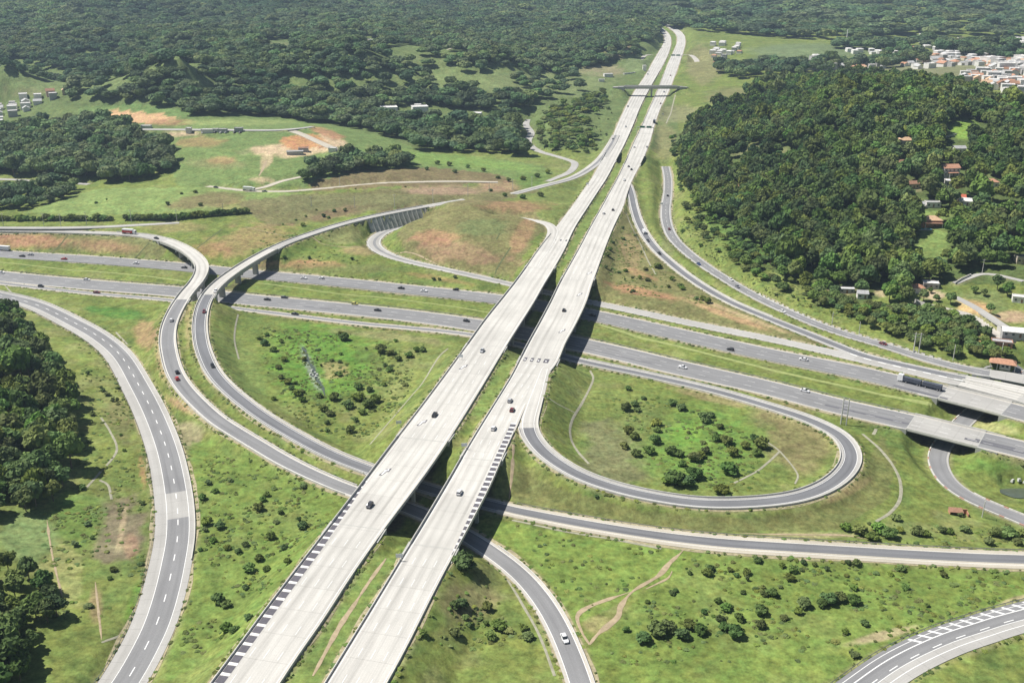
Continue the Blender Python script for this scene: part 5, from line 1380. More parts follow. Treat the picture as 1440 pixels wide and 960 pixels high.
def house_parts(w, d, h, wall, roof, style, detail, parent, seed=0):
    r = random.Random(seed)
    mb = MB(); mb.box((0, 0, h / 2 - 1.5), (w, d, h + 3), MW[wall], bottom=False)
    if style == 'gable':
        rh = min(w, d) * .28
        for sx in (-1, 1):
            p = [(sx * w / 2, -d / 2, h), (sx * w / 2, d / 2, h), (sx * w / 2, 0, h + rh)]
            mb.face(p if sx > 0 else p[::-1], MW[wall])
    mb.build('walls', parent)
    mb = MB(); o = .5
    if style == 'gable':
        for sy in (-1, 1):
            lo = [(-w / 2 - o, sy * (d / 2 + o), h - .15), (w / 2 + o, sy * (d / 2 + o), h - .15), (w / 2 + o, 0, h + rh + .05), (-w / 2 - o, 0, h + rh + .05)]
            hi = [(x, y, z + .22) for x, y, z in lo]
            if sy > 0: lo = lo[::-1]; hi = hi[::-1]
            mb.hexa(lo, hi, MR[roof])
    elif style == 'hip':
        rh = min(w, d) * .28; q = max(0, (w - d) / 2)
        e = [(-w / 2 - o, -d / 2 - o, h), (w / 2 + o, -d / 2 - o, h), (w / 2 + o, d / 2 + o, h), (-w / 2 - o, d / 2 + o, h)]
        a, b_ = (-q - .1, 0, h + rh), (q + .1, 0, h + rh)
        mb.face([e[0], e[1], b_, a], MR[roof]); mb.face([e[1], e[2], b_], MR[roof]); mb.face([e[2], e[3], a, b_], MR[roof]); mb.face([e[3], e[0], a], MR[roof]); mb.face(e[::-1], MR[roof])
    else:
        mb.box((0, 0, h + .12), (w + .3, d + .3, .24), MR[roof])
        for sx, sy, lx, ly in ((0, -1, w + .3, .2), (0, 1, w + .3, .2), (-1, 0, .2, d - .1), (1, 0, .2, d - .1)):
            mb.box((sx * (w / 2 + .05), sy * (d / 2 + .05), h + .44), (lx, ly, .4), MW[wall])
    mb.build('roof', parent)
    if detail:
        nwin = max(2, int(w / 3))
        fl = 2 if h > 5 else 1
        for f in range(fl):
            for sy in (-1, 1):
                for i in range(nwin):
                    x = -w / 2 + w * (i + .5) / nwin
                    if f == 0 and sy == -1 and i == nwin // 2:
                        mb = MB(); mb.box((x, -d / 2 - .03, 1.05), (1.0, .1, 2.1), M['door']); mb.build('door', parent); continue
                    mb = MB(); mb.box((x, sy * (d / 2 + .03), 1.6 + 2.8 * f), (1.2, .1, 1.1), M['window']); mb.build('window', parent)


def house(px, py, w, d, h, rz, wall, roof, style, label, detail=True, group=None, name='house', sink=0):
    p = ground(px, py)
    root = empty(name, (p[0], p[1], p[2] - sink), math.radians(rz))
    tag(root, label, 'house' if name != 'shed' else 'shed', group)
    house_parts(w, d, h, wall, roof, style, detail, root, int(px))
    return root

def porch(root, w, d, y, h, roof):
    mb = MB(); mb.box((0, y, h), (w, d, .2), MR[roof]); mb.build('porch_roof', root)
    for sx in (-1, 1):
        mb = MB(); mb.box((sx * (w / 2 - .3), y - d / 2 + .3, h / 2 - .6), (.3, .3, h + 1), MW['white']); mb.build('porch_post', root)

h_ = house(1334, 246, 13, 8, 6, 8, 'white', 'orange tiled', 'gable', 'tall white house with an orange roof among trees, the upper of two close houses'); porch(h_, 8, 4, -6, 3, 'orange tiled')
h_ = house(1343, 260, 15, 8, 3.2, -12, 'white', 'pale', 'flat', 'long low white house with a pale terrace roof in front of the orange roofed one')
house(1347, 283, 9, 6, 3.5, -14, 'white', 'red', 'gable', 'small house with a bright red roof beside a white wing, among the trees')
house(1360, 288, 11, 6, 3.2, -22, 'white', 'pale', 'gable', 'white roofed wing right of the small red roofed house')
h_ = house(1308, 316, 13, 9, 4.2, -4, 'brick', 'tan', 'hip', 'house with a tan hipped roof and a small turquoise pool'); porch(h_, 12, 3.5, -6.3, 2.8, 'brown')
p = ground(1301, 323); mb = MB(); mb.box((0, 0, .15), (9, 4, .5), M['barrier']); mb.box((0, 0, .42), (8.2, 3.3, .08), M['pool']); o = mb.build('swimming_pool'); o.location = (p[0], p[1], p[2] + .1); tag(o, 'small turquoise pool beside the tan roofed house', 'pool')
house(1272, 203, 13, 8, 4, 5, 'white', 'tan', 'hip', 'house with a pale tan roof standing alone inside the wood, high on the hill')
house(1263, 235, 9, 6, 4, 10, 'tan', 'brown', 'gable', 'brownish house half hidden in the trees left of the white ones')
house(1290, 292, 8, 5, 3, 5, 'white', 'grey', 'gable', 'whitish shed roofed house above the lawn of the tan roofed house')
house(1311, 290, 10, 6, 3, -5, 'white', 'grey', 'flat', 'low grey and white house on the terrace above the tan roofed house')
house(1288, 410, 8, 6, 3.2, -4, 'white', 'orange tiled', 'hip', 'small white house with orange roof above the roadside strip')
house(1308, 404, 9, 6, 3, -12, 'grey', 'pale', 'flat', 'pale flat roofed house just right of the small orange roof')
house(1212, 418, 6, 5, 3, -10, 'white', 'grey', 'gable', 'small grey roofed white hut at the edge of the wood')
house(1190, 411, 9, 4, 2.4, -6, 'grey', 'pale', 'flat', 'long pale shed left of the small grey roofed hut', name='shed')
house(1037, 267, 8, 6, 3.5, 10, 'cream', 'orange tiled', 'hip', 'orange roofed house at the left foot of the wooded hill')
house(1438, 368, 9, 7, 3.5, -10, 'cream', 'pale', 'flat', 'pale building at the right edge between dark trees')
house(1436, 424, 10, 5, 3, -20, 'white', 'pale', 'flat', 'white roofed building at the right edge above the grey lane')
house(1428, 472, 14, 6, 3, -16, 'grey', 'pale', 'gable', 'long pale warehouse roof above the gatehouse near the right edge')
house(1408, 486, 10, 5, 2.6, -20, 'brick', 'grey', 'flat', 'low brick building with a grey roof on the orange earth')

house(1392, 262, 10, 7, 4, -10, 'white', 'orange tiled', 'hip', 'orange roofed house in the grassy gap right of the tall white house')
house(1282, 264, 9, 6, 3.5, 12, 'cream', 'brown', 'gable', 'cream house with a brown roof in the small gap left of the white houses')
house(1424, 298, 9, 7, 3.5, -8, 'white', 'tan', 'hip', 'tan roofed white house near the right edge inside the wood')
house(1348, 214, 9, 6, 3.5, 4, 'white', 'grey', 'gable', 'grey roofed house just below the bright hill lawn')
house(1416, 348, 8, 6, 3.2, -14, 'cream', 'orange tiled', 'gable', 'small cream house with orange roof near the right edge above the upper lane')
# gatehouse with its canopy
p = ground(1409, 517)
gh = empty('gatehouse', (p[0], p[1], p[2]), math.radians(-24)); tag(gh, 'small gatehouse with a broad red tiled roof on the traffic island', 'gatehouse')
mb = MB(); mb.box((1.2, 0, 1.4), (5, 4, 3.6), MW['white']); mb.build('walls', gh)
mb = MB()
e = [(-6.5, -3.6, 3.3), (6.5, -3.6, 3.3), (6.5, 3.6, 3.3), (-6.5, 3.6, 3.3)]; a_, b_ = (-4.2, 0, 5.2), (4.2, 0, 5.2)
mb.face([e[0], e[1], b_, a_], MR['orange tiled']); mb.face([e[1], e[2], b_], MR['orange tiled']); mb.face([e[2], e[3], a_, b_], MR['orange tiled']); mb.face([e[3], e[0], a_], MR['orange tiled']); mb.face(e[::-1], MR['brown'])
mb.build('roof', gh)
for sx in (-5.8, -2.5, 5.8):
    for sy in (-3, 3):
        mb = MB(); mb.box((sx, sy, 1.5), (.35, .35, 3.59), MW['white']); mb.build('post', gh)
for x in (0.2, 2.2):
    mb = MB(); mb.box((x, -2.03, 1.7), (1.2, .1, 1.1), M['window']); mb.build('window', gh)

# yard walls (long white walls in front of the houses)
def yard_wall(pts, hgt, label, w=.35, mat='barrier'):
    P = [ground(*q) for q in pts]; mb = MB()
    for a, b_ in zip(P[:-1], P[1:]):
        d = b_ - a; n_ = np.array([d[1], -d[0]]); n_ = n_ / (np.linalg.norm(n_) + 1e-9) * w / 2
        bt = [(a[0] + n_[0], a[1] + n_[1], a[2] - 1), (b_[0] + n_[0], b_[1] + n_[1], b_[2] - 1), (b_[0] - n_[0], b_[1] - n_[1], b_[2] - 1), (a[0] - n_[0], a[1] - n_[1], a[2] - 1)]
        tp = [(x, y, z + 1 + hgt) for x, y, z in bt]
        mb.hexa(bt, tp, M[mat])
    return tag(mb.build('yard_wall'), label, 'wall')
yard_wall([(1286, 426), (1300, 431), (1325, 437), (1345, 447), (1362, 452)], 2.4, 'long white yard wall running down beside the small orange roofed house')
yard_wall([(1402, 463), (1420, 470), (1445, 478)], 2.0, 'white yard wall at the right edge below the grey lane')
yard_wall([(1320, 196), (1345, 190)], 1.5, 'short pale wall at the bright hill lawn')
yard_wall([(1343, 400), (1352, 394), (1365, 388)], 1.5, 'pale garden wall along the upper lane at right')

# towns: one walls + roof kind of house each time another colour; copies share their meshes
protos = []
for i, (wl_, rf, st, w, d, h) in enumerate([('white', 'grey', 'gable', 10, 8, 4), ('white', 'orange tiled', 'gable', 11, 8, 4), ('cream', 'orange tiled', 'hip', 11, 9, 4), ('pink', 'brown', 'gable', 9, 8, 5), ('white', 'pale', 'flat', 11, 9, 6),
                                          ('grey', 'pale', 'flat', 9, 8, 6), ('brick', 'grey', 'flat', 9, 8, 5.5), ('tan', 'tan', 'gable', 10, 8, 4), ('white', 'red', 'gable', 10, 7, 4), ('yellow', 'brown', 'flat', 10, 9, 6)]):
    protos.append((wl_, rf, st, w, d, h))
MR['grey'] = plain('roof_grey_sheet', (0.46, 0.46, 0.45), .85, .2, 1.2)
first = {}
def town_house(i, x, y, rz, place, group, s=1.0):
    wl_, rf, st, w, d, h = protos[i]
    z = float(height(x, y))
    if i not in first:
        root = empty('house', (x, y, z), rz); house_parts(w, d, h, wl_, rf, st, False, root, i); first[i] = root
    else:
        root = copy_tree(first[i]); root.location = (x, y, z); root.rotation_euler = (0, 0, rz)
    root.scale = (s, s, s)
    tag(root, f"{wl_} walled house with {'flat ' if st == 'flat' else ''}{rf} roof {place}", 'house', group)
    return root
_wood = [w for w in WOODS if w[0] in ('hill', 'back', 'far_r')]
def in_view(x, y, z):
    """nothing of the land or the woods stands between the camera and this house"""
    t = np.linspace(.25, .985, 70); X, Y, Z = x * t, y * t, CAM_H + (z + 5 - CAM_H) * t
    h = height(X, Y); pX, pY = to_px(X, Y, h)
    tall = np.zeros(len(t))
    for w_ in _wood[:1]: tall = np.maximum(tall, inside(w_[1], pX, pY) * 8.0)
    return not ((h + tall) > Z).any()
TOWNS = [
    ([(1250, 90), (1268, 84), (1300, 74), (1440, 76), (1450, 92), (1440, 96), (1400, 98), (1372, 92), (1320, 96), (1280, 98)], 11.5, 150, .97, 'in the hillside town', 'houses of the upper town', 20),
    ([(1338, 106), (1365, 106), (1395, 97), (1450, 88), (1500, 100), (1500, 155), (1440, 142), (1400, 130), (1362, 118)], 11.5, 110, .97, 'in the right edge town', 'houses of the right edge town', -15),
    ([(1180, 72), (1240, 70), (1300, 66), (1330, 70), (1290, 76), (1210, 80)], 22, 14, .6, 'along the top right fields', 'houses along the far fields', 5),
    ([(1128, 92), (1150, 80), (1188, 84), (1186, 98), (1150, 99), (1128, 99)], 14, 26, .9, 'behind the wooded crest', 'houses behind the hill crest', 10),
    ([(1090, 99), (1094, 91), (1118, 92), (1116, 100)], 15, 8, .9, 'left of the crest cluster', 'houses left of the crest cluster', 5),
    ([(1198, 99), (1202, 84), (1218, 84), (1216, 98), (1240, 92), (1244, 96), (1220, 99)], 15, 10, .9, 'between tall dark trees', 'houses between the dark trees', 0),
    ([(1330, 63), (1345, 57), (1440, 56), (1450, 72), (1425, 76), (1405, 62)], 16, 40, .9, 'on the far ridge', 'houses on the far ridge', 15),
    ([(998, 64), (1012, 59), (1020, 66), (1042, 64), (1040, 76), (1020, 80), (1012, 96), (1040, 100), (1036, 106), (1004, 104), (1002, 80)], 16, 24, .8, 'right of the far highway', 'houses right of the far highway', -20),
    ([(-60, 160), (0, 148), (30, 138), (72, 132), (100, 126), (102, 131), (60, 145), (35, 158), (0, 180), (-60, 190)], 15, 34, .9, 'in the left edge village', 'houses of the left edge village', 25),
    ([(532, 168), (560, 158), (600, 150), (606, 160), (585, 174), (545, 175)], 17, 12, .75, 'in the forest hamlet', 'houses of the forest hamlet', 10),
    ([(628, 162), (660, 158), (712, 160), (708, 176), (665, 180), (630, 172)], 18, 12, .7, 'right of the forest hamlet', 'houses right of the hamlet', -10),
    ([(507, 60), (530, 55), (538, 60), (520, 64)], 20, 3, 1, 'on the far wooded hilltop', 'houses on the far hilltop', 0),
]
CAND = []
for poly, sp, cap, dens, place, grp, ang in TOWNS:
    q = np.array([ground(x, y)[:2] for x, y in poly]); x0, y0 = q.min(0); x1, y1 = q.max(0)
    cands = []
    ca_, sa_ = math.cos(math.radians(ang)), math.sin(math.radians(ang))
    R_ = int(max(x1 - x0, y1 - y0) / sp) + 2
    cx_, cy_ = (x0 + x1) / 2, (y0 + y1) / 2
    # rows of houses follow the streets; rows further apart on ground seen at a grazing angle
    for i in range(-R_, R_):
        for j in range(-R_, R_):
            u, v = i * sp, j * sp * 1.25 + (4 if i % 5 == 0 else 0)
            x = cx_ + u * ca_ - v * sa_ + random.uniform(-2, 2); y = cy_ + u * sa_ + v * ca_ + random.uniform(-2, 2)
            if y < 300 or abs(x) > 0.6 * y + 60: continue
            zz = float(height(x, y)); X_, Y_ = to_px(x, y, zz)
            if inside(poly, np.array([X_]), np.array([Y_]))[0] and random.random() < dens and X_ < 1470 and in_view(x, y, zz): cands.append((x, y))
    random.shuffle(cands); print('TOWN', place, len(cands), min(cap, len(cands)))
    for x, y in cands[:cap]:
        big = random.random() < .12
        CAND.append((math.hypot(x, y), random.choice([0, 0, 0, 0, 0, 1, 2, 3, 4, 4, 4, 4, 4, 4, 5, 5, 5, 7]), x, y, math.radians(ang + random.choice((0, 90)) + random.uniform(-6, 6)), place, grp, random.uniform(.85, 1.15) * (1.5 if big else 1)))
CAND.sort(key=lambda c: c[0])
for c in CAND[:275]: town_house(*c[1:])
if len(CAND) > 275:
    mb = MB()
    for c in CAND[275:]:
        wl_, rf, st, w, d, h = protos[c[1]]; z = float(height(c[2], c[3]))
        mb.box((c[2], c[3], z + h / 2 - 1), (w, d, h + 2), MW[wl_], c[4]); mb.box((c[2], c[3], z + h + .5), (w + .6, d + .6, 1.0), MR[rf], c[4], .7)
    tag(mb.build('far_houses'), 'mass of tiny pale houses on the far ridge behind the town', 'houses', kind='stuff')
print('HOUSES', len(CAND))

def shed(px, py, w, d, h, rz, label, wall='white', roof='pale'):
    return house(px, py, w, d, h, rz, wall, roof, 'flat', label, detail=False, name='shed')
shed(855, 108, 13, 8, 4, 10, 'white roofed shed above the valley left of the overpass')
shed(846, 115, 8, 5, 3, 0, 'small white shed just below the white roofed one')
shed(906, 99, 5, 7, 7, 0, 'small white tower like shed between the overpass and the left carriageway')
shed(885, 104, 24, 3, 1.2, 40, 'long narrow white slab on the slope left of the far highway')
shed(292, 186, 12, 5, 2.6, 1, 'long white roofed site building on the flat building ground', 'white')
shed(313, 185.5, 9, 5, 2.6, -4, 'grey roofed site building right of the long white one', 'grey', 'grey')
shed(303, 185, 5, 4, 2.4, 8, 'tiny white hut between the two site buildings')
shed(266, 186, 5, 5, 4, 0, 'small white hut at the left end of the site road')
shed(336, 184.5, 8, 5, 3, 3, 'small grey site hut at the right end of the row', 'grey', 'grey')
shed(415, 217, 15, 6, 2.6, 12, 'dark grey roofed shed on the orange construction pit', 'grey', 'grey')
shed(427, 213, 9, 6, 3, 8, 'small dark shed right behind the pit shed', 'grey', 'brown')
shed(468, 212, 7, 5, 2.5, -5, 'small white hut beside the white descending road')
shed(206, 181, 10, 5, 3, 0, 'white hut at the wood edge on the left of the building ground')
shed(1300, 60, 20, 12, 16, 0, 'tall bluish white factory block at the top edge behind the town')
shed(1228, 92, 12, 8, 6, 0, 'white block just right of the crest cluster')
tw = ground(1190, 62); mb = MB(); mb.tube((0, 0, -1), (0, 0, 26), 1.3, .8, MW['white'], 8); o = mb.build('white_mast'); o.location = tuple(tw); tag(o, 'thin white mast on the far pale hill', 'mast')
p = ground(741, 0) if False else None
# ---------------------------------------------------------------- drains, footpaths and other narrow things that lie on the ground
def drape(name, pts, w, mat, label, kind='structure', lift=.07, wob=0.0):
    P = [ground(*q) for q in pts]
    S, _ = catmull([[a[0], a[1], 0] for a in P], 1.6)
    d = np.gradient(S[:, :2], axis=0); d /= np.linalg.norm(d, axis=1)[:, None] + 1e-9
    mb = MB(); prev = None
    for i in range(len(S)):
        ww = w * (1 + wob * float(vnoise(S[i:i+1, 0], S[i:i+1, 1], 4.0, 5)[0]))
        if mat == 'dirt': ww *= min(1.0, .25 + i / 6, .25 + (len(S) - 1 - i) / 6)
        nx, ny = d[i, 1] * ww / 2, -d[i, 0] * ww / 2
        row_ = []
        for f in (-1, 0, 1):
            x, y = S[i, 0] + f * nx, S[i, 1] + f * ny
            row_.append((x, y, float(height(x, y)) + lift + (0.03 if f == 0 else 0)))
        if prev:
            for j in (0, 1): mb.face([prev[j], prev[j + 1], row_[j + 1], row_[j]], M[mat])
        prev = row_
    return tag(mb.build(name), label, kind=kind)

M['drain_dark'] = plain('grassed_drain', (0.10, 0.12, 0.05), .95, .2, .6)
DR = [
    ([(830, 521), (834, 534), (822, 560), (805, 590), (802, 612), (812, 634), (828, 652)], 1.1, 'drain', 'pale concrete drain inside the loop ramp, left side'),
    ([(335, 442), (331, 460), (330, 480), (336, 505)], .9, 'drain', 'pale drain right of the twin ramps'),
    ([(630, 490), (617, 502), (595, 537), (580, 555), (550, 590), (520, 625)], .9, 'drain', 'straight drain at the foot of the left main bank'),
    ([(142, 587), (155, 607), (164, 634), (140, 665), (122, 685)], 1.0, 'drain', 'pale drain between the left wood and the broad ramp'),
    ([(140, 675), (152, 682), (157, 702)], 1.0, 'drain', 'short bent drain near the ploughed patch'),
    ([(1213, 610), (1236, 630), (1256, 655), (1266, 678), (1265, 703), (1250, 722), (1232, 733)], 1.3, 'drain', 'curving pale drain outside the loop ramp'),
    ([(1096, 635), (1080, 650), (1060, 665), (1030, 680)], 1.0, 'drain', 'pale drain inside the loop ramp, right side'),
    ([(1080, 622), (1096, 634), (1112, 652), (1122, 668), (1118, 680)], .8, 'drain', 'faint drain at the right end inside the loop'),
    ([(963, 771), (942, 791), (925, 810), (890, 831), (873, 852), (868, 868), (840, 892), (829, 906)], 1.6, 'dirt', 'trodden sandy footpath across the lower meadow'),
    ([(890, 831), (862, 840), (828, 853), (812, 866), (818, 888), (829, 906)], 1.3, 'dirt', 'sandy side path beside the bottom ramp'),
    ([(945, 803), (940, 812), (925, 820), (908, 828)], 1.0, 'dirt', 'short fork of the sandy footpath'),
    ([(722, 612), (721, 650), (716, 702)], 1.0, 'dirt', 'sandy track on the bank right of the main highway'),
    ([(1040, 749), (1100, 751), (1180, 752), (1220, 758)], 1.0, 'dirt', 'sandy line above the long ramp'),
    ([(543, 785), (521, 815), (498, 850), (481, 875), (464, 905), (440, 950)], 1.3, 'dirt', 'worn track in the grass median between the main carriageways'),
    ([(685, 782), (705, 803), (722, 828), (736, 852), (751, 878), (764, 906), (780, 950)], .9, 'drain', 'drain left of the bottom centre ramp'),
    ([(720, 731), (795, 747), (862, 758), (930, 771)], .9, 'drain', 'drain below the long ramp near the viaduct'),
    ([(66, 730), (70, 760), (76, 792), (88, 840)], .7, 'dirt', 'track between pasture and weeds at bottom left'),
    ([(134, 818), (138, 855), (143, 900)], .7, 'dirt', 'thin earth track at bottom left'),
    ([(143, 903), (160, 897), (176, 890)], .8, 'drain', 'short drain beside the broad ramp at the bottom'),
    ([(96, 331), (86, 343), (75, 354)], 1.0, 'drain_dark', 'grassed drain down the cut slope, left one'),
    ([(210, 341), (200, 352), (189, 363)], 1.0, 'drain_dark', 'grassed drain down the cut slope, right one'),
    ([(312, 322), (294, 336), (277, 349)], 1.0, 'drain_dark', 'grassed drain on the slope behind the twin ramps'),
    ([(718, 348), (706, 366), (696, 386)], .9, 'drain_dark', 'dark drain down the mound'),
    ([(703, 328), (698, 337)], .9, 'drain_dark', 'short dark drain high on the mound'),
    ([(880, 298), (888, 318), (903, 348), (912, 368), (922, 386)], .9, 'drain', 'pale drain on the slope between right carriageway and ramp'),
    ([(953, 124), (946, 148), (937, 174)], 1.5, 'drain', 'pale line along the far right carriageway'),
    ([(375, 226), (370, 237), (364, 248)], 2.0, 'dirt', 'earth trail down from the building ground'),
    ([(740, 548), (775, 562), (808, 580)], .7, 'drain', 'faint drain on the bank above the loop'),
    ([(163, 467), (171, 476), (179, 484)], .9, 'drain', 'short drain beside the broad left ramp'),
    ([(5, 400), (11, 406), (16, 411)], 1.0, 'drain', 'short pale drain at the left edge'),
    ([(1232, 603), (1228, 611)], 1.4, 'drain', 'short pale drain head beside the low highway'),
    ([(340, 318), (410, 334), (480, 347), (560, 356), (620, 373)], .8, 'dirt', 'light track across the green slope below the retaining wall'),
    ([(0, 369), (120, 381), (240, 393), (262, 396)], 1.5, 'grassline', 'paler mown line in the median of the lower highway, left'),
    ([(362, 398), (460, 411), (560, 421), (690, 440)], 1.5, 'grassline', 'paler mown line in the median of the lower highway, centre'),
    ([(842, 456), (950, 486), (1080, 519), (1200, 546), (1310, 570)], 2.6, 'grassline', 'paler mown line in the median of the lower highway, right'),

]
M['verge'] = plain('dusty_verge', (0.33, 0.29, 0.18), .95, .3, .8)
M['grassline'] = plain('mown_pale_grass', (0.27, 0.31, 0.11), .95, .2, .5)
for pts, w, mat, lab in DR:
    drape('footpath' if mat == 'dirt' else 'mown_strip' if mat == 'grassline' else 'drain_channel', pts, w, mat, lab, wob=.6 if mat == 'dirt' else .1)
# stream and pond
M['water'] = plain('murky_water', (0.085, 0.105, 0.075), 0.15, .15, .4, spec=.6)
M['stone'] = plain('pale_stones', (0.50, 0.50, 0.47), .9, .2, 1.5)
drape('stream', [(426, 488), (431, 498), (434, 508), (441, 519), (443, 530), (452, 542), (457, 556)], 1.5, 'water', 'thin stream in the green hollow', lift=.1, wob=.8)
for i, (x, y) in enumerate([(439, 522), (443, 525.5), (437, 527), (444.5, 531), (440, 529), (446, 528)]):
    p = ground(x, y); mb = MB(); mb.box((0, 0, .4), (random.uniform(1.2, 2), random.uniform(1, 1.6), 1.2), M['stone'], random.random(), .6)
    o = mb.build('boulder'); o.location = tuple(p); tag(o, 'pale boulder in the stream of the green hollow', 'boulder', 'boulders in the stream')
p = ground(1432, 694)
mb = MB(); mb.face([(math.cos(a) * 9 * (1 + .15 * math.sin(3 * a)), math.sin(a) * 5 * (1 + .2 * math.cos(2 * a)), 0) for a in np.linspace(0, 2 * math.pi, 28)[:-1]], M['water'])
o = mb.build('pond'); o.location = (p[0] + 2, p[1], -8.35); tag(o, 'small dark pond at the right edge beside the sunken road', kind='structure')
for i, (x, y) in enumerate([(1424, 676), (1433, 675), (1441, 678)]):
    p = ground(x, y); mb = MB(); mb.box((0, 0, .3), (random.uniform(1.2, 2.4), random.uniform(1, 1.6), 1.1), M['stone'], random.random(), .6)
    o = mb.build('boulder'); o.location = tuple(p); tag(o, 'pale boulder on the bank of the small pond', 'boulder', 'boulders at the pond')
# ruined hut on the bank
p = ground(1347, 722); rt = empty('ruined_hut', tuple(p), math.radians(-8)); tag(rt, 'small ruined brick hut on the grass left of the sunken road', 'hut')
mb = MB(); mb.box((0, .8, .8), (7, .3, 2), MW['brick']); mb.box((-3.4, -.6, .7), (.3, 2.5, 1.8), MW['brick']); mb.box((3.4, -.6, .5), (.3, 2.5, 1.4), MW['brick']); mb.build('walls', rt)
mb = MB(); mb.hexa([(-3.6, -2, 1.5), (1.5, -2, 1.4), (1.5, 1.1, 2.0), (-3.6, 1.1, 2.0)], [(-3.6, -2, 1.65), (1.5, -2, 1.55), (1.5, 1.1, 2.15), (-3.6, 1.1, 2.15)], MR['brown']); mb.build('roof', rt)

# retaining wall of panels and ribs below the right hand ramp
rw = empty('retaining_wall', tuple(R3.xyz[(w0_ + w1_) // 2])); tag(rw, 'grey panelled retaining wall with ribs between the upper ramp and the light ramp', 'wall')
O_ = Vector(rw.location)
stn = np.arange(R3.s[w0_] + 1, R3.s[w1_] - 1, 4.2)
def rwp(s, al, drop):
    a = pt(R3, s, -(4.25 + .2 + al)); return (a[0] - O_.x, a[1] - O_.y, a[2] - O_.z - .1 - drop)
def drop_at(s):
    a = pt(R3, s, -11); g = float(height(a[0], a[1])); return max(2.0, min(9.5, a[2] - g + .6))
M['panel'] = plain('weathered_wall_panel', (0.36, 0.37, 0.34), .9, .3, .35)
for s, s2 in zip(stn[:-1], stn[1:]):
    d1, d2 = drop_at(s), drop_at(s2); mb = MB()
    f1, f2 = d1 * .62, d2 * .62
    t = [rwp(s + .08, 0, 0), rwp(s2 - .08, 0, 0), rwp(s2 - .08, f2, d2), rwp(s + .08, f1, d1)]
    bk = [rwp(s + .08, -1.2, .4), rwp(s2 - .08, -1.2, .4), rwp(s2 - .08, f2 - 1.2, d2 + .4), rwp(s + .08, f1 - 1.2, d1 + .4)]
    mb.hexa(bk, t, M['panel']); mb.build('panel', rw)
for s in stn:
    d1 = drop_at(s); f1 = d1 * .62; mb = MB()
    t = [rwp(s - .25, .5, -.1), rwp(s + .25, .5, -.1), rwp(s + .25, f1 + .5, d1), rwp(s - .25, f1 + .5, d1)]
    bk = [rwp(s - .25, -.6, 0), rwp(s + .25, -.6, 0), rwp(s + .25, f1 - .6, d1), rwp(s - .25, f1 - .6, d1)]
    mb.hexa(bk, t, M['struct']); mb.build('rib', rw)

# ---------------------------------------------------------------- paint on the roads
def block(mb, road, s, off, ln, w, mat, dz=.03):
    mb.face([pt(road, s, off - w / 2, dz), pt(road, s, off + w / 2, dz), pt(road, s + ln, off + w / 2, dz), pt(road, s + ln, off - w / 2, dz)], M[mat])
mb = MB(); s = A.s[A.near_y(1000)]; e = A.s[A.near_y(683)]
while s < e:
    k = int(np.searchsorted(A.s, s)); f = min(1.0, (e - s) / 55 + .12)
    block(mb, A, s, -(A.hw[k] - .9 - 1.35 * f), 3.1, 2.7 * f, 'paint_dark', .03)
    block(mb, A, s + 3.3, -(A.hw[k] - .9 - 1.35 * f), 1.0, 2.7 * f, 'paint', .035)
    s += 4.5
tag(mb.build('hatching'), 'row of dark and white painted bars along the outer edge of the left carriageway', kind='structure')
mb = MB(); s = B.s[B.near_y(775)]; e = B.s[B.near_y(598)]; st = s
while s < e:
    k = int(np.searchsorted(B.s, s)); f = min(1.0, (s - st) / 50 + .15)
    block(mb, B, s, (B.hw[k] - .8 - 1.2 * f), 2.4, 2.4 * f, 'paint_dark', .03)
    block(mb, B, s + 2.6, (B.hw[k] - .8 - 1.2 * f), .9, 2.4 * f, 'paint', .035)
    s += 4.0
tag(mb.build('hatching'), 'row of grey and white painted bars on the outer edge of the right carriageway before the loop', kind='structure')

def arrow(road, px, py, label, turn=1):
    k = road.near_y(py); P = on_level(px, py, road.xyz[k, 2]); off = float((P[:2] - road.xyz[k, :2]) @ road.nrm[k]); s = road.s[k]
    mb = MB()
    mb.face([pt(road, s - 3.2, off - 1.1, .03), pt(road, s - 3.2, off + .2, .03), pt(road, s - .5, off + 1.0, .03), pt(road, s + .5, off - .2, .03)], M['paint_dark'])
    mb.face([pt(road, s - .6, off - .2, .034), pt(road, s + .3, off + 1.9, .034), pt(road, s + 3.4, off + 2.0, .034), pt(road, s + 2.2, off + .2, .034)], M['paint_dark'])
    mb.face([pt(road, s - 2.6, off - .5, .04), pt(road, s - 2.4, off + .2, .04), pt(road, s + 1.4, off + .9, .04), pt(road, s + 1.2, off + .1, .04)], M['paint'])
    mb.face([pt(road, s + .6, off - .5, .044), pt(road, s + 1.0, off + 1.5, .044), pt(road, s + 2.8, off + 1.3, .044)], M['paint'])
    tag(mb.build('painted_arrow'), label, kind='structure')
for x, y in ((540, 663), (592, 594), (650, 516)): arrow(A, x, y, 'dark and white painted merge arrow on the left carriageway')
for x, y in ((789, 465), (814, 413), (828, 383)): arrow(B, x, y, 'dark and white painted merge arrow on the right carriageway')
mb = MB()
for x in (737, 747, 757, 768):
    k = B.near_y(508); P = on_level(x, 508, DZ); off = float((P[:2] - B.xyz[k, :2]) @ B.nrm[k])
    block(mb, B, B.s[k] - 2, off, 5, 1.5 if x < 765 else 2.6, 'paint_dark', .03)
    block(mb, B, B.s[k] - .4, off - .1, 1.2, .8, 'paint', .034)
for x in (781, 789, 797):
    k = A.near_y(337); P = on_level(x, 337, DZ); off = float((P[:2] - A.xyz[k, :2]) @ A.nrm[k])
    block(mb, A, A.s[k] - 2, off, 4, 1.2, 'paint_dark', .05)
tag(mb.build('painted_blocks'), 'dark painted blocks across the main carriageways', kind='structure')
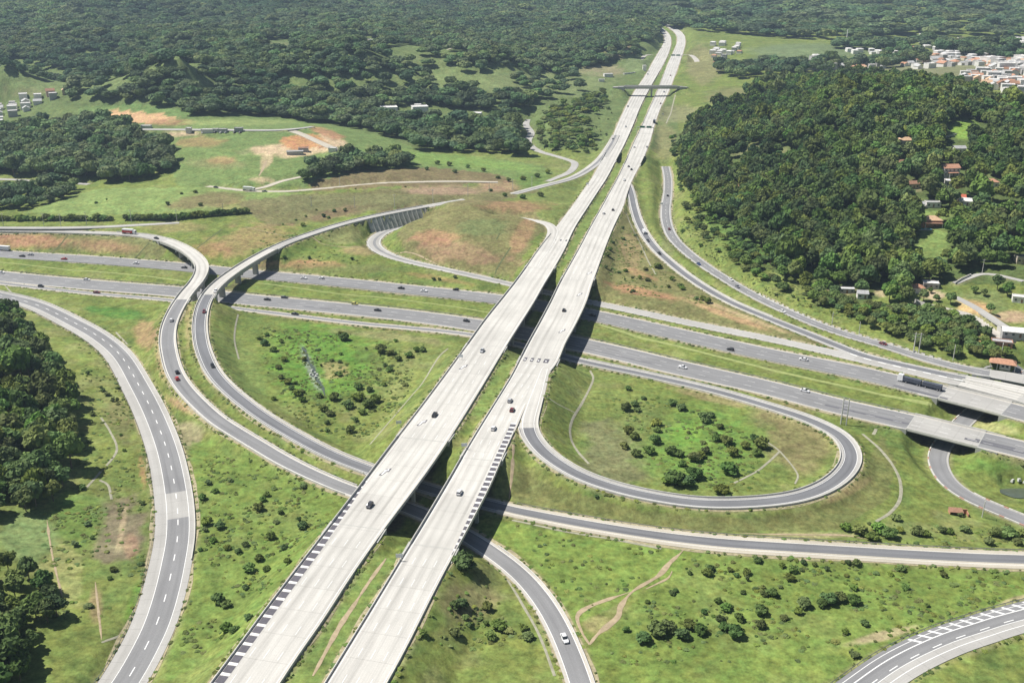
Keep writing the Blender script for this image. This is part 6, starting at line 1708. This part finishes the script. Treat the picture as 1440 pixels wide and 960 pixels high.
# hatched nose and lines of the bottom right road
mb = MB()
solid_line(mb, BR, 0, len(BR.s) - 1, -.45, .35, dz=.03); solid_line(mb, BR, 0, len(BR.s) - 1, .55, .25, dz=.03)
s = BR.s[BR.near_p(1325, 903)] - 6
while s < BR.s[-1] - 6:
    h = BR.hw[0]
    mb.face([pt(BR, s, -h * .47, .035), pt(BR, s + 1.0, -h * .47, .035), pt(BR, s - 1.4, -h * .93, .035), pt(BR, s - 2.4, -h * .93, .035)][::-1], M['paint']); s += 4.3
dashes(mb, BR, 0, len(BR.s) - 1, .05, 4, 6, .3)
tag(mb.build('hatching'), 'white oblique hatching on the road in the bottom right corner', kind='structure')
mb = MB()
for r_, (x0, y0), (x1, y1), off in ((R6, (1200, 495), (1345, 531), .9),):
    s = r_.s[r_.near_p(x0, y0)]; e = r_.s[r_.near_p(x1, y1)]
    while s < e: block(mb, r_, s, r_.hw[0] * off, 4.0, .8, 'paint', .03); s += 7.5
tag(mb.build('lane_marking'), 'broad white dashes between the ramp and the side lane near the truck', kind='structure')
# asphalt repair patches
M['patch'] = paving('fresh_repair_asphalt', (0.115, 0.115, 0.13), (0.15, 0.15, 0.16), .8)
mb = MB()
for r_, x, y, off, ln, w in ((HS, 1215, 583, 2.5, 38, 1.6), (HS, 1415, 629, 3, 30, 2.0), (HS, 1395, 623, 1, 16, 1.5), (HS, 455, 431, 3, 24, 1.0), (HN, 1300, 546, 6, 26, 1.8), (HS, 850, 490, 3, 60, .7)):
    k = r_.near_p(x, y); block(mb, r_, r_.s[k] - ln / 2, off, ln, w, 'patch', .012)
tag(mb.build('repair_patch'), 'dark repair strips on the lower highway', kind='structure')

# ---------------------------------------------------------------- kerbs and block barriers
mb = MB(); n_ = 0
for side in (-1, 1):
    s = 2.0
    while s < U.s[-1] - 4 and n_ < 140:
        o = side * 4.0; a = [pt(U, s, o - .25, .0), pt(U, s, o + .25, .0), pt(U, s + 1.9, o + .25, .0), pt(U, s + 1.9, o - .25, .0)]
        if side or 1: mb.hexa([(x, y, z - .1) for x, y, z in a], [(x, y, z + .35) for x, y, z in a], M['redpaint'] if n_ % 4 == 0 else M['barrier'])
        s += 2.0; n_ += 1
tag(mb.build('kerb'), 'white and faded red kerb blocks along the sunken road', kind='structure')
root = empty('block_barrier', tuple(R7.xyz[R7.near_p(1180, 467)])); tag(root, 'row of white barrier blocks on the hill side of the two lane road', 'barrier')
O_ = Vector(root.location); bm_ = None
s = R7.s[R7.near_p(1060, 414)]; e = R7.s[R7.near_p(1320, 509)]
mb = MB(); mb.box((0, 0, .4), (2.4, .5, .8), M['barrier'], 0, .8); shared = mb.mesh('block')
while s < e:
    k = int(np.searchsorted(R7.s, s)); p = pt(R7, s, -(R7.hw[k] - .5))
    o = bpy.data.objects.new('block', shared); col.objects.link(o); o.parent = root
    o.location = (p[0] - O_.x, p[1] - O_.y, p[2] - O_.z); o.rotation_euler = (0, 0, math.atan2(R7.dir[k, 1], R7.dir[k, 0])); s += 4.6

# dusty, ragged verges beside the paving
for r_, lab in ((A, 'left main carriageway'), (B, 'right main carriageway'), (HN, 'far low carriageway'), (HS, 'near low carriageway'), (X, 'pale side lane'), (R6, 'dark ramp'), (R7, 'right hand road'), (LOOP, 'loop ramp'), (R1, 'broad left ramp'), (R2, 'S shaped ramp'), (R3, 'right hand ramp and long ramp'), (R4, 'light ramp')):
    mb = MB()
    for sd in (-1, 1):
        wd = np.clip(1.1 + 1.6 * fbm(r_.s, np.full(len(r_.s), 37.0 * sd), 22, 3, 8), 0, 3)
        for k in range(len(r_.s) - 1):
            if r_.bridge[k] or r_.bridge[k + 1] or wd[k] + wd[k + 1] < .3: continue
            q = []
            for kk, w_ in ((k, 0), (k, wd[k]), (k + 1, wd[k + 1]), (k + 1, 0)):
                p_ = r_.at(kk, sd * (r_.hw[kk] + w_)); q.append((p_[0], p_[1], float(height(p_[0], p_[1])) + .08))
            mb.face(q if sd < 0 else q[::-1], M['verge'])
    tag(mb.build('verge'), 'dusty gravel verge along the ' + lab, kind='structure')
def guard_rail(road, i0, i1, side, label):
    i0, i1 = sorted((i0, i1)); root = empty('guard_rail', tuple(road.xyz[(i0 + i1) // 2])); tag(root, label, 'guard rail'); O = root.location
    mb = MB(); ps = MB()
    for k in range(i0, i1):
        if road.bridge[k] or road.bridge[k + 1]: continue
        a, b_ = [road.at(j, side * (road.hw[j] + .35)) for j in (k, k + 1)]
        mb.face([(a[0] - O.x, a[1] - O.y, a[2] - O.z + .42), (b_[0] - O.x, b_[1] - O.y, b_[2] - O.z + .42), (b_[0] - O.x, b_[1] - O.y, b_[2] - O.z + .76), (a[0] - O.x, a[1] - O.y, a[2] - O.z + .76)], M['galv'])
        ps.box((a[0] - O.x, a[1] - O.y, a[2] - O.z + .2), (.14, .14, 1.0), M['galv'])
    tag(mb.build('rail', root), kind='stuff'); tag(ps.build('post', root), kind='stuff')
M['galv'] = plain('galvanised_steel', (0.42, 0.42, 0.41), .5, .1, 1, metal=.4)
guard_rail(R1, 0, len(R1.s) - 1, 1, 'steel guard rail on the inner side of the broad left ramp')
guard_rail(HN, HN.near_p(0, 357), HN.near_p(1300, 545), 1, 'steel guard rail on the median side of the far low carriageway')
guard_rail(HS, HS.near_p(0, 388), HS.near_p(1270, 592), -1, 'steel guard rail on the median side of the near low carriageway')
guard_rail(R3, R3.near_p(720, 717), len(R3.s) - 1, -1, 'steel guard rail on the upper side of the long grey ramp')
guard_rail(BR, 0, len(BR.s) - 1, -1, 'steel guard rail beside the hatched road at bottom right')
# kerbed island with the gatehouse and the junction beside it
for pts in ([(1380, 519), (1386, 524), (1400, 531), (1417, 537), (1422, 534), (1432, 521)], [(1380, 519), (1388, 516), (1396, 515)]):
    drape('island_kerb', pts, .7, 'barrier', 'pale kerb of the gatehouse island', lift=.2)
drape('local_road', [(1440, 520), (1428, 531), (1418, 541)], 7, 'asphalt', 'grey road joining beside the gatehouse', lift=.12)

# ---------------------------------------------------------------- poles, signs, gantries
M['pole'] = plain('galvanised_pole', (0.55, 0.54, 0.50), .7, .08, 1)
M['sign'] = plain('white_sign_sheet', (0.75, 0.76, 0.76), .5, .05, 1)
M['sign_green'] = plain('green_sign_sheet', (0.03, 0.16, 0.09), .5, .05, 1)
def pole_proto(h):
    root = empty('utility_pole', (0, 0, 0))
    mb = MB(); mb.tube((0, 0, -1), (0, 0, h), .22, .14, M['pole'], 8); mb.build('shaft', root)
    mb = MB(); mb.box((0, 0, h - .7), (2.2, .14, .16), M['pole']); mb.build('crossarm', root)
    for x in (-.9, 0, .9):
        mb = MB(); mb.tube((x, 0, h - .62), (x, 0, h - .3), .08, .05, M['sign'], 6); mb.build('insulator', root)
    return root
pp = None
POLES = [(5, 318, 10, 'first from the left edge'), (62, 318, 10, 'second from the left edge'), (86, 319, 10, 'third from the left edge'), (122, 316, 10, 'fourth from the left edge'), (185, 313, 10, 'above the red truck'), (249, 311, 9, 'at the end of the service road'),
         (499, 292, 9, 'above the upper ramp, left of the wall'), (555, 292, 11, 'right above the retaining wall'), (609, 285, 11, 'at the right end of the retaining wall'), (658, 275, 9, 'on the reddish hill top'), (688, 271, 9, 'behind the mound'), (748, 264, 10, 'beside the valley ramp'),
         (721, 266, 9, 'left of the valley ramp pole'), (478, 262, 8, 'on the brown hillside'), (314, 300, 8, 'on the slope behind the hedge'), (438, 290, 8, 'on the green slope left of the wall'),
         (1170, 455, 7, 'behind the white blocks, left one'), (1208, 469, 7, 'behind the white blocks, right one'), (1340, 507, 9, 'just left of the gatehouse road'), (1381, 384, 9, 'beside the upper garden lane'), (1407, 504, 9, 'right behind the gatehouse'), (1381, 727, 10, 'beside the sunken road at right')]
for x, y, h, lab in POLES:
    p = ground(x, y); q = pole_proto(1) if False else None
    if pp is None: pp = pole_proto(10); q = pp
    else: q = copy_tree(pp)
    q.location = tuple(p); q.scale = (1, 1, h / 10 if x != 1381 or y < 500 else .8); q.rotation_euler = (0, 0, .2 if y < 400 else 1.2)
    tag(q, 'pale utility pole ' + lab, 'pole', 'utility poles')
def tall_pair(px, py, h, gap, label, name='twin_pole', ang=-.3, lattice=False):
    p = ground(px, py); root = empty(name, tuple(p), ang); tag(root, label, 'pole')
    for x in (-gap / 2, gap / 2):
        mb = MB(); mb.tube((x, 0, -1), (x, 0, h), .32, .22, M['pole'], 8); mb.build('shaft', root)
    for z in (np.arange(1, h, 1.6) if lattice else (h - .8, h - 2.5)):
        mb = MB(); mb.box((0, 0, float(z)), (gap + (0 if lattice else 2.4), .16, .18), M['pole']); mb.build('crossarm', root)
tall_pair(1186, 597, 13, 2.4, 'tall lattice sign gantry leg of twin poles between loop and low highway', 'gantry_leg', -.3, True)
tall_pair(1288, 496, 11.5, 2.6, 'tall twin power pole at the roadside near the wooded strip')
# overhead sign gantries across the far right carriageway
def gantry(road, py, label, board):
    k = road.near_y(py); hw = road.hw[k] + 1.2; c = road.xyz[k]
    root = empty('sign_gantry', tuple(c), math.atan2(road.dir[k, 1], road.dir[k, 0])); tag(root, label, 'gantry')
    for y in (-hw, hw):
        mb = MB(); mb.tube((0, y, -.8), (0, y, 7), .3, .25, M['pole'], 8); mb.build('leg', root)
    mb = MB(); mb.box((0, 0, 6.8), (.6, 2 * hw - .7, .7), M['pole']); mb.build('beam', root)
    for y in (-hw * .45, hw * .35):
        mb = MB(); mb.box((-.45, y, 7.2), (.15, hw * .6, 2.2), M[board]); mb.build('sign_board', root)
gantry(B, 188, 'overhead sign gantry over the right carriageway at mid distance', 'sign_green')
gantry(B, 84, 'farthest overhead sign gantry over the right carriageway', 'sign_green')
SIGNS = [(648, 506, 'left of the left carriageway near the painted arrow'), (561, 600, 'left of the left carriageway below the lower arrow'), (826, 262, 'left of the left carriageway near the valley ramp'), (932, 163, 'right of the right carriageway near the sign gantry'), (653, 632, 'at the median edge of the right carriageway'), (562, 789, 'at the median barrier near the near viaduct end'),
         (720, 422, 'at the left carriageway before the far viaduct'), (746, 408, 'by the mound drain beside the left carriageway'), (930, 290, 'left of the right hand road near its top')]
def sign(px, py, label):
    p = ground(px, py); root = empty('road_sign', tuple(p), random.uniform(-.3, .3)); tag(root, label, 'sign')
    for x in (-.7, .7):
        mb = MB(); mb.tube((x, 0, -.5), (x, 0, 3), .07, .07, M['pole'], 5); mb.build('post', root)
    mb = MB(); mb.box((0, -.1, 2.3), (2.4, .08, 1.5), M['sign']); mb.build('board', root)
for x, y, lab in SIGNS: sign(x, y, 'small white road sign ' + lab)

# ---------------------------------------------------------------- vehicles
PAINT = {'white': (0.78, 0.78, 0.78), 'black': (0.02, 0.02, 0.022), 'dark grey': (0.06, 0.06, 0.07), 'silver': (0.45, 0.46, 0.48), 'red': (0.5, 0.04, 0.035), 'dark red': (0.16, 0.02, 0.03), 'blue': (0.05, 0.08, 0.22), 'yellow': (0.6, 0.55, 0.12), 'grey': (.22, .22, .24)}
MP = {k: plain('car_paint_' + k.replace(' ', '_'), v, .35, .04, 1, spec=.5) for k, v in PAINT.items()}
M['tyre'] = plain('tyre_rubber', (0.02, 0.02, 0.02), .9, .1)
M['rim'] = plain('wheel_rim', (0.4, 0.4, 0.42), .4, .1)
M['glass'] = plain('car_glass', (0.03, 0.035, 0.04), .12, .05, spec=.6)
M['lamp'] = plain('lamp_glass', (0.7, 0.7, 0.66), .3, .05)
M['taillamp'] = plain('tail_lamp', (0.4, 0.03, 0.02), .4, .05)
M['steel'] = plain('chassis_steel', (0.07, 0.07, 0.08), .7, .1)
M['trailer_dark'] = plain('trailer_tarpaulin', (0.075, 0.085, 0.11), .7, .2, 1)
wheel_me = {}
def wheel_mesh(r, w):
    if (r, w) not in wheel_me:
        mb = MB(); mb.tube((0, -w / 2, 0), (0, w / 2, 0), r, r, M['tyre'], 12); mb.tube((0, -w / 2 - .01, 0), (0, w / 2 + .01, 0), r * .55, r * .55, M['rim'], 8); wheel_me[(r, w)] = mb.mesh('wheel')
    return wheel_me[(r, w)]
def wheels(root, xs, y, r=.33, w=.22):
    for x in xs:
        for sy in (-1, 1):
            o = bpy.data.objects.new('wheel', wheel_mesh(r, w)); col.objects.link(o); o.parent = root; o.location = (x, sy * y, r)
def loft(mb, secs, mat):
    """secs: list of (x, half width bottom, half width top, z bottom, z top)"""
    R_ = [[(x, -wb, zb), (x, wb, zb), (x, wt, zt), (x, -wt, zt)] for x, wb, wt, zb, zt in secs]
    for a, b_ in zip(R_[:-1], R_[1:]):
        for i in range(4):
            j = (i + 1) % 4; mb.face([a[i], b_[i], b_[j], a[j]], mat)
    mb.face(R_[0], mat); mb.face(R_[-1][::-1], mat)
CARP = {}
def car_proto(colr, kind):
    root = empty('car', (0, 0, 0)); P = MP[colr]
    long_ = kind in ('sedan', 'pickup')
    L = 4.5 if long_ else 4.0
    h = L / 2
    mb = MB(); loft(mb, [(-h, .70, .66, .38, .80), (-h + .12, .84, .80, .28, .92), (-h * .55, .88, .84, .24, .97), (0, .89, .86, .22, .96), (h * .45, .88, .84, .24, .93), (h - .35, .84, .78, .26, .78), (h, .68, .62, .36, .66)], P); mb.build('body', root)
    mb = MB()
    if kind == 'pickup':
        g = [(-.55, .80, .62, .955, .96), (-.45, .80, .64, .955, 1.5), (.55, .80, .64, .955, 1.5), (1.25, .78, .60, .93, .94)]
    elif kind == 'sedan':
        g = [(-1.75, .76, .58, .95, .96), (-1.05, .79, .60, .95, 1.38), (.25, .80, .62, .95, 1.40), (1.15, .78, .60, .92, .94)]
    else:
        g = [(-1.85, .74, .60, .9, 1.0), (-1.5, .79, .62, .95, 1.42), (.2, .80, .63, .95, 1.46), (1.05, .78, .60, .92, .94)]
    loft(mb, g, M['glass']); mb.build('windows', root)
    mb = MB(); a, b_ = g[1], g[2]; mb.hexa([(a[0], -a[2] - .02, a[4]), (b_[0], -b_[2] - .02, b_[4]), (b_[0], b_[2] + .02, b_[4]), (a[0], a[2] + .02, a[4])], [(a[0] + .05, -a[2] + .04, a[4] + .05), (b_[0] - .05, -b_[2] + .04, b_[4] + .05), (b_[0] - .05, b_[2] - .04, b_[4] + .05), (a[0] + .05, a[2] - .04, a[4] + .05)], P); mb.build('roof', root)
    for sy in (-1, 1):
        mb = MB(); mb.box((h - .12, sy * .55, .62), (.2, .28, .14), M['lamp']); mb.build('headlight', root)
        mb = MB(); mb.box((-h + .04, sy * .58, .74), (.12, .2, .16), M['taillamp']); mb.build('tail_light', root)
    wheels(root, (-L * .31, L * .32), .80)
    return root
def on_road(road, px, py):
    k = road.near_p(px, py); P = on_level(px, py, road.xyz[k, 2] + .5)
    off = float((P[:2] - road.xyz[k, :2]) @ road.nrm[k]); al = float((P[:2] - road.xyz[k, :2]) @ road.dir[k])
    off = max(-road.hw[k] + 1.2, min(road.hw[k] - 1.2, off))
    p = pt(road, road.s[k] + al, off, .05)
    return p, math.atan2(road.dir[k, 1], road.dir[k, 0])
def car(road, px, py, colr, where, kind='hatch', flip=False, s=1.0):
    p, a = on_road(road, px, py)
    if (colr, kind) not in CARP: CARP[(colr, kind)] = q = car_proto(colr, kind)
    else: q = copy_tree(CARP[(colr, kind)])
    q.location = p; q.rotation_euler = (0, 0, a + (math.pi if flip else 0)); q.scale = (s, s, s)
    tag(q, f'{colr} car {where}', 'car', 'cars on the roads')
# travel order of A and B runs away from the camera; A comes towards it
for a in [(A, 520, 710, 'dark grey', 'on the near left viaduct, closest to the camera', 'hatch', True), (A, 611, 583, 'black', 'on the left carriageway beside a painted arrow', 'sedan', True), (A, 678, 493, 'silver', 'alone on the left carriageway between the viaducts', 'hatch', True),
          (A, 862, 196, 'dark grey', 'on the far left carriageway where the valley ramp joins', 'sedan', True), (A, 883, 150, 'black', 'on the left carriageway in front of the overpass', 'sedan', True), (A, 880, 178, 'silver', 'far off in the middle of the left carriageway', 'hatch', True), (A, 911, 105, 'grey', 'beyond the overpass on the left carriageway', 'sedan', True),
          (B, 646, 692, 'white', 'alone on the near right viaduct', 'hatch', False), (B, 694, 602, 'white', 'on the right carriageway before the loop ramp', 'hatch', False), (B, 717, 563, 'silver', 'on the right carriageway at the loop ramp, farther of two', 'hatch', False), (B, 720, 576, 'dark red', 'at the nose of the loop ramp', 'hatch', False),
          (B, 793, 436, 'black', 'in the middle of the far right viaduct', 'hatch', False), (B, 862, 295, 'black', 'on the right carriageway where it narrows', 'hatch', False), (B, 849, 300, 'white', 'on the right carriageway left of a black one', 'hatch', False), (B, 878, 253, 'white', 'with bright roof beside the ramp exit', 'pickup', False),
          (B, 888, 238, 'black', 'right behind the ramp exit, right of two', 'sedan', False), (B, 884, 234, 'grey', 'right behind the ramp exit, left of two', 'sedan', False), (B, 912, 206, 'silver', 'at the outer edge of the far right carriageway', 'sedan', False), (B, 892, 207, 'white', 'at the median edge of the far right carriageway', 'hatch', False),
          (B, 929, 145, 'dark red', 'just below the overpass on the right', 'sedan', False), (B, 943, 106, 'dark red', 'just beyond the overpass on the right', 'sedan', False), (B, 934, 129, 'blue', 'under the overpass on the right carriageway', 'sedan', False),
          (R6, 911, 338, 'dark grey', 'directly behind the white van on the ramp', 'sedan', False), (R6, 927, 356, 'black', 'on the dark ramp below the van', 'sedan', False),
          (R7, 939, 275, 'black', 'highest on the right hand road', 'sedan', True), (R7, 941, 322, 'dark red', 'second from the top on the right hand road', 'sedan', True), (R7, 982, 371, 'blue', 'in the bend of the right hand road', 'sedan', False), (R7, 1028, 393, 'white', 'below the bend of the right hand road', 'sedan', False), (R7, 1037, 403, 'grey', 'close behind a white one on the right hand road', 'hatch', False), (R7, 1097, 438, 'white', 'halfway down the right hand road', 'sedan', False), (R7, 1242, 483, 'dark red', 'beside the white blocks near the twin pole', 'sedan', False),
          (R2, 241, 450, 'white', 'on the S shaped ramp below its bridge', 'hatch', True), (R2, 249, 523, 'black', 'on the S shaped ramp, farther of two', 'hatch', True), (R2, 249, 532, 'red', 'on the S shaped ramp close behind a black one', 'hatch', True), (R2, 220, 335, 'black', 'following the red truck onto the ramp bridge', 'sedan', False),
          (R3, 287, 438, 'dark red', 'at the foot of the right hand ramp bridge', 'hatch', False), (R3, 303, 409, 'white', 'on the right hand ramp bridge', 'hatch', False), (R3, 299, 514, 'black', 'in the curve of the right hand ramp', 'hatch', False),
          (HN, 31, 360, 'black', 'on the far low carriageway near the left edge', 'sedan', True), (HN, 43, 358, 'silver', 'passing a black one near the left edge', 'sedan', True), (HN, 90, 364, 'red', 'on the far low carriageway below the cut slope', 'sedan', True), (HN, 191, 370, 'white', 'on the far low carriageway before the ramp bridges', 'sedan', True), (HN, 259, 376, 'dark grey', 'on the far low carriageway just left of the first ramp bridge', 'sedan', True),
          (HN, 427, 391, 'white', 'on the far low carriageway, left of two white ones', 'pickup', True), (HN, 452, 391, 'white', 'on the far low carriageway, right of two white ones', 'hatch', True), (HN, 564, 405, 'black', 'on the far low carriageway below the light ramp', 'pickup', True), (HN, 596, 409, 'white', 'on the far low carriageway behind a black pickup', 'pickup', True), (HN, 641, 407, 'black', 'small and dark just left of the main viaduct', 'hatch', True),
          (HS, 2, 383, 'white', 'at the very left edge on the near low carriageway', 'sedan', False), (HS, 122, 393, 'white', 'on the near low carriageway at left', 'sedan', False), (HS, 376, 421, 'black', 'right of the ramp bridge shadow on the near low carriageway', 'sedan', False), (HS, 400, 418, 'dark grey', 'in the far lane of the near low carriageway', 'sedan', False),
          (LOOP, 415, 441, 'black', 'on the outer side lane of the low highway', 'sedan', True), (LOOP, 136, 411, 'dark red', 'on the outer side lane at left', 'sedan', True), (LOOP, 58, 402, 'black', 'on the outer side lane near the left edge', 'hatch', True), (HS, 531, 436, 'black', 'midway on the near low carriageway', 'sedan', False), (HS, 656, 451, 'black', 'on the near low carriageway just before the main viaduct', 'hatch', False), (HS, 500, 426, 'yellow', 'pale yellow at the median edge of the near low carriageway', 'hatch', False),
          (HN, 833, 443, 'black', 'coming out from under the right main viaduct', 'pickup', True), (HN, 1130, 505, 'white', 'on the far low carriageway ahead of the truck', 'sedan', True), (HN, 1027, 491, 'black', 'at the median edge of the far low carriageway', 'hatch', True), (HS, 960, 516, 'white', 'with dark windows above the loop ramp', 'pickup', False), (HS, 1132, 549, 'white', 'faint white on the near low carriageway left of the gantry', 'sedan', False),
          (R2, 794, 897, 'white', 'with a dark windscreen on the ramp at the bottom centre', 'sedan', False)]:
    car(*a)
U1c = [(348, 266.5, 'white'), (395, 268, 'grey'), (303, 263, 'black')]
car(U1, 303, 263.5, 'black', 'on the local road at its left end', 'sedan'); car(U1, 372, 269, 'grey', 'on the local road right of the white lorry', 'pickup')
for x, y, cc in ((303, 186.5, 'black'), (311, 187, 'white'), (318, 187, 'silver'), (330, 187, 'black'), (338, 187, 'dark grey'), (286, 187, 'white')):
    p = ground(x, y); q = copy_tree(CARP[(cc, 'sedan')]) if (cc, 'sedan') in CARP else car_proto(cc, 'sedan'); q.location = tuple(p); q.rotation_euler = (0, 0, 1.3); tag(q, cc + ' car parked in the row on the flat building ground', 'car', 'cars parked at the building ground')

def box_vehicle(name, road, px, py, label, cab, bodies, L_, flip, cat='truck', glass=True, w=2.4, s=1.0):
    """cab: (colour, length, height); bodies: list of (length, height, material, start z)"""
    p, a = on_road(road, px, py)
    root = empty(name, p, a + (math.pi if flip else 0)); tag(root, label, cat); root.scale = (s, s, s)
    x = L_ / 2
    c, cl_, ch = cab
    mb = MB(); loft(mb, [(x - cl_, w / 2, w / 2 - .05, .7, ch), (x - cl_ * .35, w / 2, w / 2 - .08, .6, ch), (x - .12, w / 2, w / 2 - .12, .5, ch - .25), (x, w / 2 - .05, w / 2 - .15, .5, ch * .5)], c); mb.build('cab', root)
    mb = MB(); mb.hexa([(x - .10, -w / 2 + .25, ch * .52), (x + .02, -w / 2 + .25, ch * .52), (x + .02, w / 2 - .25, ch * .52), (x - .10, w / 2 - .25, ch * .52)], [(x - .3, -w / 2 + .3, ch - .35), (x - .1, -w / 2 + .3, ch - .35), (x - .1, w / 2 - .3, ch - .35), (x - .3, w / 2 - .3, ch - .35)], M['glass']); mb.build('windscreen', root)
    x -= cl_ + .25
    wx_ = [L_ / 2 - 1.1]
    for bl, bh, mat, z0 in bodies:
        mb = MB(); mb.box((x - bl / 2, 0, .95), (bl, w * .7, .3), M['steel']); mb.build('chassis', root)
        mb = MB()
        if callable(mat): mat(mb, x, bl, bh, z0, w)
        else: mb.box((x - bl / 2, 0, (z0 + bh) / 2), (bl, w, bh - z0), mat)
        mb.build('cargo_body', root)
        wx_ += [x - bl * .18, x - bl * .82, x - bl * .95 if bl > 5 else x - bl * .7]
        x -= bl + .7
    wheels(root, wx_, w / 2 - .2, .5, .35)
    return root
def redwhite(mb, x, bl, bh, z0, w):
    mb.box((x - bl / 2, 0, (z0 + bh * .75) / 2), (bl, w, bh * .75 - z0), MP['red']); mb.box((x - bl / 2, 0, bh * .875 + .002), (bl, w - .01, bh * .25), MP['red'] if False else MP['white'])
box_vehicle('truck', R2, 182, 328, 'red and white box truck on the upper ramp at left', (MP['white'], 2.0, 3.0), [(8.5, 3.6, redwhite, 1.1)], 11, False)
box_vehicle('truck', HN, 1294, 541, 'long truck with white cab and two dark trailers on the low highway', (MP['white'], 2.6, 3.8), [(8.6, 2.9, M['trailer_dark'], 1.1), (9.0, 2.9, M['trailer_dark'], 1.1)], 22, True)
box_vehicle('bus', HN, 5, 351, 'dark and white coach at the left edge of the far low carriageway', (MP['dark grey'], 2.0, 3.4), [(8.5, 3.4, redwhite if False else MP['white'], .8)], 11, True, 'bus')
box_vehicle('van', R6, 906, 327, 'white van on the dark ramp right of the highway', (MP['white'], 1.8, 2.2), [(3.8, 2.7, MP['white'], .8)], 6, False, 'van', w=2.1)
box_vehicle('truck', B, 920, 172, 'dark truck on the far right carriageway below the overpass', (MP['dark grey'], 2.0, 3.2), [(8, 3.6, M['trailer_dark'], 1.1)], 11, False)
box_vehicle('truck', U1, 350, 267.5, 'white lorry standing on the local road below the building ground', (MP['white'], 2.2, 3), [(8, 3.4, MP['white'], 1.1)], 11, False)
mb = MB()

# ---------------------------------------------------------------- haze
mb = MB(); hz = bpy.data.materials.new('haze'); hz.use_nodes = True
hn = hz.node_tree.nodes; hn.remove(hn['Principled BSDF'])
pv = hn.new('ShaderNodeVolumePrincipled'); pv.inputs['Color'].default_value = (0.62, 0.80, 1.0, 1)
pv.inputs['Density'].default_value = 0.00009; pv.inputs['Anisotropy'].default_value = 0.2
hz.node_tree.links.new(pv.outputs[0], hn['Material Output'].inputs['Volume'])
mb.box((0, 4510, 92.5), (11900, 9500, 225), hz)
o = mb.build('haze'); tag(o, 'thin blue air between the camera and the hills', 'haze', kind='stuff')
